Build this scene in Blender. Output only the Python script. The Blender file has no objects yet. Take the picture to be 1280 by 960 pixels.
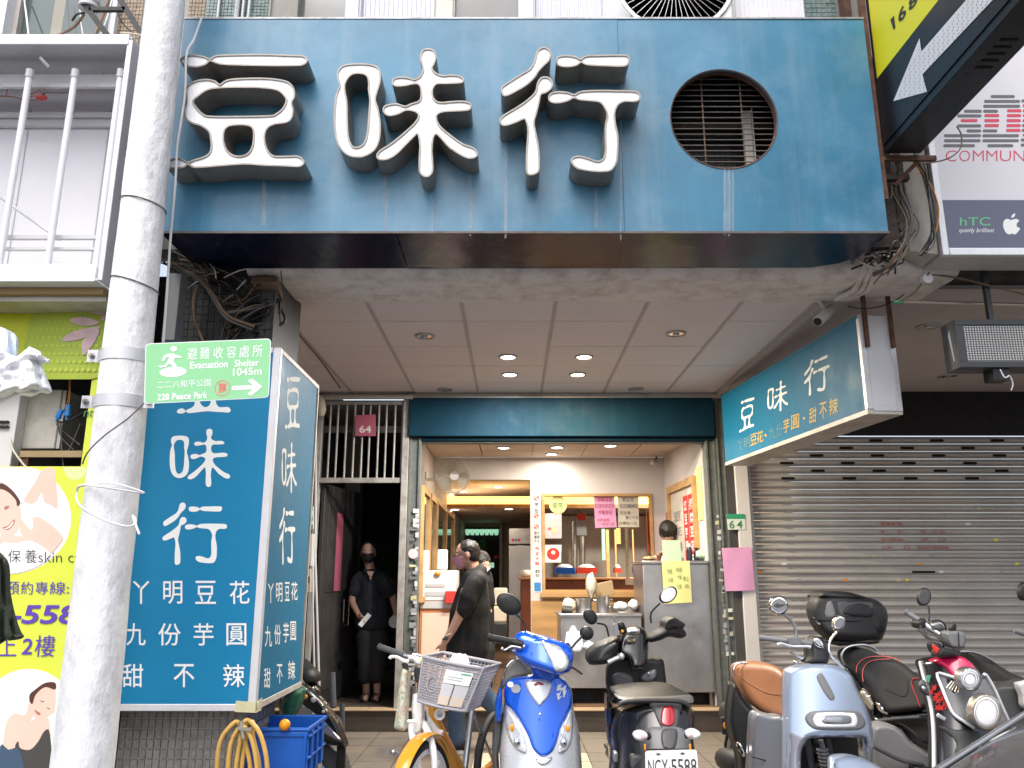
import bpy,math,random
import numpy as np
from mathutils import Vector,Matrix,noise
from mathutils.geometry import tessellate_polygon,delaunay_2d_cdt
random.seed(7)
R=math.radians
SC=bpy.context.scene
COL=SC.collection
# camera, sky, sun, exposure
PITCH=R(13.55);CAMZ=1.5
cam_d=bpy.data.cameras.new('camera');cam=bpy.data.objects.new('camera',cam_d);COL.objects.link(cam)
cam_d.sensor_width=36;cam_d.lens=28.125;cam_d.clip_start=0.05;cam_d.clip_end=2000
cam.location=(0,0,CAMZ);cam.rotation_euler=(R(90)+PITCH,0,0)
SC.camera=cam
world=bpy.data.worlds.new('World');SC.world=world;world.use_nodes=True
wn=world.node_tree.nodes;wl=world.node_tree.links
sky=wn.new('ShaderNodeTexSky');sky.sky_type='NISHITA';sky.sun_disc=False
SUN_EL,SUN_AZ=R(58),R(196)
sky.sun_elevation=SUN_EL;sky.sun_rotation=SUN_AZ;sky.air_density=1.0;sky.dust_density=4.0;sky.ozone_density=1.0
hsv=wn.new('ShaderNodeHueSaturation');hsv.inputs['Saturation'].default_value=0.5
wl.new(sky.outputs[0],hsv.inputs['Color']);wl.new(hsv.outputs[0],wn['Background'].inputs[0])
wn['Background'].inputs[1].default_value=0.15
sun_d=bpy.data.lights.new('sun','SUN');sun=bpy.data.objects.new('sun',sun_d);COL.objects.link(sun)
sun_d.energy=0.9;sun_d.angle=R(40);sun_d.color=(1.0,0.97,0.93)
sd=Vector((math.sin(SUN_AZ)*math.cos(SUN_EL),math.cos(SUN_AZ)*math.cos(SUN_EL),math.sin(SUN_EL)))
sun.rotation_euler=sd.to_track_quat('Z','Y').to_euler()
SC.view_settings.view_transform='Standard';SC.view_settings.look='None'
SC.view_settings.gamma=1.0;SC.view_settings.exposure=0.98
SC.cycles.max_bounces=8;SC.cycles.diffuse_bounces=4;SC.cycles.glossy_bounces=4
SC.cycles.transmission_bounces=6;SC.cycles.transparent_max_bounces=12
SC.cycles.use_denoising=True;SC.cycles.sample_clamp_indirect=4.0;SC.cycles.caustics_reflective=False;SC.cycles.caustics_refractive=False
# helpers
CP,SP=math.cos(PITCH),math.sin(PITCH)
def P(px,py,Y=None,Z=None,X=None):
 """the point of a plane (Y, Z or X = const) that lies behind a pixel of the 1280 x 960 photograph"""
 u=(px-640)/1000.0;v=(480-py)/1000.0
 rx,ry,rz=u,CP-v*SP,SP+v*CP
 if Y is not None:t=Y/ry
 elif Z is not None:t=(Z-CAMZ)/rz
 else:t=X/rx
 return Vector((rx*t,ry*t,CAMZ+rz*t))
def V(*a):return Vector(a)
OFF={}
def cr(pts,n=6,closed=True):
 """Catmull-Rom through 2D or 3D points"""
 out=[];N=len(pts)
 rng=range(N)if closed else range(N-1)
 for i in rng:
  if closed:p0,p1,p2,p3=pts[i-1],pts[i],pts[(i+1)%N],pts[(i+2)%N]
  else:p0,p1,p2,p3=pts[max(i-1,0)],pts[i],pts[i+1],pts[min(i+2,N-1)]
  for k in range(n):
   t=k/n
   out.append(tuple(0.5*((2*b)+(-a+c)*t+(2*a-5*b+4*c-d)*t*t+(-a+3*b-3*c+d)*t**3)for a,b,c,d in zip(p0,p1,p2,p3)))
 if not closed:out.append(tuple(pts[-1]))
 return out
def zc(pts,ox,oy,s):
 return[(ox+x/s,oy+y/s)for x,y in pts]
class MB:
 def __init__(s):s.v=[];s.f=[];s.m=[];s.mi=0
 def add(s,vs,fs):
  b=len(s.v);s.v.extend([tuple(v)for v in vs]);s.f.extend([tuple(i+b for i in f)for f in fs]);s.m.extend([s.mi]*len(fs));return s
 def box(s,x0,x1,y0,y1,z0,z1):
  return s.add([(x0,y0,z0),(x1,y0,z0),(x1,y1,z0),(x0,y1,z0),(x0,y0,z1),(x1,y0,z1),(x1,y1,z1),(x0,y1,z1)],[(0,3,2,1),(4,5,6,7),(0,1,5,4),(1,2,6,5),(2,3,7,6),(3,0,4,7)])
 def hexa(s,a,b):
  return s.add(list(a)+list(b),[(0,1,2,3),(7,6,5,4),(0,4,5,1),(1,5,6,2),(2,6,7,3),(3,7,4,0)])
 def obox(s,c,ax,ay,az):
  c=Vector(c);ax,ay,az=Vector(ax),Vector(ay),Vector(az)
  return s.hexa([c-ax-ay-az,c+ax-ay-az,c+ax-ay+az,c-ax-ay+az],[c-ax+ay-az,c+ax+ay-az,c+ax+ay+az,c-ax+ay+az])
 def quad(s,a,b,c,d):return s.add([a,b,c,d],[(0,1,2,3)])
 def rings(s,rings,cap=True,closed=True):
  n=len(rings[0]);vs=[p for r in rings for p in r];fs=[]
  for i in range(len(rings)-1):
   for j in range(n if closed else n-1):
    k=(j+1)%n;fs.append((i*n+j,i*n+k,(i+1)*n+k,(i+1)*n+j))
  if cap and closed:fs.append(tuple(range(n))[::-1]);fs.append(tuple(range((len(rings)-1)*n,len(rings)*n)))
  return s.add(vs,fs)
 def tube(s,pts,r,n=8,cap=True,sm=0,flat=1.0):
  pts=[Vector(p)for p in(cr(pts,sm,False)if sm else pts)]
  N=len(pts);rr=r if isinstance(r,(list,tuple))else[r]*N
  if len(rr)!=N:rr=[np.interp(i/(N-1),np.linspace(0,1,len(rr)),rr)for i in range(N)]
  up=None;out=[]
  for i,p in enumerate(pts):
   t=(pts[min(i+1,N-1)]-pts[max(i-1,0)])
   if t.length<1e-9:t=Vector((0,0,1))
   t.normalize()
   if up is None:up=Vector((0,0,1))if abs(t.z)<.9 else Vector((0,1,0))
   a=t.cross(up)
   if a.length<1e-6:a=t.orthogonal()
   a.normalize();b=a.cross(t).normalized();up=b
   out.append([p+(a*math.cos(2*math.pi*k/n)+b*math.sin(2*math.pi*k/n)*flat)*rr[i]for k in range(n)])
  return s.rings(out,cap)
 def cyl(s,a,b,r0,r1=None,n=16):return s.tube([a,b],[r0,r1 if r1 is not None else r0],n)
 def lathe(s,c,prof,n=24,ax=(0,0,1)):
  ax=Vector(ax).normalized();u=ax.orthogonal().normalized();w=ax.cross(u);c=Vector(c)
  return s.rings([[c+ax*h+(u*math.cos(2*math.pi*k/n)+w*math.sin(2*math.pi*k/n))*max(r,1e-4)for k in range(n)]for r,h in prof])
 def ell(s,c,rx,ry,rz,n=16,m=10,rot=None):
  c=Vector(c);out=[]
  for i in range(m+1):
   a=math.pi*i/m;sr=max(math.sin(a),1e-3)
   ring=[]
   for k in range(n):
    b=2*math.pi*k/n;p=Vector((rx*sr*math.cos(b),ry*sr*math.sin(b),-rz*math.cos(a)))
    if rot:p=rot@p
    ring.append(c+p)
   out.append(ring)
  return s.rings(out)
 def cap(s,a,b,r0,r1,n=10):
  a,b=Vector(a),Vector(b);d=(b-a);L=d.length
  if L<1e-6:return s.ell(a,r0,r0,r0,n,6)
  d/=L;pts=[];rr=[]
  for k in(0,1,2,3):
   t=k/3*math.pi/2;pts.append(a-d*r0*math.cos(t));rr.append(max(r0*math.sin(t),1e-3))
  for k in(3,2,1,0):
   t=k/3*math.pi/2;pts.append(b+d*r1*math.cos(t));rr.append(max(r1*math.sin(t),1e-3))
  if(pts[4]-pts[3]).length<1e-6:pts.pop(4);rr.pop(4)
  return s.tube(pts,rr,n)
 def poly(s,loops,fn,d):
  loops=[[Vector((x,y,0))for x,y in l]for l in loops]
  tri=tessellate_polygon(loops);flat=[p for l in loops for p in l];n=len(flat);d=Vector(d)
  F=[Vector(fn(p.x,p.y))for p in flat];B=[p+d for p in F]
  fs=[]
  nrm=None
  for t in tri:
   a,b,c=(F[i]for i in t);
   if nrm is None:
    nn=(b-a).cross(c-a)
    if nn.length>1e-12:nrm=nn
   nn=(b-a).cross(c-a)
   t=tuple(t)if nn.dot(d)<0 else tuple(t)[::-1]
   fs.append(t);fs.append(tuple(i+n for i in t[::-1]))
  o=0
  for l in loops:
   L=len(l)
   for i in range(L):
    j=(i+1)%L;fs.append((o+i,o+j,o+n+j,o+n+i))
   o+=L
  return s.add(F+B,fs)
 def xf(s,fn):s.v=[tuple(fn(Vector(v)))for v in s.v];return s
def px_plane(Y):return lambda x,y:P(x,y,Y=Y)
def mesh_of(mb,mats=(),smooth=35,off=None,name='mesh',fixn=True):
 me=bpy.data.meshes.new(name)
 off=off or Vector((0,0,0))
 if mb.v:vv=np.array(mb.v,dtype=float)-np.array(off)
 else:vv=np.zeros((0,3))
 me.from_pydata([tuple(v)for v in vv.tolist()],[],mb.f)
 mats=mats if isinstance(mats,(list,tuple))else[mats]
 for m in mats:me.materials.append(M[m]if isinstance(m,str)else m)
 if len(mats)>1:me.polygons.foreach_set('material_index',mb.m)
 if fixn:
  import bmesh
  bm=bmesh.new();bm.from_mesh(me);bmesh.ops.recalc_face_normals(bm,faces=bm.faces);bm.to_mesh(me);bm.free()
 if smooth:
  me.polygons.foreach_set('use_smooth',[True]*len(me.polygons))
  try:me.set_sharp_from_angle(angle=R(smooth))
  except Exception:pass
 me.update();return me
def thing(name,label,cat,loc=(0,0,0),group=None,kind=None):
 o=bpy.data.objects.new(name,None);COL.objects.link(o);o.location=loc;OFF[o]=Vector(loc);o.empty_display_size=.1
 o['label']=label
 if cat:o['category']=cat
 if group:o['group']=group
 if kind:o['kind']=kind
 return o
def part(par,name,mb,mats,label=None,smooth=35,bevel=0,kind=None,fixn=True):
 me=mesh_of(mb,mats,smooth,OFF[par],name,fixn)
 o=bpy.data.objects.new(name,me);COL.objects.link(o);o.parent=par;OFF[o]=OFF[par]
 if label:o['label']=label
 if kind:o['kind']=kind
 if bevel:
  b=o.modifiers.new('bevel','BEVEL');b.width=bevel;b.segments=2;b.limit_method='ANGLE'
 return o
def inst(par,name,me,loc,rot=None,label=None,scale=None):
 o=bpy.data.objects.new(name,me);COL.objects.link(o);o.parent=par;OFF[o]=OFF[par]
 o.location=Vector(loc)-OFF[par]
 if rot:o.rotation_euler=rot
 if scale:o.scale=scale
 if label:o['label']=label
 return o
def solo(name,label,cat,mb,mats,group=None,kind=None,smooth=35,bevel=0,fixn=True):
 a=np.array(mb.v);off=Vector(((a[:,0].min()+a[:,0].max())/2,(a[:,1].min()+a[:,1].max())/2,a[:,2].min()))
 me=mesh_of(mb,mats,smooth,off,name,fixn)
 o=bpy.data.objects.new(name,me);COL.objects.link(o);o.location=off;OFF[o]=off
 o['label']=label
 if cat:o['category']=cat
 if group:o['group']=group
 if kind:o['kind']=kind
 if bevel:
  b=o.modifiers.new('bevel','BEVEL');b.width=bevel;b.segments=2;b.limit_method='ANGLE'
 return o
def struct(name,label,mb,mats,**k):
 return solo(name,label,None,mb,mats,kind='structure',**k)
def dup(root,loc,label):
 c=root.copy();COL.objects.link(c);c.location=loc;c['label']=label
 for ch in list(root.children):
  d=ch.copy();COL.objects.link(d);d.parent=c
  for g in list(ch.children):
   e=g.copy();COL.objects.link(e);e.parent=d
 return c
def blob(mb,voxel=.012,it=4,dec=None):
 """fuse everything in mb into one continuous smooth surface"""
 me=mesh_of(mb,(),0,fixn=True);o=bpy.data.objects.new('tmp',me);COL.objects.link(o)
 r=o.modifiers.new('r','REMESH');r.mode='VOXEL';r.voxel_size=voxel;r.adaptivity=0
 if it:s=o.modifiers.new('s','SMOOTH');s.iterations=it;s.factor=.5
 if dec:d=o.modifiers.new('d','DECIMATE');d.ratio=dec
 dg=bpy.context.evaluated_depsgraph_get();m2=bpy.data.meshes.new_from_object(o.evaluated_get(dg))
 out=MB();out.add([tuple(v.co)for v in m2.vertices],[tuple(p.vertices)for p in m2.polygons])
 bpy.data.objects.remove(o);bpy.data.meshes.remove(me);bpy.data.meshes.remove(m2)
 return out
def inpoly(pt,poly):
 x,y=pt;c=False;j=len(poly)-1
 for i in range(len(poly)):
  xi,yi=poly[i];xj,yj=poly[j]
  if(yi>y)!=(yj>y)and x<(xj-xi)*(y-yi)/(yj-yi)+xi:c=not c
  j=i
 return c
def relief(outline,Y,thick=.03,rnd=3.0,rdepth=.02,step=2.5,holes=(),back=None,sm=5):
 """a panel whose outline is given in pixels, at depth Y (number or function), edges rolled back over rnd pixels by rdepth metres"""
 ol=cr(outline,sm)if sm else list(outline)
 hl=[cr(h,sm)if sm else list(h)for h in holes]
 Yf=Y if callable(Y)else(lambda x,y:Y)
 def resamp(l):
  out=[]
  for i in range(len(l)):
   a,b=l[i],l[(i+1)%len(l)];L=math.hypot(b[0]-a[0],b[1]-a[1])
   if L<.05:continue
   n=max(1,int(L/step))
   for k in range(n):out.append((a[0]+(b[0]-a[0])*k/n,a[1]+(b[1]-a[1])*k/n))
  res=[out[0]]
  for p in out[1:]:
   if math.hypot(p[0]-res[-1][0],p[1]-res[-1][1])>step*.35:res.append(p)
  return res
 loops=[resamp(ol)]+[resamp(h)for h in hl]
 pts=[];edges=[]
 for l in loops:
  b=len(pts);pts+=l;edges+=[(b+i,b+(i+1)%len(l))for i in range(len(l))]
 nb=len(pts)
 A=np.array([pts[e[0]]for e in edges]);B=np.array([pts[e[1]]for e in edges]);D=B-A;DD=(D**2).sum(1)+1e-9
 def dist(p):
  t=np.clip(((np.array(p)-A)*D).sum(1)/DD,0,1);q=A+D*t[:,None]
  return math.sqrt(((q-np.array(p))**2).sum(1).min())
 xs=[p[0]for p in loops[0]];ys=[p[1]for p in loops[0]]
 x=min(xs)+step*.5;grid=[]
 while x<max(xs):
  y=min(ys)+step*.5
  while y<max(ys):
   q=(x,y)
   if inpoly(q,loops[0])and not any(inpoly(q,h)for h in loops[1:]):
    d=dist(q)
    if d>step*.4:grid.append((q,d))
   y+=step
  x+=step
 pts=pts+[g[0]for g in grid]
 res=delaunay_2d_cdt([Vector(p)for p in pts],edges,[],0,1e-4)
 vco,faces=res[0],res[2]
 keep=[]
 for f in faces:
  c=(sum(vco[i].x for i in f)/len(f),sum(vco[i].y for i in f)/len(f))
  if inpoly(c,loops[0])and not any(inpoly(c,h)for h in loops[1:]):keep.append(f)
 def yy(p):
  d=dist((p.x,p.y));e=0
  if rnd>0 and d<rnd:t=1-d/rnd;e=rdepth*(1-math.sqrt(max(0,1-t*t)))
  return Yf(p.x,p.y)+e
 F=[P(p.x,p.y,Y=yy(p))for p in vco]
 mb=MB();n=len(F)
 th=thick
 Bk=[f+Vector((0,th,0))for f in F]
 if back is not None:Bk=[Vector((f.x,max(back,f.y+.002),f.z))for f in F]
 cnt={}
 for f in keep:
  for i in range(len(f)):
   e=(f[i],f[(i+1)%len(f)]);cnt[e]=1
 fs=[tuple(f)for f in keep]+[tuple(i+n for i in f[::-1])for f in keep]
 for e in cnt:
  if(e[1],e[0])not in cnt:fs.append((e[1],e[0],e[0]+n,e[1]+n))
 mb.add(F+Bk,fs);return mb
_tc={}
def glyphs(body,weight=0.0,res=3,shear=0):
 k=(body,weight,res,shear)
 if k in _tc:return _tc[k]
 c=bpy.data.curves.new('t','FONT');c.body=body;c.resolution_u=res;c.offset=weight;c.shear=shear;c.space_line=1.1
 o=bpy.data.objects.new('t',c);COL.objects.link(o)
 dg=bpy.context.evaluated_depsgraph_get();m=bpy.data.meshes.new_from_object(o.evaluated_get(dg))
 v=[(a.co.x,a.co.y)for a in m.vertices];f=[tuple(p.vertices)for p in m.polygons]
 bpy.data.objects.remove(o);bpy.data.curves.remove(c);bpy.data.meshes.remove(m)
 xs=[a[0]for a in v]or[0,1];ys=[a[1]for a in v]or[0,1]
 x0,x1,y0,y1=min(xs),max(xs),min(ys),max(ys)
 v=[((a-x0)/max(x1-x0,1e-6),(b-y0)/max(y1-y0,1e-6))for a,b in v]
 _tc[k]=(v,f);return _tc[k]
def text_on(mb,body,fn,x0,x1,y0,y1,weight=0.0,res=3,shear=0):
 """print a text so that its box fills x0..x1, y0..y1 of the surface fn(x, y); y1 is the bottom"""
 v,f=glyphs(body,weight,res,shear)
 mb.add([fn(x0+(x1-x0)*a,y1+(y0-y1)*b)for a,b in v],f);return mb
# materials
M={}
def mat(name,col,rough=.5,metal=0,var=0.0,vs=4.0,bump=0.0,bs=60.0,dirt=None,da=.5,ds=3.0,streak=None,sa=.4,ss=8.0,coat=0,emit=None,es=1.0,alpha=None,trans=0,ior=1.45,spec=.5,sheen=0,stretch=(1,1,1)):
 m=bpy.data.materials.new(name);m.use_nodes=True;nt=m.node_tree;N=nt.nodes;L=nt.links;b=N['Principled BSDF']
 col=tuple(col)+(1,)if len(col)==3 else col
 b.inputs['Roughness'].default_value=rough;b.inputs['Metallic'].default_value=metal;b.inputs['IOR'].default_value=ior
 b.inputs['Coat Weight'].default_value=coat;b.inputs['Coat Roughness'].default_value=.06
 b.inputs['Transmission Weight'].default_value=trans;b.inputs['Specular IOR Level'].default_value=spec
 if sheen:b.inputs['Sheen Weight'].default_value=sheen
 tc=N.new('ShaderNodeNewGeometry');mp=N.new('ShaderNodeMapping');L.new(tc.outputs['Position'],mp.inputs['Vector']);mp.inputs['Scale'].default_value=stretch
 def nz(scale,detail=5,sc3=None,rg=.6):
  n=N.new('ShaderNodeTexNoise');n.inputs['Scale'].default_value=scale;n.inputs['Detail'].default_value=detail;n.inputs['Roughness'].default_value=rg
  if sc3:
   q=N.new('ShaderNodeMapping');q.inputs['Scale'].default_value=sc3;L.new(tc.outputs['Position'],q.inputs['Vector']);L.new(q.outputs[0],n.inputs['Vector'])
  else:L.new(mp.outputs[0],n.inputs['Vector'])
  return n.outputs['Fac']
 def ramp(src,a,c):
  r=N.new('ShaderNodeMapRange');r.inputs['From Min'].default_value=a;r.inputs['From Max'].default_value=c;L.new(src,r.inputs['Value']);return r.outputs[0]
 def mix(f,a,c2,ty='MIX'):
  x=N.new('ShaderNodeMix');x.data_type='RGBA';x.blend_type=ty
  for i,val in((6,a),(7,c2)):
   if hasattr(val,'links'):L.new(val,x.inputs[i])
   else:x.inputs[i].default_value=val
  if hasattr(f,'links'):L.new(f,x.inputs[0])
  else:x.inputs[0].default_value=f
  return x.outputs[2]
 c=col
 if var:
  n1=ramp(nz(vs),.3,.7)
  c=mix(n1,tuple(max(0,k*(1-var))for k in col[:3])+(1,),tuple(min(1,k*(1+var))for k in col[:3])+(1,))
 if dirt:
  q=N.new('ShaderNodeMath');q.operation='MULTIPLY';q.inputs[1].default_value=da;L.new(ramp(nz(ds,8,None,.7),.45,.7),q.inputs[0]);c=mix(q.outputs[0],c,tuple(dirt)+(1,))
 if streak:
  q=N.new('ShaderNodeMath');q.operation='MULTIPLY';q.inputs[1].default_value=sa;L.new(ramp(nz(1.0,5,(ss,ss,ss*.06)),.52,.75),q.inputs[0]);c=mix(q.outputs[0],c,tuple(streak)+(1,))
 if hasattr(c,'links'):L.new(c,b.inputs['Base Color'])
 else:b.inputs['Base Color'].default_value=c
 if(dirt or var)and rough>.1:
  rr=N.new('ShaderNodeMapRange');L.new(nz(vs*3),rr.inputs['Value']);rr.inputs['From Min'].default_value=.3;rr.inputs['From Max'].default_value=.7
  rr.inputs['To Min'].default_value=rough*.85;rr.inputs['To Max'].default_value=min(1,rough*1.2);L.new(rr.outputs[0],b.inputs['Roughness'])
 if bump:
  bp=N.new('ShaderNodeBump');bp.inputs['Strength'].default_value=1.0;bp.inputs['Distance'].default_value=bump;L.new(nz(bs,4),bp.inputs['Height']);L.new(bp.outputs[0],b.inputs['Normal'])
 if emit:
  b.inputs['Emission Color'].default_value=tuple(emit)+(1,);b.inputs['Emission Strength'].default_value=es
 if alpha is not None:b.inputs['Alpha'].default_value=alpha
 M[name]=m;return m
mat('sign_blue',(.045,.195,.325),.36,.0,var=.30,vs=.9,bump=.002,bs=1.2,streak=(.28,.38,.45),sa=.25,ss=7,dirt=(.24,.37,.48),da=.55,ds=.8,coat=.15)
mat('sign_edge',(.35,.36,.38),.5,.6,dirt=(.12,.08,.05),da=.7,ds=14)
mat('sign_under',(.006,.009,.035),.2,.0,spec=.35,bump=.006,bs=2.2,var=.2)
mat('letter_white',(.86,.86,.88),.35,var=.02,streak=(.45,.42,.38),sa=.25,ss=22)
mat('letter_side',(.32,.30,.275),.5,.35,var=.2,vs=9,dirt=(.14,.09,.06),da=.7,ds=9)
mat('rim_metal',(.22,.20,.18),.4,.8,dirt=(.10,.06,.03),da=.6,ds=30)
mat('rust',(.13,.065,.045),.8,.1,var=.4,vs=18,bump=.002,bs=120)
mat('dark_rust',(.06,.045,.04),.8,.2,var=.4,vs=18,bump=.002,bs=120)
mat('concrete_pole',(.82,.82,.84),.85,var=.04,vs=3,bump=.009,bs=24,dirt=(.42,.42,.44),da=.65,ds=9,stretch=(1,1,.5))
mat('pole_band',(.62,.62,.66),.4,.25,var=.06)
mat('bolt',(.35,.33,.32),.35,.9)
mat('beam',(.88,.85,.83),.9,var=.05,vs=3,bump=.010,bs=26,dirt=(.42,.34,.28),da=.6,ds=8)
mat('ceil_tile',(.84,.775,.80),.9,var=.03,vs=1.5,bump=.0008,bs=220)
mat('ceil_grid',(.54,.49,.50),.6,var=.05)
mat('ceil_plain',(.52,.49,.50),.85,var=.05,vs=2,dirt=(.40,.36,.35),da=.3)
mat('lamp_trim',(.45,.42,.40),.35,.5)
mat('lamp_dark',(.10,.095,.09),.3,.4)
mat('lamp_warm',(1,1,1),emit=(1,.82,.52),es=9)
mat('lamp_white',(1,1,1),emit=(.95,.97,1),es=8)
mat('lamp_inner',(1,1,1),emit=(1,.93,.8),es=9)
mat('cove_glow',(1,.8,.3),emit=(1,.62,.12),es=1.7)
mat('teal_box',(.004,.028,.048),.6,var=.15,vs=2,streak=(.007,.05,.075),sa=.5,ss=9,spec=.15)
mat('iron',(.13,.115,.11),.55,.5,var=.2,vs=7,dirt=(.07,.045,.03),da=.6,ds=16)
mat('pale_frame',(.40,.38,.36),.6,.2,var=.1,dirt=(.16,.12,.09),da=.6,ds=10)
mat('grey_post',(.135,.145,.135),.55,.3,var=.2,vs=9,dirt=(.3,.3,.28),da=.35,ds=22)
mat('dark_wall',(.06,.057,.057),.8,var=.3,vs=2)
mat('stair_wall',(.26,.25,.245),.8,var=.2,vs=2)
mat('black_door',(.045,.041,.040),.5,var=.3)
mat('black_header',(.006,.006,.007),.6,var=.2)
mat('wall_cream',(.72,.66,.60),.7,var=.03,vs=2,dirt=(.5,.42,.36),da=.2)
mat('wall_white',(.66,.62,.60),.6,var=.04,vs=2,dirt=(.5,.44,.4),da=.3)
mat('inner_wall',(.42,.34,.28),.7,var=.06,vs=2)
mat('inner_ceiling',(.62,.52,.42),.8,var=.04)
mat('wood',(.42,.22,.085),.45,var=.25,vs=9,stretch=(1,1,.15),bump=.0006,bs=90)
mat('wood_light',(.52,.31,.13),.45,var=.2,vs=9,stretch=(.2,1,1),bump=.0006,bs=90)
mat('red_counter',(.20,.055,.025),.3,var=.15)
mat('steel',(.50,.485,.49),.32,.9,var=.14,vs=2.0,dirt=(.30,.285,.285),da=.5,ds=2.2,bump=.0012,bs=3)
mat('steel_dark',(.30,.27,.25),.32,.85,var=.15,vs=3)
mat('shop_tile',(.19,.112,.066),.35,var=.12,vs=5,dirt=(.11,.07,.05),da=.4,ds=3)
mat('grout',(.16,.12,.09),.9)
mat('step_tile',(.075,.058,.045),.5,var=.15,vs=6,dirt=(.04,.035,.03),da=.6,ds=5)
mat('step_edge',(.42,.30,.19),.5,var=.15)
mat('arcade_tile',(.185,.155,.125),.6,var=.14,vs=4,dirt=(.09,.075,.06),da=.6,ds=4,bump=.0008,bs=90)
mat('paver',(.45,.38,.28),.7,var=.1,vs=7,dirt=(.3,.25,.2),da=.4)
mat('asphalt',(.10,.098,.10),.9,var=.15,bump=.004,bs=140)
mat('kerb_stone',(.28,.27,.26),.85,var=.12,bump=.002,bs=60)
mat('mosaic',(.20,.19,.18),.4,var=.3,vs=30,dirt=(.35,.33,.31),da=.4,ds=20)
mat('mosaic_dark',(.045,.043,.042),.5,var=.35,vs=20,dirt=(.02,.02,.02),da=.6,ds=6)
mat('mosaic_green',(.17,.24,.23),.35,var=.35,vs=30)
mat('mosaic_tan',(.30,.23,.16),.5,var=.3,vs=30)
mat('joint',(.42,.40,.37),.9,var=.15,vs=10)
mat('joint_dark',(.04,.038,.036),.9,var=.25,vs=10)
mat('shutter',(.50,.475,.455),.45,.2,var=.10,vs=2.2,dirt=(.40,.37,.34),da=.4,ds=1.6)
mat('slot',(.004,.004,.004),.9)
mat('white_frame',(.74,.74,.78),.5,var=.03)
mat('white_grey',(.55,.55,.57),.5,var=.05,dirt=(.4,.38,.36),da=.4)
mat('hoard_back',(.70,.69,.73),.6,var=.05,vs=1.2)
mat('tray_beige',(.40,.28,.14),.6)
mat('banner_green',(.48,.60,.07),.5,var=.10,vs=2)
mat('banner_yellow',(.62,.66,.02),.5,var=.05,vs=2)
mat('banner_dots',(.56,.66,.07),.5)
mat('petal',(.74,.52,.54),.5,var=.15,vs=14)
mat('ad_yellow',(.68,.76,.07),.4,var=.04)
mat('ad_white',(.82,.80,.80),.4)
mat('ad_pale',(.70,.82,.35),.4)
mat('skin_print',(.80,.56,.46),.5,var=.05)
mat('skin_print_dark',(.45,.19,.13),.5)
mat('hair_print',(.09,.03,.02),.5)
mat('jean_print',(.05,.09,.15),.5)
mat('ink_purple',(.11,.05,.38),.5)
mat('ink_green',(.08,.22,.10),.5)
mat('ink_dark',(.03,.03,.035),.5)
mat('ink_red',(.42,.03,.03),.5)
mat('elec_box',(.56,.53,.47),.55,.1,var=.05,dirt=(.3,.2,.12),da=.4,ds=6)
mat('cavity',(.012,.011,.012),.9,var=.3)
mat('plastic_bag',(.85,.85,.88),.35,bump=.004,bs=26)
mat('bag_blue',(.66,.74,.85),.35,bump=.003,bs=22)
mat('olive_cloth',(.035,.045,.03),.85,bump=.006,bs=20)
mat('evac_green',(.28,.60,.32),.7,var=.02,spec=.15)
mat('print_white',(.82,.84,.84),.6,spec=.2)
mat('print_red',(.70,.16,.14),.5)
mat('box_blue',(.008,.20,.40),.45,var=.04,vs=1.5,dirt=(.012,.24,.42),da=.3,ds=2,spec=.3)
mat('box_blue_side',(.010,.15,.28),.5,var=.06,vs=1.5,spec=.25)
mat('print_gold',(.55,.36,.05),.5)
mat('print_grey',(.10,.22,.26),.5)
mat('alu',(.72,.72,.75),.4,.3,var=.04,dirt=(.45,.43,.4),da=.35,ds=8)
mat('alu_dirty',(.55,.52,.48),.5,.2,var=.08,dirt=(.3,.24,.18),da=.6,ds=5)
mat('tape',(.58,.55,.34),.45,bump=.003,bs=30)
mat('wire_black',(.012,.012,.013),.5)
mat('wire_grey',(.12,.11,.105),.6,var=.2,vs=9)
mat('wire_brown',(.22,.145,.10),.65,var=.25,vs=8)
mat('wire_white',(.75,.74,.74),.5)
mat('wire_orange',(.55,.22,.04),.5)
mat('wire_red',(.42,.05,.04),.5)
mat('plug_blue',(.03,.22,.60),.4)
mat('clip_green',(.10,.30,.17),.5)
mat('cctv_white',(.74,.73,.72),.4,var=.03)
mat('window_pane',(.20,.205,.20),.12,coat=.5,var=.05)
mat('window_pane_dark',(.10,.13,.13),.08,coat=.6,var=.1)
mat('window_ribbed',(.66,.67,.72),.25,var=.03)
mat('curtain',(.36,.34,.29),.8,var=.05)
mat('tile_wall',(.33,.31,.28),.6,var=.12,vs=8)
mat('arrow_black',(.014,.016,.022),.3,var=.15,bump=.001,bs=5)
mat('arrow_yellow',(.82,.78,.03),.4)
mat('arrow_white',(.78,.78,.80),.5,var=.02)
mat('dot_grey',(.32,.34,.38),.5)
mat('phone_face',(.66,.65,.70),.35,var=.02)
mat('phone_band',(.115,.125,.185),.3)
mat('logo_grey',(.13,.13,.145),.5)
mat('logo_red',(.62,.06,.11),.5)
mat('logo_green',(.15,.52,.24),.5)
mat('led_frame',(.045,.048,.052),.45,var=.1)
mat('led_face',(.13,.13,.135),.5)
mat('led_dot',(.62,.62,.60),.35)
mat('black_paint',(.008,.008,.009),.25,coat=.4)
mat('black_plastic',(.016,.016,.017),.5,var=.2,bump=.0006,bs=200)
mat('grey_plastic',(.07,.07,.073),.5,var=.12)
mat('mid_plastic',(.17,.17,.175),.45,var=.08)
mat('seat_black',(.012,.012,.013),.55,bump=.0008,bs=300)
mat('seat_black_matte',(.032,.031,.031),.75,bump=.001,bs=300)
mat('seat_brown',(.30,.125,.055),.45,var=.12,vs=6,bump=.0007,bs=250)
mat('paint_blue',(.004,.105,.68),.2,.25,coat=1)
mat('paint_silver',(.58,.59,.62),.28,.45,coat=.5,var=.03)
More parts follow.
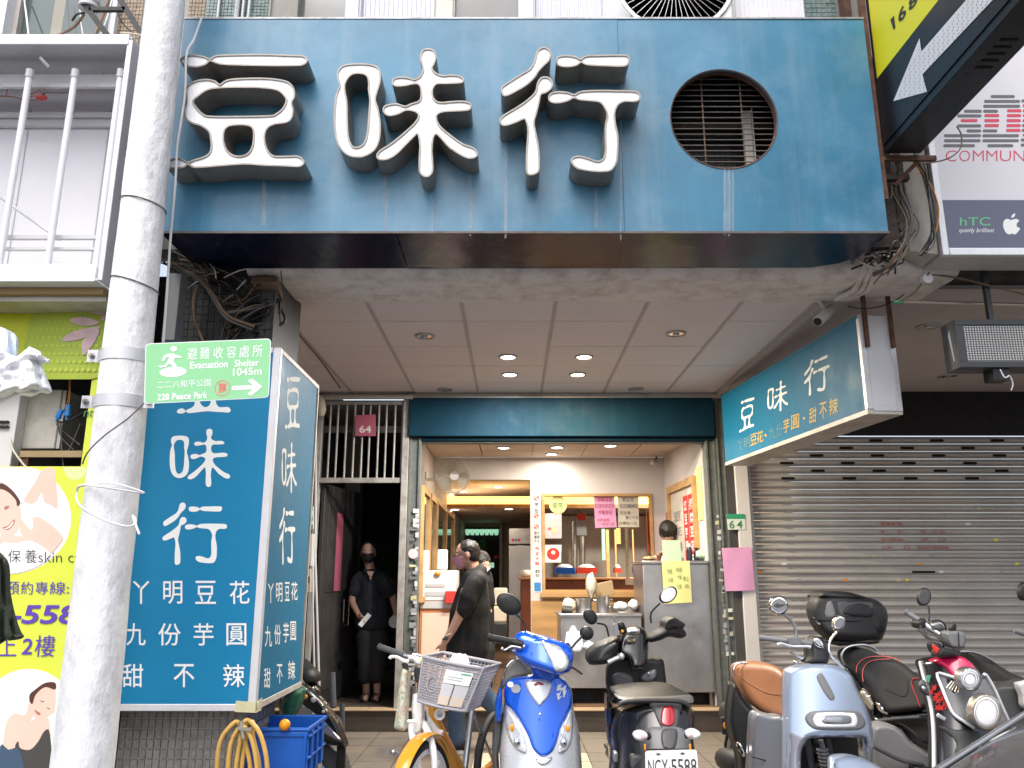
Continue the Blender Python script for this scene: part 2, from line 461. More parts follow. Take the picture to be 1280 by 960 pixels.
mat('paint_pale',(.40,.48,.62),.3,.45,coat=.6)
mat('paint_dusk',(.21,.215,.245),.42,.3,coat=.2)
mat('paint_pink',(.70,.012,.09),.25,coat=.8)
mat('chrome',(.80,.80,.80),.1,1.0)
mat('alloy',(.42,.42,.43),.35,.9)
mat('lens_clear',(.50,.52,.55),.08,.3,coat=1,var=.35,vs=30)
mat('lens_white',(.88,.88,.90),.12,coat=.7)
mat('lens_orange',(.78,.30,.02),.15,coat=.8)
mat('lens_red',(.36,.008,.018),.15,coat=.9)
mat('mirror',(.86,.87,.9),.03,1.0)
mat('rubber',(.012,.012,.012),.7)
mat('leg_inner',(.33,.31,.27),.5)
mat('plate_white',(.80,.80,.80),.4,var=.02)
mat('car_grey',(.10,.098,.105),.25,.4,coat=.8,var=.08,vs=3)
mat('car_edge',(.36,.36,.38),.25,.6,coat=.5)
mat('bike_orange',(.68,.30,.02),.25,coat=.8)
mat('bike_white',(.78,.78,.79),.25,coat=.5)
mat('basket_grey',(.33,.32,.35),.5,var=.05)
mat('paper_white',(.80,.80,.79),.6)
mat('paper_print',(.50,.50,.52),.6)
mat('pouch_tan',(.60,.50,.42),.35)
mat('floral',(.56,.62,.50),.6,dirt=(.55,.15,.10),da=.9,ds=38,var=.2,vs=30)
mat('crate_blue',(.008,.10,.46),.4,var=.06)
mat('ball_orange',(.85,.33,.01),.4)
mat('hose',(.62,.38,.10),.35,var=.12,vs=14)
mat('brass',(.62,.58,.50),.3,.9)
mat('green_net',(.012,.09,.05),.6,var=.5,vs=40,bump=.004,bs=80)
mat('skin',(.52,.29,.20),.5,var=.06,vs=20)
mat('skin_dark',(.44,.26,.19),.5,var=.06,vs=20)
mat('hair',(.018,.014,.012),.45,var=.4,vs=60,bump=.003,bs=160,stretch=(1,1,.3))
mat('hair_grey',(.055,.045,.038),.6,var=.5,vs=60)
mat('shirt_black',(.011,.011,.012),.8,var=.25,vs=4,bump=.006,bs=9)
mat('shirt_navy',(.014,.017,.026),.8,var=.2,vs=5,bump=.004,bs=12)
mat('trouser_black',(.020,.020,.022),.8,bump=.006,bs=9)
mat('denim',(.050,.088,.150),.8,var=.25,vs=7,bump=.006,bs=10)
mat('mask_pink',(.66,.30,.38),.7,bump=.002,bs=30)
mat('mask_black',(.012,.012,.015),.7)
mat('shoe_black',(.015,.015,.017),.6)
mat('paper_pink',(.70,.33,.55),.7,var=.04,vs=8)
mat('paper_yellow',(.72,.68,.28),.7,var=.03)
mat('paper_beige',(.58,.53,.45),.7,var=.03)
mat('paper_green',(.42,.55,.40),.7)
mat('couplet_pink',(.38,.09,.14),.7,var=.1)
mat('couplet_red',(.62,.035,.03),.6,var=.06)
mat('sticker_blue',(.04,.22,.55),.5)
mat('sticker_green',(.12,.42,.25),.5)
mat('plate_green',(.03,.30,.14),.5)
mat('plate_pale',(.68,.74,.66),.5)
mat('glass',(.9,.93,.92),.03,trans=1.0,ior=1.05)
mat('fan_cage',(.50,.47,.42),.5,.2)
mat('fan_blade',(.66,.62,.52),.35)
mat('carton',(.38,.27,.15),.8,var=.08)
mat('box_white',(.74,.71,.70),.6,var=.04)
mat('cabinet_orange',(.46,.20,.085),.4,var=.08,vs=3)
mat('basket_red',(.60,.06,.03),.5)
mat('tub_cream',(.66,.58,.47),.5)
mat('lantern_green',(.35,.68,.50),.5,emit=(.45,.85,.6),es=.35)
mat('cloth_white',(.80,.80,.80),.8,bump=.01,bs=20)
mat('bottle_dark',(.03,.03,.05),.2)
mat('ac_white',(.80,.80,.80),.5)
mat('notice_red',(.45,.14,.14),.6)
# THE SETTING
FZ,SZ,CZ,YS=.12,.31,3.32,8.0
YB=4.55
g=MB();g.box(-60,60,-60,3.85,-.3,0.0)
struct('street_ground','dark asphalt street in front of the arcade',g,'asphalt')
g=MB()
for i in range(24):g.box(-12+i*1.0+.004,-11+i*1.0-.004,3.85,4.02,-.2,FZ+.004)
struct('kerb','grey stone kerb along the arcade floor',g,'kerb_stone',bevel=.01)
g=MB();g.box(-12,12,4.02,7.86,-.2,FZ-.006)
fl=struct('arcade_floor','brownish tiled arcade floor between the street and the shop step',g,'grout')
t=MB();t.box(-.147,.147,-.147,.147,-.006,.006);tm=mesh_of(t,'arcade_tile',0,name='floor_tile');tp=mesh_of(t,'paver',0,name='floor_tile')
for j in range(7):
 for i in range(19):
  x=-2.55+i*.30;y=5.9+j*.30-.02
  pv=-.25<x<.75 and 6.0<y<7.0
  inst(fl,'floor_tile',tp if pv else tm,(x,y,FZ+random.uniform(-.001,.001)))
t=MB()
for j in range(7):
 for i in range(44):
  x=-6.5+i*.30;y=4.12+j*.30-.26*0
  if y<5.75:t.box(x-.147,x+.147,y-.147,y+.147,FZ-.012,FZ)
part(fl,'far_floor_tiles',t,'arcade_tile',kind='stuff',smooth=0)
st=thing('shop_step','low brown tiled step in front of the shop and the stairway door',None,(0,YS,FZ),kind='structure')
g=MB();g.box(-2.6,6,7.88,9.0,-.1,SZ-.012);part(st,'riser',g,'step_tile')
for i in range(14):
 g=MB();x=-2.55+i*.605;g.box(x,x+.60,7.855,8.02,SZ-.012,SZ+.001);part(st,'step_slab',g,'step_edge',bevel=.003)
g=MB();g.box(-1.05,3.4,8.02,16.6,.1,SZ-.010)
sf=struct('shop_floor','reddish brown tiled floor inside the dessert shop',g,'grout')
t=MB();t.box(-.197,.197,-.197,.197,-.008,.006);tm=mesh_of(t,'shop_tile',0,name='floor_tile')
for j in range(9):
 for i in range(8):inst(sf,'floor_tile',tm,(-.80+i*.40,8.24+j*.40,SZ-.004))
g=MB();g.box(-.99,3.3,11.65,16.5,SZ-.009,SZ);part(sf,'far_floor_tiles',g,'shop_tile')
g=MB();g.box(-2.35,2.07,5.14,YS,CZ+.03,CZ+.3)
ce=struct('arcade_ceiling','suspended white panel ceiling over the arcade',g,'ceil_grid')
xs=[-2.27,-1.63,-.992,-.347,.298,.93,1.57,2.07];ys=[5.14,5.60,6.26,6.88,7.50,8.0]
LAMPS=[((531,420),0),((845,417),0),((556,487),0),((795,486),0),((635,446),2),((730,446),1),((637,468),2),((722,468),1)]
for i in range(7):
 for j in range(5):
  g=MB();g.box(xs[i]+.012,xs[i+1]-.012,ys[j]+.004,ys[j+1]-.004,CZ+random.uniform(.001,.004),CZ+.02)
  part(ce,'ceiling_tile',g,'ceil_tile',smooth=0,bevel=.002)
for x in xs:
 g=MB();g.box(x-.012,x+.012,5.14,YS,CZ-.003,CZ+.03);part(ce,'grid_bar',g,'ceil_grid',smooth=0)
def light(name,kind,loc,energy,color,size=.1,spot=None,rot=None):
 d=bpy.data.lights.new(name,kind);o=bpy.data.objects.new(name,d);COL.objects.link(o);o.location=loc;d.energy=energy;d.color=color
 if kind=='SPOT':d.spot_size=spot or R(130);d.spot_blend=.6;d.shadow_soft_size=size
 elif kind=='AREA':d.size=size;d.shape='DISK'
 else:d.shadow_soft_size=size
 if rot:o.rotation_euler=rot
 return o
LNUM={}
def downlight(p,lit,r,label,group,energy=0,col=(1,.9,.7)):
 t=thing('ceiling_lamp',label,'ceiling lamp',p,group)
 g=MB();g.lathe(p,[(r*.80,-.002),(r*.86,-.010),(r,-.008),(r*1.05,-.001),(r*1.05,.004),(r*.8,.004)],28);part(t,'trim_ring',g,'lamp_trim')
 g=MB()
 if lit:g.lathe(p,[(.001,-.005),(r*.6,-.006),(r*.8,-.004),(r*.8,.0),(.001,.0)],24);part(t,'bulb',g,['lamp_dark','lamp_warm','lamp_white','lamp_inner'][lit])
 else:
  g.lathe(p,[(r*.8,-.004),(r*.7,.0005),(r*.3,.0015),(.001,.0015)],24);part(t,'reflector',g,'chrome')
  g=MB();g.lathe(p,[(r*.35,-.004),(r*.35,-.012),(r*.2,-.016),(.001,-.017)],16);part(t,'bulb',g,'lens_clear')
 if lit and energy:light('lamp_or_fill_light','AREA',(p[0],p[1],p[2]-.03),energy,col,r*1.6)
names=['unlit round ceiling lamp above the stairway side of the arcade, near the sign','unlit round ceiling lamp by the hanging blue lightbox, near the street','unlit round ceiling lamp above the left end of the teal shutter housing','unlit round ceiling lamp above the right end of the teal shutter housing','lit white ceiling lamp, the one nearer the street on the left','lit warm yellow ceiling lamp, the one nearer the street on the right','lit white ceiling lamp nearer the shutter housing, left one','lit warm yellow ceiling lamp nearer the shutter housing, right one']
for(q,lit),nm in zip(LAMPS,names):
 p=P(q[0],q[1],Z=CZ-.001);downlight(p,lit,.075,nm,'round lamps in the arcade ceiling',32,(1,.8,.5)if lit==1 else(.95,.97,1))
g=MB();g.box(2.07,8,4.95,YS,CZ+.012,CZ+.3)
struct('right_ceiling','plain grey plaster ceiling in front of the closed shutter',g,'ceil_plain')
g=MB();g.box(2.075,2.12,5.14,YS,CZ-.035,CZ+.01)
struct('ceiling_trim','grey trim strip along the right edge of the panel ceiling',g,'ceil_plain',bevel=.004)
for q,nm in(((1160,408),'round recessed lamp in the grey ceiling beside the LED panel, nearer the street'),((1185,470),'round recessed lamp in the grey ceiling under the LED panel, nearer the shutter')):
 downlight(P(q[0],q[1],Z=CZ+.010),0,.085,nm,'recessed lamps in the grey ceiling')
g=MB();prof=[(4.56,3.42),(4.56,3.345),(4.60,3.305),(4.68,3.293),(4.80,3.30),(4.92,3.296),(5.06,3.300),(5.14,3.312),(5.16,3.36),(5.16,3.6),(4.56,3.6)]
N=90;rings=[]
for i in range(N+1):
 x=-1.62+i*(4.35/N);rings.append([(x,y+.006*noise.noise(Vector((x*2.2,y*3,1))),z+(.014*noise.noise(Vector((x*1.4,y*3.1,7)))+.006*noise.noise(Vector((x*7,y*9,3))))*(z<3.4))for y,z in prof])
g.rings(rings);struct('beam','worn whitish plaster beam with peeling paint under the big blue sign',g,'beam',smooth=50)
g=MB();g.box(2.731,8,4.62,4.95,3.36,3.7);g.box(2.731,8,4.951,5.2,3.40,3.7)
struct('dark_beam','black beam under the phone shop sign',g,'black_header')  # both beam blocks share the black header colour
g=MB()
holes=[]
def wallquad(x0,x1,z0,z1,y=YB+.02,d=.2):g.box(x0,x1,y,y+d,z0,z1)
wallquad(-1.62,2.73,3.61,4.9);wallquad(-1.62,2.73,6.6,8.5);wallquad(-1.62,-1.42,4.9,6.6);wallquad(.86,2.73,4.9,6.6)
wallquad(-8,-1.621,3.45,8.5);wallquad(2.731,8,3.71,8.5)
struct('upper_wall','tiled building wall above and behind the big blue sign',g,'tile_wall')
def fpx(a,b):return P(a,12,Y=YB)[0],P(b,12,Y=YB)[0]
def mosaic(name,label,x0,x1,z0,z1,y,tw,th,m,mj,gap=.15,face='front',par=None,dz=.006):
 """a field of small tiles as real geometry, one joined part over a joint bed"""
 t=thing(name,label,None,((x0+x1)/2,y,z0),kind='structure')
 g=MB();g.box(x0,x1,y,y+.03,z0,z1);part(t,'joint_bed',g,mj)
 g=MB();nx=max(1,int((x1-x0)/tw));nz=max(1,int((z1-z0)/th))
 for i in range(nx):
  for j in range(nz):
   o=random.uniform(0,dz*.5);a=x0+i*tw+tw*gap/2;c=z0+j*th+th*gap/2
   g.box(a,a+tw*(1-gap),y-dz-o,y-.0001,c,c+th*(1-gap))
 part(t,'mosaic_tiles',g,m,kind='stuff',smooth=0);return t
a,b=fpx(236,258);mosaic('tan_mosaic_wall','strip of tan mosaic tiles just right of the pole top',a,b,4.7,5.9,YB,.022,.03,'mosaic_tan','joint')
a,b=fpx(258,338);mosaic('green_mosaic_wall','grey green mosaic tiles with white conduits above the left end of the sign',a,b,4.7,5.9,YB,.024,.024,'mosaic_green','joint')
a,b=fpx(1000,1046);mosaic('green_mosaic_wall','grey green mosaic tiles above the right end of the sign',a,b,4.7,5.9,YB,.034,.034,'mosaic_green','joint')
a,b=P(825,150,Y=4.5)[0],P(985,150,Y=4.5)[0];mosaic('dark_mosaic_wall','dark grimy mosaic wall seen through the round hole of the sign',a-.25,b+.25,3.45,4.62,4.505,.034,.034,'mosaic_dark','joint_dark')  # dark colour on both the tiles and the joints
for k,x in enumerate((273,296,303,310)):
 g=MB();q=P(x,10,Y=YB-.03);g.tube([(q.x,YB-.03,4.6),(q.x+.005*k,YB-.03,5.9)],.008+.008*(k==1),8)
 solo('conduit',['thin white conduit on the green mosaic, leftmost','thicker grey conduit on the green mosaic above the sign','thin white conduit right of the thicker grey one','thin white conduit nearest the left window'][k],'pipe',g,'wire_white' if k!=1 else 'white_grey',group='conduits on the mosaic above the sign')
wd=thing('aluminium_window','long aluminium window row above the big blue sign, ribbed and grey panes','window',(0,YB,4.9))
PZ0,PZ1=4.90,6.0
def pane(x0,x1,m,nm='pane'):
 a,b=fpx(x0,x1);g=MB();g.box(a,b,YB+.10,YB+.108,PZ0,PZ1)
 if m=='window_ribbed':
  n=int((b-a)/.03)
  for i in range(n):g.cyl((a+(i+.5)*(b-a)/n,YB+.10,PZ0),(a+(i+.5)*(b-a)/n,YB+.10,PZ1),.010,n=6)
 part(wd,nm,g,m)
for x0,x1,m in((346,432,'window_pane'),(449,543,'window_ribbed'),(568,648,'window_pane'),(669,755,'window_ribbed')):pane(x0,x1,m)
for x0,x1 in((334,346),(429,449),(543,568),(648,669),(755,792)):
 a,b=fpx(x0,x1);g=MB();g.box(a,b,YB+.05,YB+.13,PZ0,PZ1);g.box(a+.012,b-.012,YB+.03,YB+.05,PZ0,PZ1);part(wd,'mullion',g,'white_frame' if x0!=543 else 'alu_dirty',bevel=.003)
g=MB();a,b=fpx(334,792);g.box(a,b,YB+.04,YB+.14,PZ1,PZ1+.08);g.box(a,b,YB,YB+.14,PZ0-.06,PZ0);part(wd,'window_frame',g,'white_frame')
g=MB();g.box(a,b,YB+.13,YB+.15,PZ0,PZ1);part(wd,'room_behind',g,'curtain')
a,b=fpx(790,905);ac=thing('air_conditioner','white air conditioner outdoor unit standing behind the top of the blue sign','air conditioner',((a+b)/2,4.4,4.9))
g=MB();g.box(a,b,4.34,YB-.03,4.86,5.62);part(ac,'casing',g,'ac_white',bevel=.02)
c=P(843,-25,Y=4.33);g=MB()
for k in range(14):g.lathe((c.x,4.33,c.z),[(.05+.025*k,-.004),(.05+.025*k+.006,-.004),(.05+.025*k+.006,.004),(.05+.025*k,.004)],40,(0,1,0))
for k in range(48):an=k*math.pi/24;g.cyl((c.x+.04*math.cos(an),4.328,c.z+.04*math.sin(an)),(c.x+.35*math.cos(an),4.328,c.z+.35*math.sin(an)),.003,n=5)
part(ac,'fan_grille',g,'ac_white');g=MB();g.lathe((c.x,4.337,c.z),[(.001,0),(.34,0),(.34,.002),(.001,.002)],40,(0,1,0));part(ac,'fan_opening',g,'mid_plastic')
a,b=fpx(906,998);g=MB();g.box(a,b,4.46,YB-.01,4.7,5.6)
for i in range(16):x=a+(b-a)*(i+.5)/16;g.box(x-.008,x+.008,4.452,4.46,4.7,5.6)
solo('ribbed_panel','white ribbed panel beside the air conditioner above the sign','panel',g,'white_frame')
a,b=fpx(1046,1054);g=MB();g.box(a,b,4.44,4.52,4.6,6.2);solo('rusty_post','rust red vertical post behind the top right corner of the blue sign','post',g,'rust')
CX0,CX1=-2.12,-1.46
lc=thing('left_column','tiled arcade column behind the blue boxed sign',None,(-1.79,4.9,0),kind='structure')
g=MB();g.box(CX0,CX1,4.64,5.22,FZ,3.44);part(lc,'column_core',g,'joint')
g=MB()
for i in range(17):
 for j in range(13):
  a=CX0+.002+i*.0388;c=FZ+.28+j*.0505;o=random.uniform(0,.003);g.box(a+.003,a+.0355,4.632-o,4.6399,c+.003,c+.047)
for i in range(15):
 for j in range(13):
  a=4.645+i*.0388;c=FZ+.28+j*.0505;o=random.uniform(0,.003);g.box(CX1+.0001,CX1+.008+o,a+.003,a+.0355,c+.003,c+.047)
part(lc,'small_tiles',g,'mosaic',kind='stuff',smooth=0)
g=MB()
for i in range(17):
 for j in range(17):
  a=CX0+.002+i*.0388;c=2.62+j*.048;o=random.uniform(0,.003);g.box(a+.002,a+.037,4.632-o,4.6399,c+.002,c+.046)
part(lc,'upper_small_tiles',g,'mosaic_dark',kind='stuff',smooth=0)
g=MB();g.box(CX1+.0002,CX1+.010,4.64,5.22,2.62,3.43);part(lc,'dark_side_facing',g,'mosaic_dark')  # dark panel laid over the pale upper side of the column core
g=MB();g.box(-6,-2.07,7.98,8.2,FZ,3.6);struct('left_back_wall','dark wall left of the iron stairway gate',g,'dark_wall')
g=MB();g.box(-2.36,2.1,7.99,8.2,CZ,3.9);g.box(2.1,8,7.99,8.2,CZ+.02,3.9);struct('front_wall_head','wall head above the shop front',g,'ceil_plain')
s=thing('stairwell','dark stairwell behind the iron gate',None,(-1.5,9,SZ),kind='structure')
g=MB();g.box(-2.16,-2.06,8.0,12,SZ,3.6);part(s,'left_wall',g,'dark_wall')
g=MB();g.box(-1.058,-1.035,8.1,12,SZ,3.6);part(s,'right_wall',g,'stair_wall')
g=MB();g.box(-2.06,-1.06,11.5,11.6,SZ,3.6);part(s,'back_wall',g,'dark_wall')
g=MB();g.box(-2.06,-1.06,8.2,11.6,3.2,3.3);part(s,'ceiling',g,'stair_wall')
g=MB();g.box(-1.98,-1.80,9.5,9.7,SZ,3.2);part(s,'grey_pier',g,'pale_frame')
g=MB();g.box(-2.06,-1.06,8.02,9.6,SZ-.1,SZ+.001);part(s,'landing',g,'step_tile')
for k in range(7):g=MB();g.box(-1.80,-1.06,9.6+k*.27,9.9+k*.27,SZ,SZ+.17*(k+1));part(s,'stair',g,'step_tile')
g=MB();g.box(2.22,6.2,7.93,7.99,2.886,3.33);struct('black_header','black fascia over the closed roller shutter',g,'black_header')
g=MB();g.box(2.205,2.335,7.90,7.99,FZ,2.886);struct('white_pillar','white pillar between the shop and the closed shutter',g,'wall_white',bevel=.006)
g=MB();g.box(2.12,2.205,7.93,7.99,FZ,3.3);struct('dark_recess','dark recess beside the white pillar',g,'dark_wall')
g=MB();g.box(-6,-1.0,8.0,8.0005+.1,3.3,3.31)
# THE BIG BLUE SIGN
def Z1(p):return zc(p,0,0,3.2)
def Z2(p):return zc(p,400,0,3.2)
G={}
G['dou']=[(Z1([(722,243),(740,225),(775,220),(815,226),(838,236),(860,224),(900,220),(1050,218),(1180,222),(1215,225),(1228,240),(1215,256),(1180,261),(1050,261),(900,257),(865,250),(840,242),(820,257),(785,266),(745,262)]),[]),(Z1([(745,385),(745,355),(760,335),(790,322),(830,318),(860,325),(878,338),(905,322),(950,315),(1050,313),(1110,318),(1150,328),(1172,350),(1176,385),(1165,410),(1170,440),(1165,470),(1145,488),(1100,495),(1070,510),(1057,540),(1060,580),(1075,610),(1100,625),(1150,625),(1190,625),(1212,640),(1212,655),(1190,665),(1130,662),(1060,660),(980,655),(900,660),(820,667),(775,668),(752,656),(735,668),(700,672),(670,668),(660,655),(680,640),(715,634),(742,645),(752,650),(775,640),(810,630),(835,615),(845,590),(842,545),(832,520),(800,500),(765,490),(742,470),(737,440),(745,410)]),[Z1([(772,405),(790,385),(830,358),(880,350),(960,348),(1050,350),(1110,360),(1140,385),(1145,405),(1130,435),(1105,455),(1080,463),(950,466),(840,465),(810,455),(785,430)]),Z1([(892,550),(897,520),(915,503),(950,498),(990,500),(1012,515),(1015,550),(1008,590),(990,615),(960,625),(930,620),(905,600),(895,575)])])]
G['wei']=[(Z2([(70,300),(78,275),(100,260),(150,255),(200,258),(230,270),(240,295),(238,330),(226,370),(220,400),(232,440),(240,500),(235,560),(215,600),(180,622),(150,627),(115,620),(85,595),(65,550),(58,480),(62,400),(72,360),(80,340)]),[Z2([(97,345),(105,320),(125,298),(155,292),(185,300),(195,325),(195,360),(200,400),(196,460),(190,530),(175,575),(145,590),(125,580),(112,545),(108,480),(106,410),(100,375)])]),(Z2([(403,235),(408,205),(430,195),(455,203),(462,230),(455,255),(447,272),(460,290),(480,300),(500,303),(520,300),(555,303),(572,315),(568,328),(540,332),(500,333),(465,335),(450,355),(450,385),(465,405),(490,410),(520,407),(570,405),(598,412),(602,425),(595,438),(560,442),(500,445),(470,455),(465,475),(480,505),(520,540),(570,575),(610,590),(627,608),(625,625),(600,632),(570,622),(520,590),(485,552),(465,535),(452,550),(446,600),(450,660),(447,690),(430,705),(410,700),(398,680),(398,630),(400,580),(392,535),(375,545),(345,575),(305,615),(270,635),(240,637),(228,625),(240,603),(290,570),(350,520),(385,485),(395,460),(380,445),(345,440),(310,455),(275,461),(256,448),(255,430),(270,420),(305,415),(340,425),(365,415),(395,405),(405,385),(403,350),(390,335),(370,335),(340,341),(300,342),(290,325),(300,312),(330,308),(360,313),(378,318),(400,305),(412,280),(410,258)]),[])]
G['xing']=[(Z2([(727,352),(745,335),(800,300),(840,275),(858,245),(870,205),(890,190),(912,195),(922,215),(915,240),(890,265),(872,285),(860,305),(830,335),(790,360),(750,380),(732,378)]),[]),(Z2([(722,475),(740,458),(790,428),(830,400),(862,368),(872,330),(888,310),(912,310),(928,328),(925,350),(905,368),(882,378),(875,410),(865,450),(855,490),(862,530),(873,590),(876,650),(872,685),(850,697),(830,692),(826,650),(828,590),(833,530),(830,500),(820,475),(805,478),(785,487),(745,500),(725,495)]),[]),(Z2([(948,240),(955,226),(990,222),(1025,228),(1042,237),(1065,224),(1110,222),(1180,220),(1225,222),(1236,235),(1228,258),(1205,264),(1140,262),(1070,258),(1045,248),(1025,260),(990,266),(955,260)]),[]),(Z2([(915,390),(925,373),(955,367),(990,370),(1018,378),(1045,366),(1110,362),(1200,363),(1260,365),(1278,378),(1275,398),(1255,405),(1215,405),(1190,420),(1178,450),(1180,490),(1190,540),(1190,600),(1185,645),(1165,678),(1130,685),(1080,682),(1030,672),(1008,650),(1010,632),(1035,625),(1070,632),(1110,645),(1135,632),(1143,600),(1142,550),(1143,500),(1150,460),(1140,430),(1120,408),(1085,402),(1040,398),(1015,390),(990,402),(955,410),(925,407)]),[])]
BB={'dou':(206,68,384,210),'wei':(418,61,597,221),'xing':(625,59,800,218)}
SY=4.05
sx0,sx1,sz0,sz1=-1.915,2.055,3.33,4.68
sg=thing('shop_sign','wide weathered blue shop sign with raised white characters above the arcade','sign',(0,4.3,3.33))
hc=P(905,148,Y=SY);hr=(P(971,148,Y=SY)-P(839,148,Y=SY)).length/2;hrz=(P(905,87,Y=SY)-P(905,209,Y=SY)).length/2
circ=[(hc.x+hr*math.cos(k*math.pi/32),hc.z+hrz*math.sin(k*math.pi/32))for k in range(64)]
seam=P(776,150,Y=SY).x
g=MB();g.poly([[(sx0,sz0),(seam-.001,sz0),(seam-.001,sz1),(sx0,sz1)]],lambda x,y:(x,SY,y),(0,.012,0));part(sg,'left_face_sheet',g,'sign_blue',smooth=0)
g=MB();g.poly([[(seam+.001,sz0),(sx1,sz0),(sx1,sz1),(seam+.001,sz1)],circ],lambda x,y:(x,SY+.0015,y),(0,.012,0));part(sg,'right_face_sheet',g,'sign_blue',smooth=0)
g=MB();g.rings([[(hc.x+a*math.cos(k*math.pi/32),SY+dy,hc.z+b*math.sin(k*math.pi/32))for k in range(64)]for a,b,dy in((hr,hrz,.0),(hr+.006,hrz+.006,-.003),(hr+.006,hrz+.006,.03),(hr,hrz,.05))],cap=False);part(sg,'hole_rim',g,'rust')
g=MB();g.box(sx0,sx1,SY+.014,YB-.03,sz1-.012,sz1);g.box(sx0,sx0+.012,SY+.014,YB-.03,sz0,sz1-.013);g.box(sx1-.012,sx1,SY+.014,YB-.03,sz0,sz1-.013)
part(sg,'body',g,'sign_edge',bevel=.002)
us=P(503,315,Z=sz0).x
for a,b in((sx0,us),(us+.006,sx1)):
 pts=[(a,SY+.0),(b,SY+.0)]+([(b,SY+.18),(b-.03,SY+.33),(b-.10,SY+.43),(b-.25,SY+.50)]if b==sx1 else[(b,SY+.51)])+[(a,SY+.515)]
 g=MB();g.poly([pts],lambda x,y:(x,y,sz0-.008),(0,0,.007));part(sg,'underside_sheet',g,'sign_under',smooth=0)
g=MB();g.box(sx0-.004,sx1+.004,SY-.006,SY-.001,sz0-.010,sz0+.002);part(sg,'bottom_lip',g,'iron')
g=MB();g.box(sx0-.002,sx1+.002,SY-.004,SY-.001,sz1-.008,sz1+.003);part(sg,'top_lip',g,'sign_edge')
y0=SY+.09
for k in range(17):
 pz=99+k*6.9;z=P(905,pz,Y=y0).z;dz=(z-hc.z)/hrz
 if abs(dz)>1.25:continue
 h=(1.02)*hr*1.1;g=MB();g.cyl((hc.x-h,y0,z),(hc.x+h,y0,z),.0034,n=6);part(sg,'grille_bar',g,'wire_grey')
for px in(876,924):
 q=P(px,100,Y=y0+.012).x;g=MB();g.cyl((q,y0+.012,hc.z-hrz*1.1),(q,y0+.012,hc.z+hrz*1.1),.0045,n=6);part(sg,'grille_upright',g,'wire_brown')
g=MB();q=P(935,170,Y=SY+.25).x;g.box(q-.022,q+.022,SY+.25,SY+.27,sz0+.05,sz1-.45);g.box(q+.022,q+.028,SY+.22,SY+.27,sz0+.05,sz1-.45);part(sg,'steel_strut',g,'alu_dirty')
g=MB();g.box(hc.x-.32,hc.x+.5,SY+.3,SY+.34,hc.z+.12,hc.z+.16);part(sg,'inner_rail',g,'dark_rust')
def letter(key,root,Yf,Yb):
 for outer,holes in G[key]:
  o3=cr(outer,5);h3=[cr(h,5)for h in holes]
  fn=lambda x,y:P(x,y,Y=Yf)
  face=MB();face.poly([o3]+h3,lambda x,y:P(x,y,Y=Yf)+Vector((0,.006,0)),(0,.012,0))
  side=MB()
  def wall(l,sgn):
   n=len(l);c=Vector((sum(p[0]for p in l)/n,sum(p[1]for p in l)/n))
   A=[P(x,y,Y=Yf)for x,y in l];out=[]
   for i,a in enumerate(A):
    t=A[(i+1)%n]-A[i-1];nn=Vector((t.z,0,-t.x));
    if nn.length>0:nn.normalize()
    out.append((a,nn))
   area=sum(l[i][0]*l[(i+1)%n][1]-l[(i+1)%n][0]*l[i][1]for i in range(n))
   s2=(1 if area>0 else-1)*sgn
   w=.0045
   r=[[a+nn*s2*e+Vector((0,dy,0))for a,nn in out]for e,dy in((-w,0),(w,0),(w,Yb-Yf),(-w,Yb-Yf))]
   r.append(r[0]);side.rings(r,cap=False)
  wall(o3,-1)
  for h in h3:wall(h,1)
  s=part(root,'letter_side',side,'letter_side',smooth=60)
  f=part(s,'letter_face',face,'letter_white',smooth=0)
for key,nm in(('dou','first raised character, at the left end'),('wei','second raised character, in the middle'),('xing','third raised character, next to the round vent')):
 letter(key,sg,SY-.165,SY-.0015)
mat('runmark',(.50,.57,.62),.5,var=.2,vs=12)
M['runmark'].node_tree.nodes['Principled BSDF'].inputs['Alpha'].default_value=.17
for x,ya,yb,w in((588,222,291,3.5),(540,240,286,2.5),(632,150,290,3),(906,214,290,3),(911,216,291,3.5),(916,216,288,2),(776,100,290,2),(482,215,285,3),(330,228,280,4),(745,232,282,3)):
 ol=[(x-w/2,ya),(x+w/2,ya),(x+w*.8,(ya+yb)/2),(x+w*.6,yb),(x-w*.6,yb),(x-w*.5,(ya+yb)/2)]
 g=MB();g.poly([cr(ol,3)],px_plane(SY-.0015),(0,.001,0));part(sg,'run_mark',g,'runmark',smooth=0)
# BOXED BLUE SIGN ROUND THE LEFT COLUMN
BY=4.48;bx0,bx1,bz0,bz1,byr=-2.13,-1.345,.815,2.80,5.42
bs=thing('box_sign','blue lit box sign wrapped round the left column, white characters, masking tape on its corner','sign',(-1.7,4.9,bz0))
g=MB();g.box(bx0,bx1-.012,BY+.01,BY+.12,bz0+.01,bz1-.01);part(bs,'front_case',g,'alu_dirty')
g=MB();g.box(bx1-.10,bx1-.012,BY+.12,byr-.01,bz0+.01,bz1-.01);part(bs,'side_case',g,'alu_dirty')
g=MB();g.box(bx0+.02,bx1-.045,BY+.004,BY+.0095,bz0+.035,bz1-.035);part(bs,'front_face',g,'box_blue',smooth=0)
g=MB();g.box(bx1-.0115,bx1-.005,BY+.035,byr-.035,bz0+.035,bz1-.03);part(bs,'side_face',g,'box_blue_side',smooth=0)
g=MB();g.box(bx1-.045,bx1,BY,BY+.035,bz0,bz1);part(bs,'corner_trim',g,'alu',bevel=.004)
g=MB();g.box(bx0,bx1-.046,BY-.003,BY+.03,bz0,bz0+.035);part(bs,'bottom_trim',g,'alu',bevel=.003)
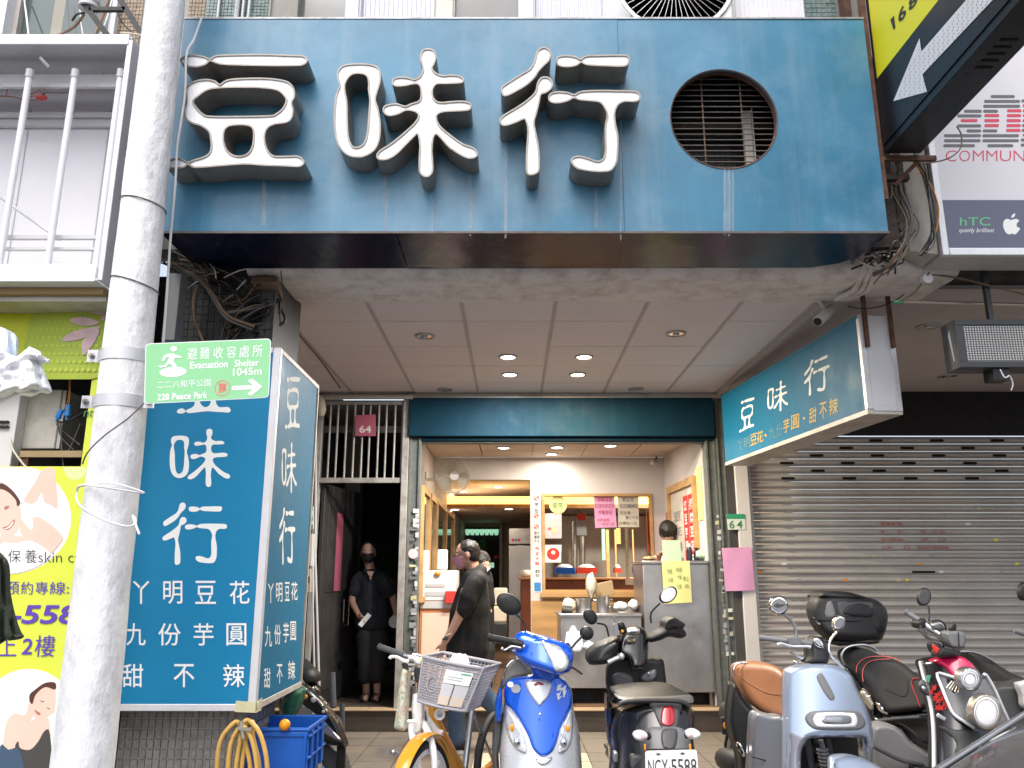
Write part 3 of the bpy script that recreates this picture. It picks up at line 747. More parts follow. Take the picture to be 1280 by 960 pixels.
g=MB();g.box(bx1-.02,bx1-.001,BY+.036,byr,bz0,bz0+.035);part(bs,'side_bottom_trim',g,'alu_dirty',bevel=.003)
g=MB();g.box(bx0,bx1-.046,BY-.003,BY+.03,bz1-.035,bz1);part(bs,'top_trim',g,'alu',bevel=.003)
g=MB();g.box(bx1-.02,bx1-.001,BY+.036,byr,bz1-.03,bz1);g.box(bx1-.02,bx1-.001,byr,byr+.02,bz0,bz1);part(bs,'side_top_trim',g,'alu_dirty',bevel=.003)
FY=BY+.002
def logo(key,fn,x0,x1,y0,y1,dv=(0,.0005,0)):
 """the traced character mapped into a px box of another face"""
 b=BB[key];mb=MB()
 for outer,holes in G[key]:
  mp=lambda l:[(x0+(x-b[0])/(b[2]-b[0])*(x1-x0),y0+(y-b[1])/(b[3]-b[1])*(y1-y0))for x,y in cr(l,3)]
  mb.poly([mp(outer)]+[mp(h)for h in holes],fn,dv)
 return mb
fp=px_plane(FY)
def lean(x,y):return P(x,y,Y=FY)
for key,bx in(('dou',(221,438,290,517)),('wei',(212,536,288,609)),('xing',(203,628,284,706))):
 part(bs,'character',logo(key,lean,bx[0],bx[2],bx[1],bx[3]),'print_white',smooth=0)
ROWS=[([('丫',166,187),('明',204,228),('豆',244,270),('花',287,312)],726,755),([('九',158,182),('份',198,226),('芋',242,267),('圓',283,308)],779,807),([('甜',153,179),('不',217,243),('辣',279,306)],830,859)]
for row,ya,yb in ROWS:
 for ch,a,b in row:
  g=MB();text_on(g,ch,lean,a,b,ya,yb,.006);part(bs,'small_character',g,'print_white',smooth=0,fixn=False)
SX=bx1-.0035
def side(x,y):return P(x,y,X=SX)
for key,bx in(('dou',(356,471,375,536)),('wei',(352,553,371,617)),('xing',(349,634,369,706))):
 part(bs,'side_character',logo(key,side,bx[0],bx[2],bx[1],bx[3],(-.0005,0,0)),'print_white',smooth=0)
SROWS=[([('丫',335,342),('明',345,353),('豆',356,362),('花',364,372)],728,752),([('九',331,340),('份',343,351),('芋',354,361),('圓',363,370)],779,804),([('甜',330,338),('不',346,353),('辣',360,369)],829,853)]
for row,ya,yb in SROWS:
 for ch,a,b in row:
  sl=(a-350)*-.35
  g=MB();text_on(g,ch,side,a,b,ya+sl*(ya-700)/150,yb+sl*(yb-700)/150,.006);part(bs,'small_side_character',g,'print_white',smooth=0,fixn=False)
g=MB();a=[P(295,876,Y=BY-.006),P(324,878,Y=BY-.006),P(319,891,Y=BY-.006),P(293,890,Y=BY-.006)]
g.hexa(a,[p+Vector((0,.004,0))for p in a]);c=Vector((bx1+.004,0,0))
g.hexa([(bx1+.002,BY-.006,a[1].z),(bx1+.002,BY+.09,a[1].z+.01),(bx1+.002,BY+.08,a[2].z-.002),(bx1+.002,BY-.006,a[2].z)],[(bx1+.006,BY-.006,a[1].z),(bx1+.006,BY+.09,a[1].z+.01),(bx1+.006,BY+.08,a[2].z-.002),(bx1+.006,BY-.006,a[2].z)])
part(bs,'masking_tape',g,'tape',label='yellowed masking tape on the lower corner')
# HANGING LIGHTBOX ON THE RIGHT
A=P(1073,403,Y=5.0);hz0,hz1=2.51,3.17;na=Vector((2.275,5.0,0));fa=Vector((2.00,7.45,0));dr=(fa-na).normalized();nr=Vector((dr.y,-dr.x,0))
hb=thing('hanging_lightbox','long blue hanging lightbox sign with white end, right of the panel ceiling','sign',(2.2,6.2,hz0))
L=(fa-na).length;W=.225
def hp(s,w,z):return na+dr*s+nr*w+Vector((0,0,z))
g=MB();g.hexa([hp(.02,.004,hz0+.02),hp(L,.004,hz0+.02),hp(L,.004,hz1),hp(.02,.004,hz1)],[hp(.02,W,hz0+.02),hp(L,W,hz0+.02),hp(L,W,hz1),hp(.02,W,hz1)]);part(hb,'case',g,'alu_dirty')
g=MB();g.hexa([hp(.03,-.003,hz0+.03),hp(L,-.003,hz0+.03),hp(L,-.003,hz1-.02),hp(.03,-.003,hz1-.02)],[hp(.03,.003,hz0+.03),hp(L,.003,hz0+.03),hp(L,.003,hz1-.02),hp(.03,.003,hz1-.02)]);part(hb,'blue_face',g,'box_blue_side',smooth=0)
g=MB();g.hexa([hp(0,-.006,hz0),hp(L,-.006,hz0),hp(L,-.006,hz0+.03),hp(0,-.006,hz0+.03)],[hp(0,W+.006,hz0),hp(L,W+.006,hz0),hp(L,W+.006,hz0+.018),hp(0,W+.006,hz0+.018)]);part(hb,'bottom_trim',g,'alu_dirty')
g=MB();g.hexa([hp(0,-.006,hz1-.02),hp(L,-.006,hz1-.02),hp(L,-.006,hz1+.005),hp(0,-.006,hz1+.005)],[hp(0,.03,hz1-.02),hp(L,.03,hz1-.02),hp(L,.03,hz1+.005),hp(0,.03,hz1+.005)]);part(hb,'top_trim',g,'box_blue_side')
g=MB()
for w0,w1,z0,z1 in((-.006,.03,hz0+.031,hz1+.004),(W-.03,W+.006,hz0+.02,hz1+.004),(.031,W-.031,hz0+.02,hz0+.06)):
 g.hexa([hp(-.006,w0,z0),hp(-.006,w1,z0),hp(-.006,w1,z1),hp(-.006,w0,z1)],[hp(.03,w0,z0),hp(.03,w1,z0),hp(.03,w1,z1),hp(.03,w0,z1)])
part(hb,'end_frame',g,'alu',bevel=.003)
g=MB();g.hexa([hp(.004,.03,hz0+.06),hp(.004,W-.03,hz0+.06),hp(.004,W-.03,hz1),hp(.004,.03,hz1)],[hp(.012,.03,hz0+.06),hp(.012,W-.03,hz0+.06),hp(.012,W-.03,hz1),hp(.012,.03,hz1)]);part(hb,'white_end_panel',g,'white_frame')
for w in(.03,W-.02):
 g=MB();g.hexa([hp(-.03,w-.012,2.95),hp(-.03,w+.012,2.95),hp(-.03,w+.012,3.40),hp(-.03,w-.012,3.40)],[hp(-.008,w-.012,2.95),hp(-.008,w+.012,2.95),hp(-.008,w+.012,3.40),hp(-.008,w-.012,3.40)]);part(hb,'hanger_bar',g,'rust')
g=MB();g.obox(hp(-.02,W/2,3.36),nr*.2,Vector((0,.08,0)),Vector((0,0,.03)));part(hb,'hanger_bracket',g,'dark_rust')
def hf(x,y):
 d=P(x,y,Y=1.0)-Vector((0,0,CAMZ));o=Vector((0,0,CAMZ));n=nr;q=hp(0,-.0045,0)
 return o+d*((q-o).dot(n)/d.dot(n))
def skewed(x0,x1,yl0,yl1,yr0,yr1):
 return lambda a,b:hf(x0+(x1-x0)*a,(yl0+(yr0-yl0)*a)*(1-b)+(yl1+(yr1-yl1)*a)*b)
for key,bx in(('dou',(924,943,502,541,496,533)),('wei',(959,985,483,518,472,512)),('xing',(1005,1037,454,497,439,487))):
 part(hb,'character',logo(key,skewed(*bx),0,1,0,1),'print_white',smooth=0)
for ch,x,y,w,m in(('丫',926,556,7,'print_grey'),('明',934,553,8,'print_grey'),('豆',942,549,8,'print_gold'),('花',950,546,8,'print_gold'),('九',965,541,8,'print_grey'),('份',974,537,8,'print_grey'),('芋',983,532,8,'print_gold'),('圓',994,527,10,'print_gold'),('甜',1016,519,9,'print_gold'),('不',1029,513,9,'print_gold'),('辣',1042,508,11,'print_gold')):
 h=6.5+(x-926)*.035;g=MB();text_on(g,ch,skewed(x-w/2,x+w/2,y-h+1.5,y+h+1.5,y-h-1.5,y+h-1.5),0,1,0,1,.006);part(hb,'small_character',g,m,smooth=0,fixn=False)
for x,y in((957,544),(1005,523)):
 g=MB();g.poly([[(x+1.4*math.cos(k*.7854),y+1.8*math.sin(k*.7854))for k in range(8)]],hf,(.0003,0,0));part(hb,'dot',g,'print_gold',smooth=0)
# EVACUATION SIGN, POLE, CLAMPS
PX,PY=-1.872,3.75
def polex(z):return PX+(z-2.5)*-.008
def poler(z):return .131-z*.0075
pl=thing('utility_pole','peeling whitish concrete pole in front of the left end of the blue sign','pole',(PX,PY,0))
g=MB();rings=[]
for i in range(120):
 z=i*.07;r=poler(z)
 rings.append([(polex(z)+(r+.0035*noise.noise(Vector((math.cos(a)*2.2,math.sin(a)*2.2,z*3)))+.0018*noise.noise(Vector((math.cos(a)*9,math.sin(a)*9,z*8))))*math.cos(a),PY+(r+.0035*noise.noise(Vector((math.cos(a)*2.2,math.sin(a)*2.2,z*3))))*math.sin(a),z)for a in[2*math.pi*k/40 for k in range(40)]])
g.rings(rings);part(pl,'shaft',g,'concrete_pole',smooth=60)
def wrap(z,dz,rr,m='wire_black',name='steel_strap',tilt=0):
 g=MB();g.tube([(polex(z)+(poler(z)+.004)*math.cos(a),PY+(poler(z)+.004)*math.sin(a),z+dz*math.cos(a)+tilt*math.sin(a))for a in[2*math.pi*k/32 for k in range(33)]],rr,6);part(pl,name,g,m)
wrap(P(170,240,Y=3.6).z,-.02,.003,'wire_grey');wrap(P(170,343,Y=3.6).z,-.03,.003,'wire_grey')
ev=thing('evacuation_sign','green evacuation shelter sign with white running figure clamped to the pole','sign',(-1.4,3.7,2.35))
EY=3.60
quad=[(182,429.5),(339,423),(336,497),(180,505)]
def evp(a,b,y=EY):
 t=(quad[0][0]*(1-a)+quad[1][0]*a,quad[0][1]*(1-a)+quad[1][1]*a);u=(quad[3][0]*(1-a)+quad[2][0]*a,quad[3][1]*(1-a)+quad[2][1]*a)
 return P(t[0]*(1-b)+u[0]*b,t[1]*(1-b)+u[1]*b,Y=y)
def rr2(x0,y0,x1,y1,r,rx=None,n=5):
 rx=rx or r;out=[]
 for cx,cy,a0 in((x1-rx,y0+r,-90),(x1-rx,y1-r,0),(x0+rx,y1-r,90),(x0+rx,y0+r,180)):
  for k in range(n+1):a=R(a0+90*k/n);out.append((cx+rx*math.cos(a),cy+r*math.sin(a)))
 return out
g=MB();g.poly([rr2(0,0,1,1,.07,.035)],lambda a,b:evp(a,b),(0,.003,0));part(ev,'plate',g,'print_white',smooth=0)
g=MB();g.poly([rr2(.006,.012,.994,.988,.06,.03)],lambda a,b:evp(a,b,EY-.0006),(0,.0004,0));part(ev,'green_field',g,'evac_green',smooth=0)
e2=lambda a,b:evp(a,b,EY-.0014)
def zt(a,b):return((a-580)/505.0,(b-478+(a-580)*.035)/240.0)
for tx,a0,a1,b0,b1,w in(('避',.335,.415,.10,.30,0),('難',.437,.515,.10,.30,0),('收',.545,.62,.10,.30,0),('容',.65,.725,.10,.30,0),('處',.75,.83,.10,.30,0),('所',.855,.935,.10,.30,0),('Evacuation',.36,.66,.335,.455,.02),('Shelter',.715,.91,.335,.455,.02),('1045m',.705,.935,.475,.605,.015),('二二八和平公園',.10,.53,.635,.755,0),('228',.105,.20,.845,.955,.02),('Peace',.225,.375,.845,.955,.02),('Park',.40,.505,.845,.955,.02)):
 g=MB();text_on(g,tx,e2,a0,a1,b0,b1,w);part(ev,'lettering',g,'print_white',smooth=0,fixn=False)
g=MB();g.poly([rr2(.70,.775,.90,.845,.03,.015)],e2,(0,.0004,0));g.poly([[(.86,.665),(.945,.81),(.86,.955),(.825,.925),(.885,.81),(.825,.695)]],lambda a,b:evp(a,b,EY-.002),(0,.0004,0));part(ev,'arrow',g,'print_white',smooth=0)
g=MB();g.poly([[(.225+.108*math.cos(k*.2618),.49+.085*math.sin(k*.2618))for k in range(24)]],e2,(0,.0004,0));part(ev,'ground_disc',g,'print_white',smooth=0)
g=MB();g.poly([[(.225+.026*math.cos(k*.4),.105+.045*math.sin(k*.4))for k in range(16)]],e2,(0,.0004,0))
g.poly([[(a_,.04+b_*.80)for a_,b_ in cr([(.17,.19),(.215,.175),(.245,.215),(.285,.245),(.283,.285),(.24,.27),(.225,.34),(.245,.40),(.255,.50),(.235,.53),(.215,.42),(.185,.40),(.165,.455),(.11,.455),(.115,.42),(.155,.415),(.175,.35),(.19,.25),(.165,.27),(.15,.33),(.135,.31),(.145,.235)],3)]],lambda a,b:evp(a,b,EY-.002),(0,.0004,0));part(ev,'running_figure',g,'print_white',smooth=0)
g=MB();g.poly([[(.625+.062*math.cos(k*.3142),.80+.135*math.sin(k*.3142))for k in range(20)],[(.625+.056*math.cos(k*.3142),.80+.122*math.sin(k*.3142))for k in range(20)]],e2,(0,.0004,0));text_on(g,'震',e2,.59,.66,.72,.88,.01);part(ev,'red_emblem',g,'print_red',smooth=0,fixn=False)
for(zc1,zc2),nm in(((437,437),'upper'),((496,496),'lower')):
 z=P(155,zc1,Y=3.6).z;r=poler(z)+.004;h=.030
 g=MB();ring=[]
 ang=[math.pi+.25+k*(math.pi-.5)/20 for k in range(21)]
 o=[(polex(z)+(r)*math.cos(a),PY+(r)*math.sin(a))for a in ang]
 o=[(polex(z)-r-.055,o[0][1]-.012),(polex(z)-r-.006,o[0][1]-.012)]+o+[(polex(z)+r+.006,o[-1][1]-.012),(polex(z)+r+.055,o[-1][1]-.012)]
 a3=[[(x,y,z-h),(x,y,z+h),(x,y+.005,z+h),(x,y+.005,z-h)]for x,y in o]
 g.rings(a3);cl=part(ev,'clamp',g,'pole_band',smooth=40)
 for x in(o[0][0]+.024,o[-1][0]-.024):
  g=MB();g.cyl((x,o[0][1]-.002,z),(x,o[0][1]-.014,z),.014,n=6);g.cyl((x,o[0][1]-.014,z),(x,o[0][1]-.024,z),.008,n=8);part(cl,'bolt',g,'bolt')
def wire(pts,r,m,label,group='loose cables on the facade',sm=6,name='cable'):
 g=MB();g.tube(pts,r,6,sm=sm);return solo(name,label,'cable',g,m,group=group,smooth=60)
wire([P(252,22,Y=4.0),P(242,50,Y=3.98),P(233,68,Y=3.86),P(231,120,Y=3.85),P(222,180,Y=3.84),P(219,230,Y=3.85),P(213,300,Y=3.9),P(209,360,Y=3.9),P(204,428,Y=3.9)],.0065,'wire_white','white cable hanging down beside the pole over the left end of the sign')
wire([P(180,504,Y=3.58),P(160,523,Y=3.56),P(130,545,Y=3.56),P(110,565,Y=3.58),P(103,580,Y=3.62)],.0035,'wire_grey','thin grey wire slanting across the pole below the clamps')
wire([P(100,608,Y=3.66),P(125,604,Y=3.58),P(150,606,Y=3.56),P(180,616,Y=3.6),P(150,612,Y=3.57),P(105,606,Y=3.6),P(96,615,Y=3.64),P(100,632,Y=3.6),P(130,650,Y=3.57),P(160,658,Y=3.57),P(170,652,Y=3.6),P(166,645,Y=3.6),P(174,668,Y=3.56)],.005,'wire_white','white cord tied round the pole at half height',name='cord')
# SHOP FRONT: shutter housing, posts
def X_(px,py,Y):return P(px,py,Y=Y).x
def Z_(px,py,Y):return P(px,py,Y=Y).z
t=thing('shutter_housing','dark teal roller shutter housing across the top of the shop entrance','shutter box',(.5,7.95,2.83))
g=MB();g.box(-1.037,2.034,7.90,8.18,2.868,3.262);part(t,'casing',g,'teal_box',bevel=.006)
g=MB();g.box(-.915,2.034,7.96,8.16,2.832,2.867);part(t,'bottom_slot',g,'teal_box',bevel=.004)
g=MB();g.box(-.914,1.95,8.0,8.10,2.815,2.832);part(t,'rolled_shutter_edge',g,'grey_post')
g=MB();g.box(-1.06,2.2,7.93,7.99,3.264,3.315);struct('white_batten','worn white batten between the ceiling and the teal housing',g,'alu_dirty',bevel=.004)
def post(name,label,x0,x1,y0,y1,z1=2.866):
 t=thing(name,label,'post',((x0+x1)/2,y0,FZ))
 w=x1-x0;g=MB();g.box(x0,x1,y0+.02,y1,FZ,z1);g.box(x0,x0+w*.22,y0,y0+.02,FZ,z1);g.box(x1-w*.22,x1,y0,y0+.02,FZ,z1);part(t,'rail',g,'grey_post',bevel=.002)
 return t
lp=post('left_shutter_rail','narrow grey green shutter rail with old stickers, left of the shop entrance',-1.032,-.912,7.965,8.1)
rp1=post('right_shutter_rail','grey green shutter rail right of the steel cabinet, nearer the entrance',1.945,2.045,7.965,8.1)
rp2=post('right_shutter_rail','second grey green shutter rail, beside the pink paper and the number plate',2.05,2.135,7.94,8.1,3.26)
random.seed(3)
for par,xa,xb,ya,yb,n in((lp,512,523,635,860,40),(rp1,893,899,640,820,24),(rp2,901,906,690,850,8)):
 for k in range(n):
  y=ya+(yb-ya)*(k+random.random()*.6)/n;sh=(y-640)*(.07 if xa>600 else-.01);x=random.uniform(xa,xb-3)+sh;w=random.uniform(5,11)if xa<600 else random.uniform(3,6);h=random.uniform(3,7)
  yy=7.9635 if par!=rp2 else 7.9385
  q=[P(x,y,Y=yy),P(x+w,y+random.uniform(-2,2),Y=yy),P(x+w,y+h,Y=yy),P(x,y+h,Y=yy)];mnx=OFF[par].x
  q=[Vector((min(max(p.x,mnx-.058),mnx+.058),p.y,p.z))for p in q]
  g=MB();g.hexa(q,[p+Vector((0,.001,0))for p in q]);part(par,'sticker',g,random.choice(['white_grey','plate_pale','pole_band','dot_grey','dot_grey','tape','mid_plastic','alu_dirty']),smooth=0)
q=P(516.5,692,Y=7.962);g=MB();g.lathe(q,[(.001,0),(.048,0),(.048,.002),(.001,.002)],28,(0,1,0));st_=part(lp,'round_sticker',g,'petal',label='round pink and white sticker')
g=MB();g.lathe(q+Vector((0,-.001,0)),[(.001,0),(.034,0),(.034,.001),(.001,.001)],28,(0,1,0));part(st_,'white_centre',g,'paper_white')
g=MB();g.obox(q+Vector((0,-.0025,0)),Vector((.024,0,.006)),Vector((0,.0004,0)),Vector((-.001,0,.008)));part(st_,'mark',g,'petal')
def sheet(name,label,cat,quad,Y,m,th=.002,group=None,curl=0,par=None):
 """a thin sheet of paper or board given by its four pixel corners on the plane Y"""
 f=Y if callable(Y)else(lambda x,y:P(x,y,Y=Y))
 N=6;g=MB();vs=[];
 for j in range(N+1):
  for i in range(N+1):
   a,b=i/N,j/N
   x=(quad[0][0]*(1-a)+quad[1][0]*a)*(1-b)+(quad[3][0]*(1-a)+quad[2][0]*a)*b;y=(quad[0][1]*(1-a)+quad[1][1]*a)*(1-b)+(quad[3][1]*(1-a)+quad[2][1]*a)*b
   p=f(x,y)+Vector((0,-curl*math.sin(a*3.1)*math.sin(b*2.2)-curl*.5*math.sin(a*7+b*4),0));vs.append(p)
 n=len(vs);fs=[]
 for j in range(N):
  for i in range(N):k=j*(N+1)+i;fs+=[(k,k+1,k+N+2,k+N+1),(n+k+N+1,n+k+N+2,n+k+1,n+k)]
 bd=[i for i in range(N+1)]+[(j+1)*(N+1)-1 for j in range(1,N+1)]+[N*(N+1)+i for i in range(N-1,-1,-1)]+[j*(N+1)for j in range(N-1,0,-1)]
 for i in range(len(bd)):a,b=bd[i],bd[(i+1)%len(bd)];fs.append((b,a,a+n,b+n))
 g.add(vs+[p+Vector((0,th,0))for p in vs],fs)
 if par is not None:return part(par,name,g,m)
 t=thing(name,label,cat,tuple(f(*quad[3])),group);part(t,'sheet',g,m);return t
def prints(t,items,Y,m,name='lettering'):
 f=Y if callable(Y)else(lambda x,y:P(x,y,Y=Y))
 g=MB()
 for tx,x0,x1,y0,y1,w in items:text_on(g,tx,f,x0,x1,y0,y1,w)
 return part(t,name,g,m,smooth=0,fixn=False)
t=thing('house_number_plate','small green topped house number plate reading 64 on the right rail','number plate',tuple(P(920,663,Y=7.90)))
sheet('plate',None,None,[(908,643),(931,643),(932,662),(910,662)],7.895,'plate_pale',par=t,th=.004)
sheet('green_band',None,None,[(908,642.5),(931,642.5),(931.3,648.5),(908.6,648.5)],7.893,'plate_green',par=t,th=.001)
prints(t,[('6',911.5,918,650.5,660.5,.01),('4',921,928,650.5,660.5,.01)],7.892,'ink_green')
t=sheet('pink_notice','blank looking pink paper taped to the rail and white pillar','notice',[(902,685),(939,684),(944,738),(907,739)],7.885,'paper_pink',curl=.006)
# CLOSED ROLLER SHUTTER
t=thing('roller_shutter','closed grey ribbed roller shutter covering the right shop','shutter',(4.2,8.05,FZ))
xL,xR=2.375,6.6;pitch=.0765;prof=[]
for k in range(9):
 a=math.pi*k/8;prof.append((.016-.030*math.sin(a)**.8,.008+(pitch-.018)*(k/8)))
prof=[(.016,.0)]+prof+[(.016,pitch-.004),(.022,pitch-.004),(.022,0)]
g=MB();g.rings([[(x,y,z)for y,z in prof]for x in(xL,xR)]);sm_=mesh_of(g,'shutter',50,name='slat')
nz=int((2.886-SZ+.1)/pitch)
for k in range(nz+1):inst(t,'slat',sm_,(random.uniform(-.002,.002),8.0,2.886-pitch*(k+1)))
g=MB();g.box(2.336,2.376,7.955,8.06,FZ,2.886);part(t,'guide_rail',g,'alu_dirty',bevel=.003)
g=MB();g.box(xL,xR,7.975,8.04,FZ+.02,SZ-.04);part(t,'bottom_bar',g,'shutter')
def slatc(py):
 z=Z_(1000,py,7.985);k=round((2.886-z)/pitch-.5);return 2.886-pitch*(k+.5)
sl=MB();sl.poly([rr2(-.068,-.013,.068,.013,.012)],lambda x,y:(x,0,y),(0,.006,0));slm=mesh_of(sl,'slot',0,name='vent_slot')
for j,py in enumerate((553.5,563.6,572.6,581,590.6,600.8)):
 z=2.886-pitch*(j+.55)-.0
 for k in range(-1,7):
  x=2.755+.613*k+(.307 if j%2==0 else 0)
  if x>2.45:inst(t,'vent_slot',slm,(x,7.9825,z-.006))
q=P(1154,710,Y=7.983);g=MB();g.box(q.x-.11,q.x+.11,7.979,7.99,slatc(710)-.011,slatc(710)+.009);part(t,'hand_slot',g,'slot')
for tx,x0,x1,py in(('營業時間',1100,1127,651),('週一',1101,1108,662),('五',1122,1127,662),('10:00',1150,1157,662),('-21:30',1164,1181,662),('週六至週日假',1101,1129,671),('10:00',1152,1160,671),('-21:30',1172,1182,671),('公休',1102,1115,681),('日',1130,1137,681),('國定假日照常營業',1146,1186,681)):
 z=slatc(py);g=MB();X0,X1=X_(x0,py,7.98),X_(x1,py,7.98);text_on(g,tx,lambda x,y:(x,7.9815-.004*0,y),X0,X1,z+.020,z-.016,.01);part(t,'faded_lettering',g,'notice_red',smooth=0,fixn=False)
random.seed(11)
for k,(x,y)in enumerate(((1225,640),(1245,670),(1166,699),(1148,700),(1176,710),(1123,721),(1134,721),(999,722),(1057,722),(980,702),(1237,700),(1272,708),(1254,719),(950,716),(1210,655),(1092,690))):
 z=slatc(y);X0=X_(x,y,7.98);g=MB();w=random.uniform(.01,.03);g.box(X0-w,X0+w,7.9835,7.985,z-.012,z+.012);part(t,'sticker_remnant',g,['tape','arrow_yellow','dot_grey','lens_orange','alu'][k%5])
# IRON STAIRWAY GATE
t=thing('iron_gate','old iron stairway gate with upright bars above an open doorway','gate',(-1.5,7.95,SZ))
zt_,zl=3.30,Z_(450,600,7.95)
for x0,x1,m in((-2.06,-2.005,'pale_frame'),(-2.0,-1.965,'iron'),(-1.955,-1.915,'pale_frame'),(-1.10,-1.036,'pale_frame')):
 g=MB();g.box(x0,x1,7.93+.02*(m=='iron'),8.02,FZ+.18,zt_);part(t,'jamb',g,m,bevel=.003)
g=MB();g.box(-1.914,-1.101,7.945,7.985,zl-.028,zl+.022);part(t,'lintel',g,'pale_frame',bevel=.003)
g=MB();g.box(-1.914,-1.101,7.945,7.985,3.20,3.235);part(t,'top_rail',g,'pale_frame',bevel=.003)
g=MB();g.box(-1.914,-1.101,8.02,8.05,Z_(450,538,8.0)-.02,Z_(450,538,8.0)+.05);part(t,'cross_rail',g,'iron')
bar=MB();bar.cyl((0,0,zl+.022),(0,0,3.20),.0105,n=8);bm_=mesh_of(bar,'pale_frame',60,name='bar')
for x in(411,420.6,431.5,441.8,452,461,472,481.6,492.4,502):inst(t,'bar',bm_,(X_(x,550,7.965)+.004,7.965,0))
g=MB();g.tube([(-1.93,7.90,3.27),(-1.0,7.90,3.27)],.026,12);solo('white_pipe','dirty white pipe along the top of the iron gate','pipe',g,'alu_dirty')
g=MB();g.tube([(-1.97,7.86,3.24),(-1.93,7.85,3.22),(-1.91,7.85,3.12),(-1.915,7.86,3.07)],[.045,.05,.048,.03],12,sm=4);solo('wrapped_pipe_end','white and orange wrapped pipe end at the left top of the iron gate','pipe',g,'tub_cream')
t=sheet('pink_number_sign','small faded pink sign hanging on the bars above the stairway door','sign',[(444,519),(469.5,518),(469.5,545),(444,545)],7.93,'couplet_pink',th=.006)
prints(t,[('64',449,464,532,541,.02)],7.9285,'wall_cream')
t=thing('open_door','black steel door swung open into the stairwell with a pink couplet strip and chrome handle','door',(-1.90,8.03,SZ))
dx0,dy0,dx1,dy1=-1.905,8.03,-1.72,8.90;dd=Vector((dx1-dx0,dy1-dy0,0)).normalized();dn=Vector((dd.y,-dd.x,0));DL=.90
def dp(s,w,z):return Vector((dx0,dy0,0))+dd*s+dn*w+Vector((0,0,z))
def dbox(g,s0,s1,w0,w1,z0,z1):g.hexa([dp(s0,w0,z0),dp(s1,w0,z0),dp(s1,w0,z1),dp(s0,w0,z1)],[dp(s0,w1,z0),dp(s1,w1,z0),dp(s1,w1,z1),dp(s0,w1,z1)]);return g
g=MB();dbox(g,0,DL,0,.04,SZ+.01,zl-.03);part(t,'leaf',g,'black_door',bevel=.004)
for z0,z1 in((SZ+.12,1.2),(1.35,zl-.15)):
 g=MB();dbox(g,.1,DL-.1,.041,.046,z0,z1);part(t,'pressed_panel',g,'black_door',bevel=.003)
g=MB();a=dp(.60,.043,1.26);g.tube([a,a+dn*.05,dp(.60,.093,1.02),dp(.60,.043,1.02)],.012,10);g.tube([dp(.60,.045,1.26),dp(.60,.045,1.02)],.004,6)
g.tube([dp(.48,.09,1.27),dp(.72,.09,1.27),dp(.72,.09,1.06),dp(.48,.09,1.06),dp(.48,.09,1.27)],.009,8);part(t,'handle',g,'chrome')
g=MB();dbox(g,.30,.46,.048,.050,1.36,2.14);part(t,'couplet_strip',g,'couplet_pink',label='long faded pink paper couplet')
g=MB();pts=[(384+(5.2 if k%2==0 else 2.4)*math.sin(k*math.pi/5),619-(6 if k%2==0 else 2.8)*math.cos(k*math.pi/5))for k in range(10)];g.poly([pts],px_plane(7.6),(0,.01,0));solo('orange_star','small orange paper star beside the blue box sign','decoration',g,'lens_orange')
t=thing('green_mailbox_plate','green and white striped plate just below the orange star','plate',tuple(P(386,660,Y=7.6)))
sheet('board',None,None,[(381,633),(391,633),(391,661),(381,661)],7.6,'plate_pale',par=t,th=.03)
for y in(633,646,656):sheet('green_stripe',None,None,[(381,y),(391,y),(391,y+5),(381,y+5)],7.596,'plate_green',par=t,th=.002)
for nm,lb,q,m in(('white_meter_box','white meter box beside the blue box sign, below the green striped plate',[(376,667),(390,667),(389,707),(376,707)],'white_grey'),('beige_meter_box','small beige meter box with dark window, below the white meter box',[(376,711),(388,711),(388,740),(376,740)],'elec_box')):
 t=thing(nm,lb,'meter box',tuple(P(*q[3],Y=7.6)));sheet('box_body',None,None,q,7.55,m,par=t,th=.12)
 c=((q[0][0]+q[1][0])/2+2,(q[0][1]+q[3][1])/2);sheet('window',None,None,[(c[0]-2.5,c[1]-5),(c[0]+3,c[1]-5),(c[0]+3,c[1]+3),(c[0]-2.5,c[1]+3)],7.546,'lamp_dark' if 'beige' in nm else 'alu',par=t,th=.002)
g=MB();g.tube([P(391,700,Y=7.6),P(391,760,Y=7.6),P(393,850,Y=7.6)],.010,8);g.tube([P(395,505,Y=7.7),P(394,700,Y=7.7),P(399,860,Y=7.7)],.012,8);solo('wall_conduit','grey conduits running down beside the iron gate','pipe',g,'white_grey')
# INSIDE THE SHOP
YP=9.8;SC_Z=2.93
g=MB();g.hexa([(-1.02,8.10,SZ),(-.965,8.10,SZ),(-.965,8.10,3.2),(-1.02,8.10,3.2)],[(-1.02,16,SZ),(-.965,16,SZ),(-.965,16,3.2),(-1.02,16,3.2)]);struct('shop_left_wall','cream left wall of the dessert shop',g,'wall_cream')
g=MB();g.hexa([(1.935,8.10,SZ),(2.0,8.10,SZ),(2.0,8.10,3.2),(1.935,8.10,3.2)],[(1.865,YP,SZ),(2.0,YP,SZ),(2.0,YP,3.2),(1.865,YP,3.2)]);struct('shop_right_wall','white right wall of the dessert shop front room',g,'wall_white')
g=MB();g.box(-.965,3.3,YP+.1,16.5,2.86,2.9);g.box(-1.0,3.4,8.0,YP+.12,SC_Z+.02,3.15)
sc=struct('shop_ceiling','cream panelled ceiling of the shop front room',g,'inner_ceiling')
for i in range(5):
 for j in range(3):
  x0=-.96+i*.6;y0_=8.05+j*.6;g=MB();g.box(x0+.006,min(x0+.594,1.95),y0_+.006,min(y0_+.594,YP-.01),SC_Z,SC_Z+.015);part(sc,'ceiling_panel',g,'inner_ceiling',smooth=0)
pw=X_(663,650,YP);wx0,wx1,wz0,wz1=X_(677.5,680,YP),X_(817,680,YP),Z_(740,741,YP),Z_(740,617,YP)
hz=Z_(620,599.5,YP)
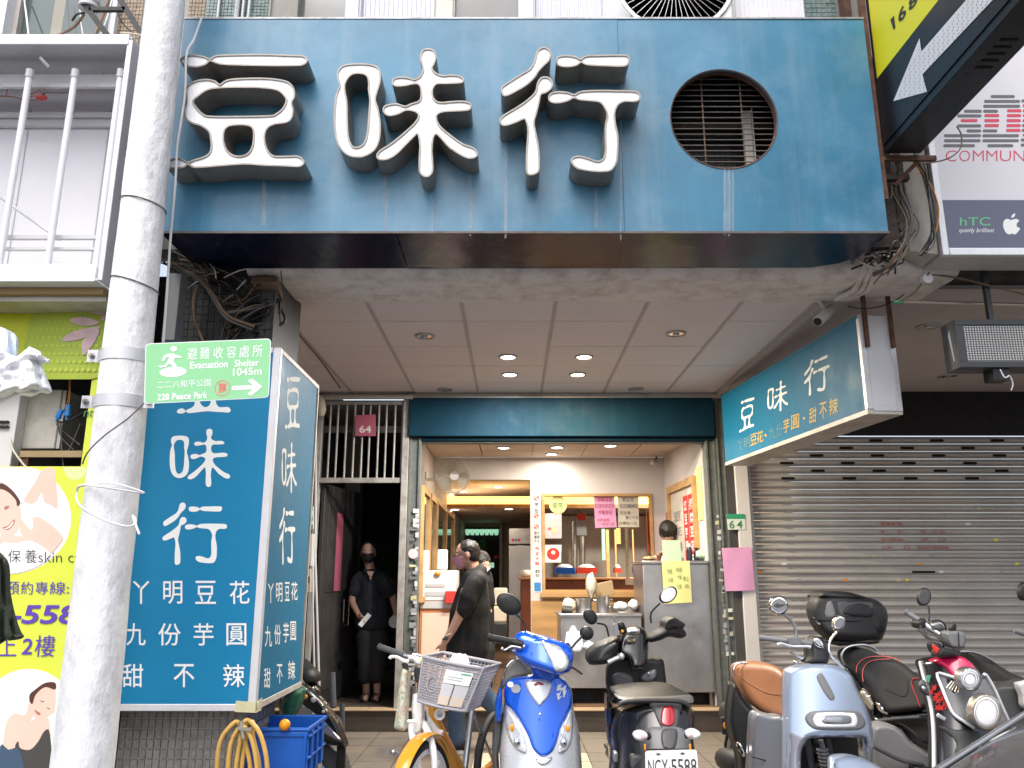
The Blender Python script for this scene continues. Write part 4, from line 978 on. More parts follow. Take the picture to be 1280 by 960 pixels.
g=MB();g.box(-.964,pw,YP,YP+.1,hz,SC_Z);g.box(pw,1.865,YP,YP+.1,wz1,SC_Z);g.box(pw,wx0,YP,YP+.1,SZ,wz1);g.box(wx1,1.865,YP,YP+.1,SZ,wz1)
struct('partition_wall','white partition wall between the front room and the dining room',g,'wall_white')
wz_low=Z_(700,795,YP)
g=MB();g.box(wx0,wx1,YP,YP+.1,SZ,wz0);g.box(pw+.01,1.2,YP-.02,YP-.0005,SZ,wz0-.09);struct('partition_base','light wood panelling below the inner window',g,'wood_light')
t=thing('inner_window','wood framed inner window with paper notices on the glass','window',((wx0+wx1)/2,YP,wz0))
fr=.035
for a in((wx0,wx1,wz1-fr,wz1),(wx0,wx1,wz0,wz0+fr),(wx0,wx0+fr,wz0+fr,wz1-fr),(wx1-fr,wx1,wz0+fr,wz1-fr)):
 g=MB();g.box(a[0],a[1],YP-.03,YP+.06,a[2],a[3]);part(t,'frame',g,'wood_light',bevel=.003)
g=MB();g.box(wx0+fr,wx1-fr,YP+.01,YP+.014,wz0+fr,wz1-fr);part(t,'glass',g,'glass')
g=MB();g.box(wx0-.03,wx1+.12,YP-.09,YP-.031,wz0-.05,wz0);part(t,'sill',g,'wood_light',bevel=.004)
YG=YP+.004
t=sheet('pink_menu_paper','pink handwritten paper on the inner window','notice',[(742,618),(768,618),(771,659),(744,660)],YG,'paper_pink')
prints(t,[('酒釀湯圓',746,765,622,627,0),('紅豆牛奶花生',744,768,630,635,0),('芋圓豆花',748,765,638,643,0),('冰熱皆有',746,762,648,652,0),('一份五十元',750,768,653,657,0)],YG-.002,'ink_red')
t=sheet('beige_menu_paper','beige handwritten paper on the inner window, right of the pink one','notice',[(772,619),(798,619),(799,659),(773,659)],YG,'paper_beige')
prints(t,[('熱豆花',778,792,622,627,0),('紅豆湯圓綠豆',775,797,630,635,0),('花生湯',775,788,639,643,0),('薏仁牛奶',782,798,645,649,0),('外帶加一元',774,796,652,656,0)],YG-.002,'ink_dark')
g=MB();q=P(697.5,631,Y=YG-.004);g.lathe(q,[(.001,0),(.108,0),(.108,.003),(.001,.003)],32,(0,1,0));t=thing('round_sticker','round pale yellow sticker at the top left of the inner window','sticker',tuple(q));part(t,'disc',g,'paper_yellow');prints(t,[('豆花',690.5,704,628,635,.02)],YG-.006,'ink_green')
t=sheet('pink_poster','small pink poster with a yellow bowl below the round yellow sticker','poster',[(680,642),(702,641),(702,673),(681,673)],YG,'petal')
for c,r,m in(((691,647),3,'bag_blue'),((691,655),5.0,'skin_print'),((687,661),2.6,'print_red'),((693,663),3.6,'paper_yellow')):
 g=MB();g.poly([[(c[0]+r*math.cos(k*.4),c[1]+r*.7*math.sin(k*.4))for k in range(16)]],px_plane(YG-.002),(0,.0005,0));part(t,'print',g,m,smooth=0)
t=sheet('white_sticker','white square sticker with a red round badge, low on the inner window','sticker',[(681,681),(702,681),(701,703),(681,703)],YG,'paper_white')
for c,r,m,dy in(((691.5,692.5),8,'couplet_red',.002),((691.5,690.5),2.8,'tub_cream',.003)):
 g=MB();g.poly([[(c[0]+r*math.cos(k*.3142),c[1]+r*.95*math.sin(k*.3142))for k in range(20)]],px_plane(YG-dy),(0,.0005,0));part(t,'badge',g,m,smooth=0)
t=sheet('sticker_column','tall white strip of small notices on the pier left of the inner window','notice',[(665.5,618),(675.5,618),(677,740),(666.5,741)],YP-.006,'paper_white')
for y,r in((622.5,3.4),(645,3.2),(658.5,3.2)):
 g=MB();n=18;c=(670.5,y);g.poly([[(c[0]+r*math.cos(k*.349),c[1]+r*math.sin(k*.349))for k in range(n)],[(c[0]+r*.7*math.cos(k*.349),c[1]+r*.7*math.sin(k*.349))for k in range(n)]],px_plane(YP-.008),(0,.0005,0));g.obox(P(c[0],c[1],Y=YP-.008),Vector((.022,0,.018)),Vector((0,.0004,0)),Vector((-.004,0,.005)));part(t,'no_smoking_mark',g,'couplet_red',smooth=0)
prints(t,[('禁',668.5,673,628,632.5,.01),('止',668.5,673,633,637.5,.01),('吸',668.5,673,637.8,641.5,.01),('請勿',667.5,674.5,664,668.5,.01),('攜帶',667.5,674.5,669,673.5,.01),('外食',667.5,674.5,674,678.5,.01),('實聯',669,675,712,716.5,.01),('登記',669,675,717,721.5,.01)],YP-.0075,'ink_dark')
prints(t,[('歡',669,674,684,688.5,.02),('迎',669,674,690,694.5,.02),('光',669,674,696,700.5,.02),('臨',669,674,702,706.5,.02)],YP-.0075,'couplet_red')
sheet('blue_square',None,None,[(667.5,728),(676,728),(676.3,739),(668,739)],YP-.009,'sticker_blue',par=t,th=.002)
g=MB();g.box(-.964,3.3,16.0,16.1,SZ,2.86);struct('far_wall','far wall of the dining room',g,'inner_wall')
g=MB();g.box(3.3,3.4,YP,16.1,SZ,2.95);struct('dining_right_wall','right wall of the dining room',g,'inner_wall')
zc0,zc1=Z_(620,630,12),Z_(620,620.5,12)
t=thing('cove_light','glowing yellow cove light strip across the dining room ceiling','cove light',(1.1,12,zc0))
g=MB();g.box(-.962,3.29,12.0,12.03,zc0,zc1);part(t,'glowing_strip',g,'cove_glow')
g=MB();g.box(-.962,3.29,11.98,12.06,zc0-.06,zc0-.002);part(t,'wood_edge',g,'wood')
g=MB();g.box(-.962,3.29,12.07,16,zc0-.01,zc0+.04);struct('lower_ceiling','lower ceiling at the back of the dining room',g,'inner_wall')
for(x,y),z,lab in(((579,614),2.858,'dining room'),((623,608.5),2.858,'dining room'),((568.5,636.5),zc0-.012,'back'),((636,636),zc0-.012,'back')):
 p=P(x,y,Z=z);n={579:'lit lamp in the dining room ceiling just right of the wall fan',623:'lit lamp in the middle of the dining room ceiling',568.5:'small lit lamp left under the yellow cove light',636:'dimmer lamp right under the yellow cove light'}[x]
 downlight(p,3,.085 if lab=='dining room' else .09,n,'lit lamps inside the shop',6 if lab=='dining room' else 4,(1,.85,.62))
for x,y,n in((629.5,559.5,'lit lamp in the shop front room ceiling, left of the pair'),(696.5,559,'lit lamp in the shop front room ceiling, nearer lamp of the pair'),(689.5,567.5,'lit lamp in the shop front room ceiling, farther lamp of the pair'),(763,557,'lit lamp in the shop front room ceiling, right of the pair')):
 downlight(P(x,y,Z=SC_Z-.003),2 if x==689.5 else 3,.078,n,'lit lamps inside the shop',5.2,(1,.90,.76))
light('lamp_or_fill_light','AREA',(1.9,10.9,2.80),70,(1,.88,.70),.3)  # unseen fill light without a fitting, brightens the room behind the inner window
t=thing('ceiling_fitting','square wood and light fitting on the dining room ceiling','light fitting',tuple(P(655,612,Z=2.85)))
for y0_,y1_ in((10.9,10.93),(11.5,11.53)):g=MB();g.box(.25,.75,y0_,y1_,2.80,2.858);part(t,'wood_bar',g,'wood_light')
g=MB();g.box(.25,.28,10.93,11.5,2.80,2.858);part(t,'wood_bar',g,'wood_light')
g=MB();g.box(.42,3.29,13.9,13.95,SZ,2.52);struct('kitchen_wall','pale kitchen wall seen through the inner window',g,'wall_white')
YF=15.9
def fbox(name,label,cat,quad,Y,m,th,bevel=0):
 a,b=P(quad[0],quad[1],Y=Y),P(quad[2],quad[3],Y=Y);g=MB();g.box(a.x,b.x,Y,Y+th,b.z,a.z)
 return solo(name,label,cat,g,m,bevel=bevel)
t=thing('kitchen_doorway','dark kitchen doorway with a row of green lit glasses at its top','doorway',tuple(P(600,740,Y=YF)))
a,b=P(581,659,Y=YF),P(624,745,Y=YF)
g=MB();g.box(a.x,b.x,YF,YF+.05,SZ,a.z);part(t,'dark_opening',g,'cavity')
for x0,x1 in((a.x-.06,a.x),(b.x,b.x+.06)):g=MB();g.box(x0,x1,YF-.04,YF+.05,SZ,a.z+.06);part(t,'door_frame',g,'pale_frame')
for k in range(7):
 q=P(584.5+k*6,665,Y=YF-.06);g=MB();g.lathe(q+Vector((0,0,-.06)),[(.001,0),(.03,0),(.045,.06),(.045,.11),(.001,.115)],14);part(t,'green_glass',g,'lantern_green')
q=P(603,683,Y=YF-.06);g=MB();g.ell(q,.10,.04,.13,16,10);part(t,'green_basket',g,'green_net')
for x,y,m,r in((613,706,'lantern_green',.07),(611,730,'couplet_red',.05),(620,696,'couplet_red',.04),(596,715,'carton',.08)):q=P(x,y,Y=YF-.05);g=MB();g.box(q.x-r,q.x+r,YF-.06,YF-.01,q.z-r*.8,q.z+r*.6);part(t,'shelf_goods',g,m,bevel=.01)
t=thing('steel_fridge','tall steel fridge at the back of the dining room','fridge',tuple(P(650,760,Y=13.5)))
a,b=P(636,660,Y=13.5),P(680,700,Y=13.5);zs=P(650,681,Y=13.5).z
for z0,z1 in((SZ+.1,zs-.01),(zs+.01,a.z)):g=MB();g.box(a.x,b.x,13.5,14.1,z0,z1);part(t,'door',g,'steel',bevel=.01)
g=MB();g.box(a.x+.01,b.x-.01,13.55,14.1,SZ,SZ+.1);part(t,'plinth',g,'lamp_dark')
q=P(645,675,Y=13.49);
for dx,m in((-.05,'couplet_red'),(0,'sticker_blue'),(.05,'couplet_red')):g=MB();g.lathe((q.x+dx,13.494,q.z),[(.001,0),(.025,0),(.025,.004),(.001,.004)],12,(0,1,0));part(t,'magnet',g,m)
a=P(651,722,Y=11.2);g=MB();g.box(a.x,3.2,11.2,11.8,SZ,a.z-.03);solo('red_counter','dark red wooden counter running behind the inner window','counter',g,'red_counter',bevel=.01)
g=MB();g.box(a.x-.03,3.2,11.17,11.83,a.z-.028,a.z);solo('counter_top','reddish counter board on top of the dark red counter','counter top',g,'cabinet_orange',bevel=.006)
def lump(c,rx,ry,rz,seed,m,name,label,cat,n=18):
 g=MB();
 c=Vector(c);rings=[]
 for i in range(11):
  a=math.pi*i/10;ring=[]
  for k in range(n):
   b=2*math.pi*k/n;d=Vector((math.sin(a)*math.cos(b),math.sin(a)*math.sin(b),-math.cos(a)));s=1+.28*noise.noise(d*2.1+Vector((seed,0,0)))
   ring.append(c+Vector((d.x*rx,d.y*ry,d.z*rz))*s)
  rings.append(ring)
 g.rings(rings);return solo(name,label,cat,g,m,smooth=80)
lump(P(657,717,Y=11.4),.10,.08,.05,3,'cloth_white','white_cloth','crumpled white cloth on the red counter, left of the notices strip','cloth')
def basket(x0,x1,y0,y1,Y,m,fill,label):
 t=thing('food_basket',label,'basket',tuple(P((x0+x1)/2,y1,Y=Y)),'plastic baskets on the counter behind the inner window')
 a,b=P(x0,y0,Y=Y),P(x1,y1,Y=Y);g=MB()
 for z in(b.z,(a.z+b.z)/2,a.z-.012):g.box(a.x,b.x,Y,Y+.26,z,z+.014);
 n=9
 for k in range(n+1):x=a.x+(b.x-a.x-.01)*k/n;g.box(x,x+.01,Y-.003,Y+.006,b.z,a.z)
 g.box(a.x+.004,b.x-.004,Y+.007,Y+.25,b.z+.001,a.z-.02)
 part(t,'tub',g,m)
 g=MB();rr_=[]
 c=P((x0+x1)/2,y0+.5,Y=Y)+Vector((0,.13,0));g.ell(c,(b.x-a.x)*.42,.10,.055,16,8);part(t,'white_bags',g,fill,smooth=80)
zt2=Z_(700,719,11.3)
basket(694,719,709.5,717.5,11.25,'crate_blue','cloth_white','blue basket of white packets behind the inner window, leftmost')
basket(721,747,709.5,717,11.3,'basket_red','cloth_white','red basket heaped with white bags behind the inner window')
basket(769,777.5,710,716,11.3,'basket_red','cloth_white','small red basket behind the inner window, under the beige paper')
basket(793,801,709,716,11.3,'crate_blue','cloth_white','small blue basket near the right edge of the inner window')
t=thing('extractor_hood','grey steel hood and ducts seen through the inner window','hood',tuple(P(715,700,Y=13)))
g=MB();a,b=P(681,629,Y=13),P(733,652,Y=13);g.box(a.x+.55,b.x,13,13.5,b.z,a.z);part(t,'canopy',g,'steel_dark',bevel=.01)
for x in(718,728):q0,q1=P(x,652,Y=13.2),P(x,712,Y=13.2);g=MB();g.cyl(q0,q1,.05,n=14);part(t,'duct',g,'steel')
g=MB();a,b=P(720,648,Y=12.9),P(733,670,Y=12.9);g.box(a.x,b.x,12.8,12.99,b.z,a.z);part(t,'control_box',g,'dot_grey',bevel=.01)
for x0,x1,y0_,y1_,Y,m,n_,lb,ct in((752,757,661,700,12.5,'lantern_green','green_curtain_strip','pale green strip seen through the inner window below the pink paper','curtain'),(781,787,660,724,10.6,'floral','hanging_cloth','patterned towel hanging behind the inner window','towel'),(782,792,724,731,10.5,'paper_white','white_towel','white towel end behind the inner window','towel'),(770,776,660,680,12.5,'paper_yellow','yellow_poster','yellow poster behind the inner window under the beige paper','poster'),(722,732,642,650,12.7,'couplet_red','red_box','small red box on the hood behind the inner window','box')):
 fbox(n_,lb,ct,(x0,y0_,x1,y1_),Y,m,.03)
for k,(x0,x1)in enumerate(((757,763),(768,772),(790,794),(808,812))):
 fbox('wood_upright',['wood upright behind the inner window, leftmost','wood upright behind the inner window, below the beige paper edge','wood upright behind the inner window, right of the towel','wood upright behind the inner window, rightmost'][k],'upright',(x0,662-(k==3)*30,x1,735),11.9,'wood_light',.05)
fbox('red_banner','red banner deep in the dining room, seen at the right of the inner window','banner',(807,634,814,690),13.6,'couplet_red',.01)
for x0,y0_,x1,y1_,Y,m,n_,lb in((617,735,634,757,9.95,'tub_cream','cream_tub','cream plastic tub in the dining room, upper of the two'),(616,758,633,778,9.9,'tub_cream','cream_tub','cream plastic tub in the dining room, lower of the two'),):
 fbox(n_,lb,'tub',(x0,y0_,x1,y1_),Y,m,.3,.02)
fbox('dark_stool','dark stool on the shop floor behind the man in black','stool',(611,779,634,806),9.3,'black_plastic',.35,.01)
t=thing('wall_cabinet','wood framed glass wall cabinet along the left wall of the shop','cabinet',(-.9,9,1.2))
for ya,yb,zt3 in((8.25,8.95,2.42),(9.05,9.75,2.42),(9.85,11.2,2.44),(11.25,12.7,2.44)):
 for y0_,y1_,z0,z1 in((ya,yb,zt3-.07,zt3),(ya,yb,1.25,1.30),(ya,ya+.06,1.3,zt3-.07),(yb-.06,yb,1.3,zt3-.07)):
  g=MB();g.box(-.964,-.90,y0_,y1_,z0,z1);part(t,'frame',g,'wood_light')
 g=MB();g.box(-.93,-.925,ya+.06,yb-.06,1.3,zt3-.07);part(t,'glass',g,'window_pane_dark')
t=thing('narrow_poster','narrow colourful poster on the left edge of the shop entrance','poster',(-.95,8.12,1.4))
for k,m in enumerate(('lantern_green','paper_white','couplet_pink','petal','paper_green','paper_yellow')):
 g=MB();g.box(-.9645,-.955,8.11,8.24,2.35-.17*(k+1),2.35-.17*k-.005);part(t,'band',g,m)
zb0,zb1=Z_(550,751,8.6),Z_(550,713,8.6)
t=thing('white_box','white printed carton on the orange cabinet, just inside the entrance','box',(-.75,8.8,zb0));g=MB();g.box(-.955,-.58,8.6,9.05,zb0,zb1);part(t,'carton',g,'box_white',bevel=.008)
g=MB();g.box(-.90,-.64,8.593,8.599,zb0+.05,zb0+.09);g.box(-.90,-.70,8.593,8.599,zb0+.14,zb0+.17);part(t,'printing',g,'paper_print')
g=MB();q=P(547,717,Y=8.58);g.ell(q,.035,.02,.022,12,8);part(t,'orange_tape',g,'lens_orange')
fbox('red_packet','red packet beside the white carton, at the man\'s elbow','packet',(556.5,739,569,754),8.5,'couplet_red',.08,.005)
g=MB();g.box(-.957,-.575,8.6,9.3,SZ,zb0-.001);t=thing('orange_cabinet','orange brown cabinet carrying the white carton','cabinet',(-.77,8.95,SZ));part(t,'body',g,'cabinet_orange',bevel=.008)
g=MB();g.box(-.93,-.60,8.588,8.599,SZ+.1,zb0-.12);part(t,'door',g,'skin_print',bevel=.004)
g=MB();g.box(-.957,-.57,8.58,8.5875+.005,zb0-.075,zb0-.004);part(t,'top_edge',g,'white_grey')
for x0,x1,y0_,y1_,lb in((528,536,688,714,'rolled white paper bag standing at the left entrance, left one'),(547,559,687,712,'folded white paper bags standing on the carton')):
 q=P((x0+x1)/2,y1_,Y=8.8);q2=P((x0+x1)/2,y0_,Y=8.8);r=(x1-x0)/2000*8.8;g=MB();g.box(q.x-r,q.x+r,8.75,8.85,q.z,q2.z);solo('paper_bag_stack',lb,'paper bags',g,'paper_white',bevel=.01)
fc=P(566.5,595,Y=8.75);ax=Vector((.30,-1,-.12)).normalized()
t=thing('wall_fan','round cream wall fan at the upper left of the shop','fan',tuple(fc));u=ax.orthogonal().normalized();w=ax.cross(u)
fr_=.185
g=MB()
for k in range(8):rr_=fr_*(k+1)/8;off=.05*(1-(rr_/fr_)**2);g.tube([fc+ax*off+(u*math.cos(a*math.pi/16)+w*math.sin(a*math.pi/16))*rr_ for a in range(33)],.0022 if k<7 else .007,5)
for k in range(40):a=k*math.pi/20;g.tube([fc+ax*(.05*(1-s*s))+(u*math.cos(a)+w*math.sin(a))*fr_*s for s in(.12,.4,.7,1)],.0018,4)
part(t,'front_cage',g,'fan_cage')
g=MB();g.lathe(fc+ax*.052,[(.001,.006),(.045,.004),(.05,-.004),(.001,-.008)],20,tuple(ax));part(t,'hub_cap',g,'paper_white')
g=MB()
for k in range(3):
 a0=k*2.094;vs=[]
 for s in(.2,.5,.8,.96):
  for b in(-.62,-.2,.2,.62):an=a0+b*(.7+.4*s);vs.append(fc-ax*(.03+.03*b)+(u*math.cos(an)+w*math.sin(an))*fr_*s*.96)
 fs=[(i*4+j,i*4+j+1,(i+1)*4+j+1,(i+1)*4+j)for i in range(3)for j in range(3)];n_=len(vs);g.add(vs+[p-ax*.004 for p in vs],fs+[tuple(i+16 for i in f[::-1])for f in fs])
part(t,'blades',g,'fan_blade')
g=MB();g.cap(fc-ax*.06,fc-ax*.15,.055,.05,16);part(t,'motor',g,'fan_blade')
g=MB();g.tube([fc-ax*.15,fc-ax*.15+Vector((-.06,.02,-.03)),Vector((-.955,fc.y+.16,fc.z-.02))],.018,8);g.box(-.964,-.945,fc.y+.1,fc.y+.22,fc.z-.1,fc.z+.06);part(t,'wall_bracket',g,'paper_white')
q=P(819,577,Y=9.6);t=thing('security_camera','small brown grey security camera in the ceiling corner of the shop','camera',tuple(q));g=MB();g.cap(q,q+Vector((-.06,-.16,-.04)),.032,.03,12);part(t,'housing',g,'alu_dirty');g=MB();g.tube([q,q+Vector((.03,.05,.06))],.014,8);part(t,'bracket',g,'iron')
def rw(y,z,d=0):return Vector((1.935-.07*(y-8.1)/(YP-8.1)-d,y,z))
def rbox(g,y0_,y1_,z0,z1,d0,d1):g.hexa([rw(y0_,z0,d0),rw(y0_,z0,d1),rw(y0_,z1,d1),rw(y0_,z1,d0)],[rw(y1_,z0,d0),rw(y1_,z0,d1),rw(y1_,z1,d1),rw(y1_,z1,d0)]);return g
t=thing('side_window','wood framed display window on the right wall with red couplets','window',(1.9,8.8,1.7))
for a in((8.35,9.55,2.45,2.53),(8.35,9.55,1.50,1.56),(8.35,8.42,1.56,2.45),(9.48,9.55,1.56,2.45)):g=MB();rbox(g,a[0],a[1],a[2],a[3],-.002,.04);part(t,'frame',g,'wood_light')
g=MB();rbox(g,8.42,9.48,1.56,2.45,0,.008);part(t,'pane',g,'paper_beige')
for k,(ya,yb)in enumerate(((8.47,8.68),(8.71,8.90))):
 g=MB();rbox(g,ya,yb,1.56,2.36,.010,.013);cp_=part(t,'red_couplet',g,'couplet_red')
 for j,ch in enumerate('招牌豆花50' if k==0 else '紅豆芋圓65'):
  if j>4:break
  g=MB();text_on(g,ch,lambda a,b:rw(a,b,.0145),yb-.04,ya+.04,2.31-.145*j,2.20-.145*j,.02);part(cp_,'character',g,'paper_white',smooth=0,fixn=False)
for j in range(4):g=MB();text_on(g,'豆花湯圓'[j],lambda a,b:rw(a,b,.0145),9.36,9.02,2.22-.17*j,2.12-.17*j,0);part(t,'character',g,'dot_grey',smooth=0,fixn=False)
g=MB();rbox(g,8.14,8.32,2.06,2.60,.004,.010);solo('yellow_strip','pale yellow paper strip at the right edge of the shop entrance','notice',g,'paper_yellow')
g=MB();rbox(g,9.62,9.76,1.75,2.25,.004,.010);solo('small_red_poster','small red lettered poster at the far right corner of the front room','poster',g,'notice_red')
t=thing('steel_cabinet','tall brushed steel serving cabinet with a yellow paper on its front','cabinet',(1.6,8.4,SZ))
cz1=Z_(850,701,8.08);cx0=X_(806,780,8.08)
g=MB();g.box(cx0,1.935,8.08,8.72,.43,cz1-.03);part(t,'body',g,'steel',bevel=.006)
g=MB();g.box(cx0-.012,1.937,8.065,8.74,cz1-.029,cz1);part(t,'top_sheet',g,'steel',bevel=.005)
for x in(cx0+.04,1.90):g=MB();g.cyl((x,8.12,SZ),(x,8.12,.43),.02,n=10);part(t,'leg',g,'steel_dark')
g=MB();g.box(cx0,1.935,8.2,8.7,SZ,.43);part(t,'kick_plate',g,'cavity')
t=sheet('yellow_notice','pale yellow handwritten sheet on the steel cabinet','notice',[(827,701),(862,701),(865,753),(830,755)],8.062,'paper_yellow',curl=.004)
prints(t,[('營業',834,840,711,717,0),('時間',845,852,709,715,0),('十點',846,852,718,724,0),('外帶',835,841,722,728,0),('晚上',854,861,720,726,0),('九點',846,852,730,736,0),('自取',856,861,730,735,0)],8.054,'ink_green')
q=P(842,699,Y=8.3);t=thing('order_card','grey green card standing on the steel cabinet in front of the worker','card',(q.x,8.3,cz1))
g=MB();a,b=P(828,675,Y=8.3),P(852,699,Y=8.3);g.hexa([(a.x,8.3,cz1+.001),(b.x,8.3,cz1+.001),(b.x,8.34,a.z),(a.x,8.34,a.z)],[(a.x,8.304,cz1+.001),(b.x,8.304,cz1+.001),(b.x,8.344,a.z),(a.x,8.344,a.z)]);part(t,'card',g,'paper_green')
for x,h,m,lb in((862,21,'bottle_dark','dark bottle with pale cap on the steel cabinet, nearer the card'),(871,16,'bottle_dark','short dark bottle on the steel cabinet, nearer the wall')):
 q=P(x,699,Y=8.35);t=thing('bottle',lb,'bottle',(q.x,8.35,cz1),'bottles on the steel cabinet');H=h/1000*8.6;g=MB();g.lathe((q.x,8.35,cz1+.001),[(.001,0),(.03,0),(.031,H*.6),(.022,H*.75),(.018,H*.8),(.001,H*.8)],16);part(t,'body',g,m);g=MB();g.lathe((q.x,8.35,cz1+H*.8),[(.001,0),(.02,0),(.02,H*.18),(.001,H*.2)],14);part(t,'cap',g,'cctv_white' if h==21 else 'black_plastic')
lump(P(880,694,Y=8.25),.085,.07,.055,5,'paper_green','tissue_pack','crumpled pale green tissue pack on the steel cabinet','tissue pack')
lump(P(812,698,Y=8.3),.07,.06,.022,6,'carton','folded_cloth','folded cloth on the left end of the steel cabinet','cloth')
t=thing('steel_table','low steel preparation table with pots, left of the tall steel cabinet','table',(.86,8.4,SZ));tz=Z_(750,767,8.15);tx0=X_(701,800,8.15)
g=MB();g.box(tx0,cx0-.02,8.15,8.8,.46,tz-.03);part(t,'body',g,'steel',bevel=.006)
g=MB();g.box(tx0-.015,cx0-.015,8.13,8.82,tz-.029,tz);part(t,'top_sheet',g,'steel',bevel=.005)
g=MB();g.box(tx0+.03,cx0-.05,8.30,8.32,SZ,.459);part(t,'underside_shade',g,'cavity')  # black plate stands in for the shade under the open table
for x in(tx0+.04,cx0-.06):g=MB();g.cyl((x,8.2,SZ),(x,8.2,.46),.02,n=10);part(t,'leg',g,'steel_dark')
def pot(x0,x1,yt,Y,label,m='steel'):
 a,b=X_(x0,765,Y),X_(x1,765,Y);r=(b-a)/2;H=Z_(x0,yt,Y)-tz;c=((a+b)/2,Y+r,tz+.001)
 t=thing('cooking_pot',label,'pot',c,'steel pots on the preparation table');g=MB();g.lathe(c,[(.001,0),(r*.96,0),(r,.01),(r,H-.01),(r*1.05,H),(r*.97,H),(r*.97,.02),(.001,.015)],28);part(t,'vessel',g,m)
 g=MB();
 for s in(-1,1):g.tube([Vector(c)+Vector((s*r,-.03,H*.75)),Vector(c)+Vector((s*(r+.03),-.02,H*.78)),Vector(c)+Vector((s*(r+.03),.02,H*.78)),Vector(c)+Vector((s*r,.03,H*.75))],.005,6)
 part(t,'handles',g,'steel_dark')
pot(720,741,748.5,8.25,'wide steel pot on the preparation table, left one');pot(746.5,763,745.5,8.25,'taller steel pot on the preparation table, right one')
pot(765,800,757,8.35,'shallow steel tray pot at the right end of the preparation table')
lump(P(711,757,Y=8.3),.07,.07,.07,2,'tub_cream','kettle_cloth','cream cloth bundle on the left end of the preparation table','cloth');lump(P(739,731,Y=8.5),.055,.05,.12,8,'tub_cream','paper_bundle','upright crumpled cream paper standing among the pots','paper')
lump(P(776,758,Y=8.22),.07,.06,.045,9,'cloth_white','plastic_packet','white plastic packet beside the taller pot','packet');lump(P(792,756,Y=8.2),.05,.05,.05,12,'cloth_white','plastic_packet','white plastic packet at the right end of the preparation table','packet')
a,b=P(744,728,Y=8.75),P(766,745,Y=8.75);g=MB();g.obox(((a.x+b.x)/2,8.75,(a.z+b.z)/2),((b.x-a.x)/2,0,.02),(0,.08,0),(-.01,0,(a.z-b.z)/2));solo('carton','brown carton behind the pots on the preparation table','carton',g,'carton',bevel=.004)
g=MB();q=P(720,755,Y=8.22);g.cyl((q.x-.14,8.2,tz+.03),(q.x-.05,8.2,tz+.012),.05,.06,14);solo('dark_bowl','dark bowl at the left edge of the preparation table','bowl',g,'black_plastic')
for(x0,x1,y0_,y1_),lb in(((708,727,783,814),'white carrier bag hanging on the front of the steel table, left'),((731,742,795,812),'small white carrier bag hanging on the front of the steel table, right')):
 ol=[(x0,y0_+9),(x0+3,y0_+7),((x0+x1)/2-3,y0_),((x0+x1)/2+1,y0_),(x1-5,y0_+6),(x1,y0_+9),(x1+1,y1_),(x0-1,y1_-1)]
 g=relief(ol,lambda x,y:8.10+.006*math.sin(x*1.3+y*.4),.02,2.5,.02,2.2,sm=3);solo('carrier_bag',lb,'bag',g,'bag_blue',group='white carrier bags on the steel table',smooth=80)
# LEFT NEIGHBOUR: open white sign frame, banner, cavity, advertisement
HX=-2.165;HXL=-5.0
t=thing('open_sign_frame','open white sign frame with bare upright tubes, upper left beside the pole','sign frame',(-3.5,4.2,3.0))
hz0_,hz1_=Z_(60,352,4.0),Z_(60,47,4.0)
g=MB();g.box(HXL,HX-.03,4.38,4.40,hz0_,hz1_-.05);part(t,'back_panel',g,'hoard_back')
for x in(-2.46,-2.95,-3.44,-3.93):g=MB();g.box(x-.003,x+.003,4.374,4.3795,hz0_,hz1_-.22);part(t,'panel_seam',g,'white_grey')
g=MB();g.box(HXL,HX-.01,3.99,4.40,hz1_-.03,hz1_);g.box(HXL,HX-.01,3.985,4.0,hz1_-.055,hz1_-.0301);part(t,'top_ledge',g,'white_grey',bevel=.004)
g=MB();g.box(HXL,HX-.02,3.975,3.9845,hz1_-.06,hz1_+.004);part(t,'ledge_lip',g,'white_frame',bevel=.002)
za,zb=Z_(60,98,4.05),Z_(60,82,4.05)
g=MB();g.box(HXL,HX-.03,4.16,4.20,za+.035,zb+.02);g.box(HXL,HX-.03,4.14,4.16,za+.005,za+.03);g.box(HXL,HX-.03,4.35,4.375,za-.12,za-.04);part(t,'upper_rail',g,'white_grey',bevel=.002)
zr=Z_(60,128,4.2)
g=MB();g.box(HXL,HX-.03,4.32,4.345,zr-.012,zr+.012);part(t,'cross_rail',g,'white_grey')
for k in range(11):
 x=P(133,180,Y=4.06).x-.262*k+.03;g=MB();g.cyl((x,4.06,hz0_+.06),(x,4.06,za+.06),.0175,n=12);tt=part(t,'lamp_tube',g,'white_frame')
 for z_ in(hz0_+.05,za+.01):g=MB();g.cyl((x,4.06,z_),(x,4.06,z_+.05),.022,n=10);part(tt,'socket',g,'white_grey')
zl_=Z_(60,298,4.12)
g=MB();g.box(HXL,HX-.03,4.10,4.125,zl_-.01,zl_+.012);g.box(HXL,HX-.03,4.10,4.125,zl_-.075,zl_-.06);part(t,'lower_rail',g,'white_grey')
g=MB();a,b=P(5,250,Y=4.2),P(75,300,Y=4.2);g.tube([a+(a-b)*.0,b],.008,8);g.tube([P(-40,215,Y=4.2),a],.008,8);part(t,'diagonal_brace',g,'white_grey')
g=MB();g.hexa([(HX-.03,3.98,hz0_-.0),(HX,3.98,hz0_),(HX,3.98,hz1_-.03),(HX-.03,3.98,hz1_-.03)],[(HX-.03,4.4,hz0_),(HX,4.4,hz0_),(HX,4.4,hz1_+.02),(HX-.03,4.4,hz1_+.02)]);part(t,'end_plate',g,'white_frame',bevel=.004)
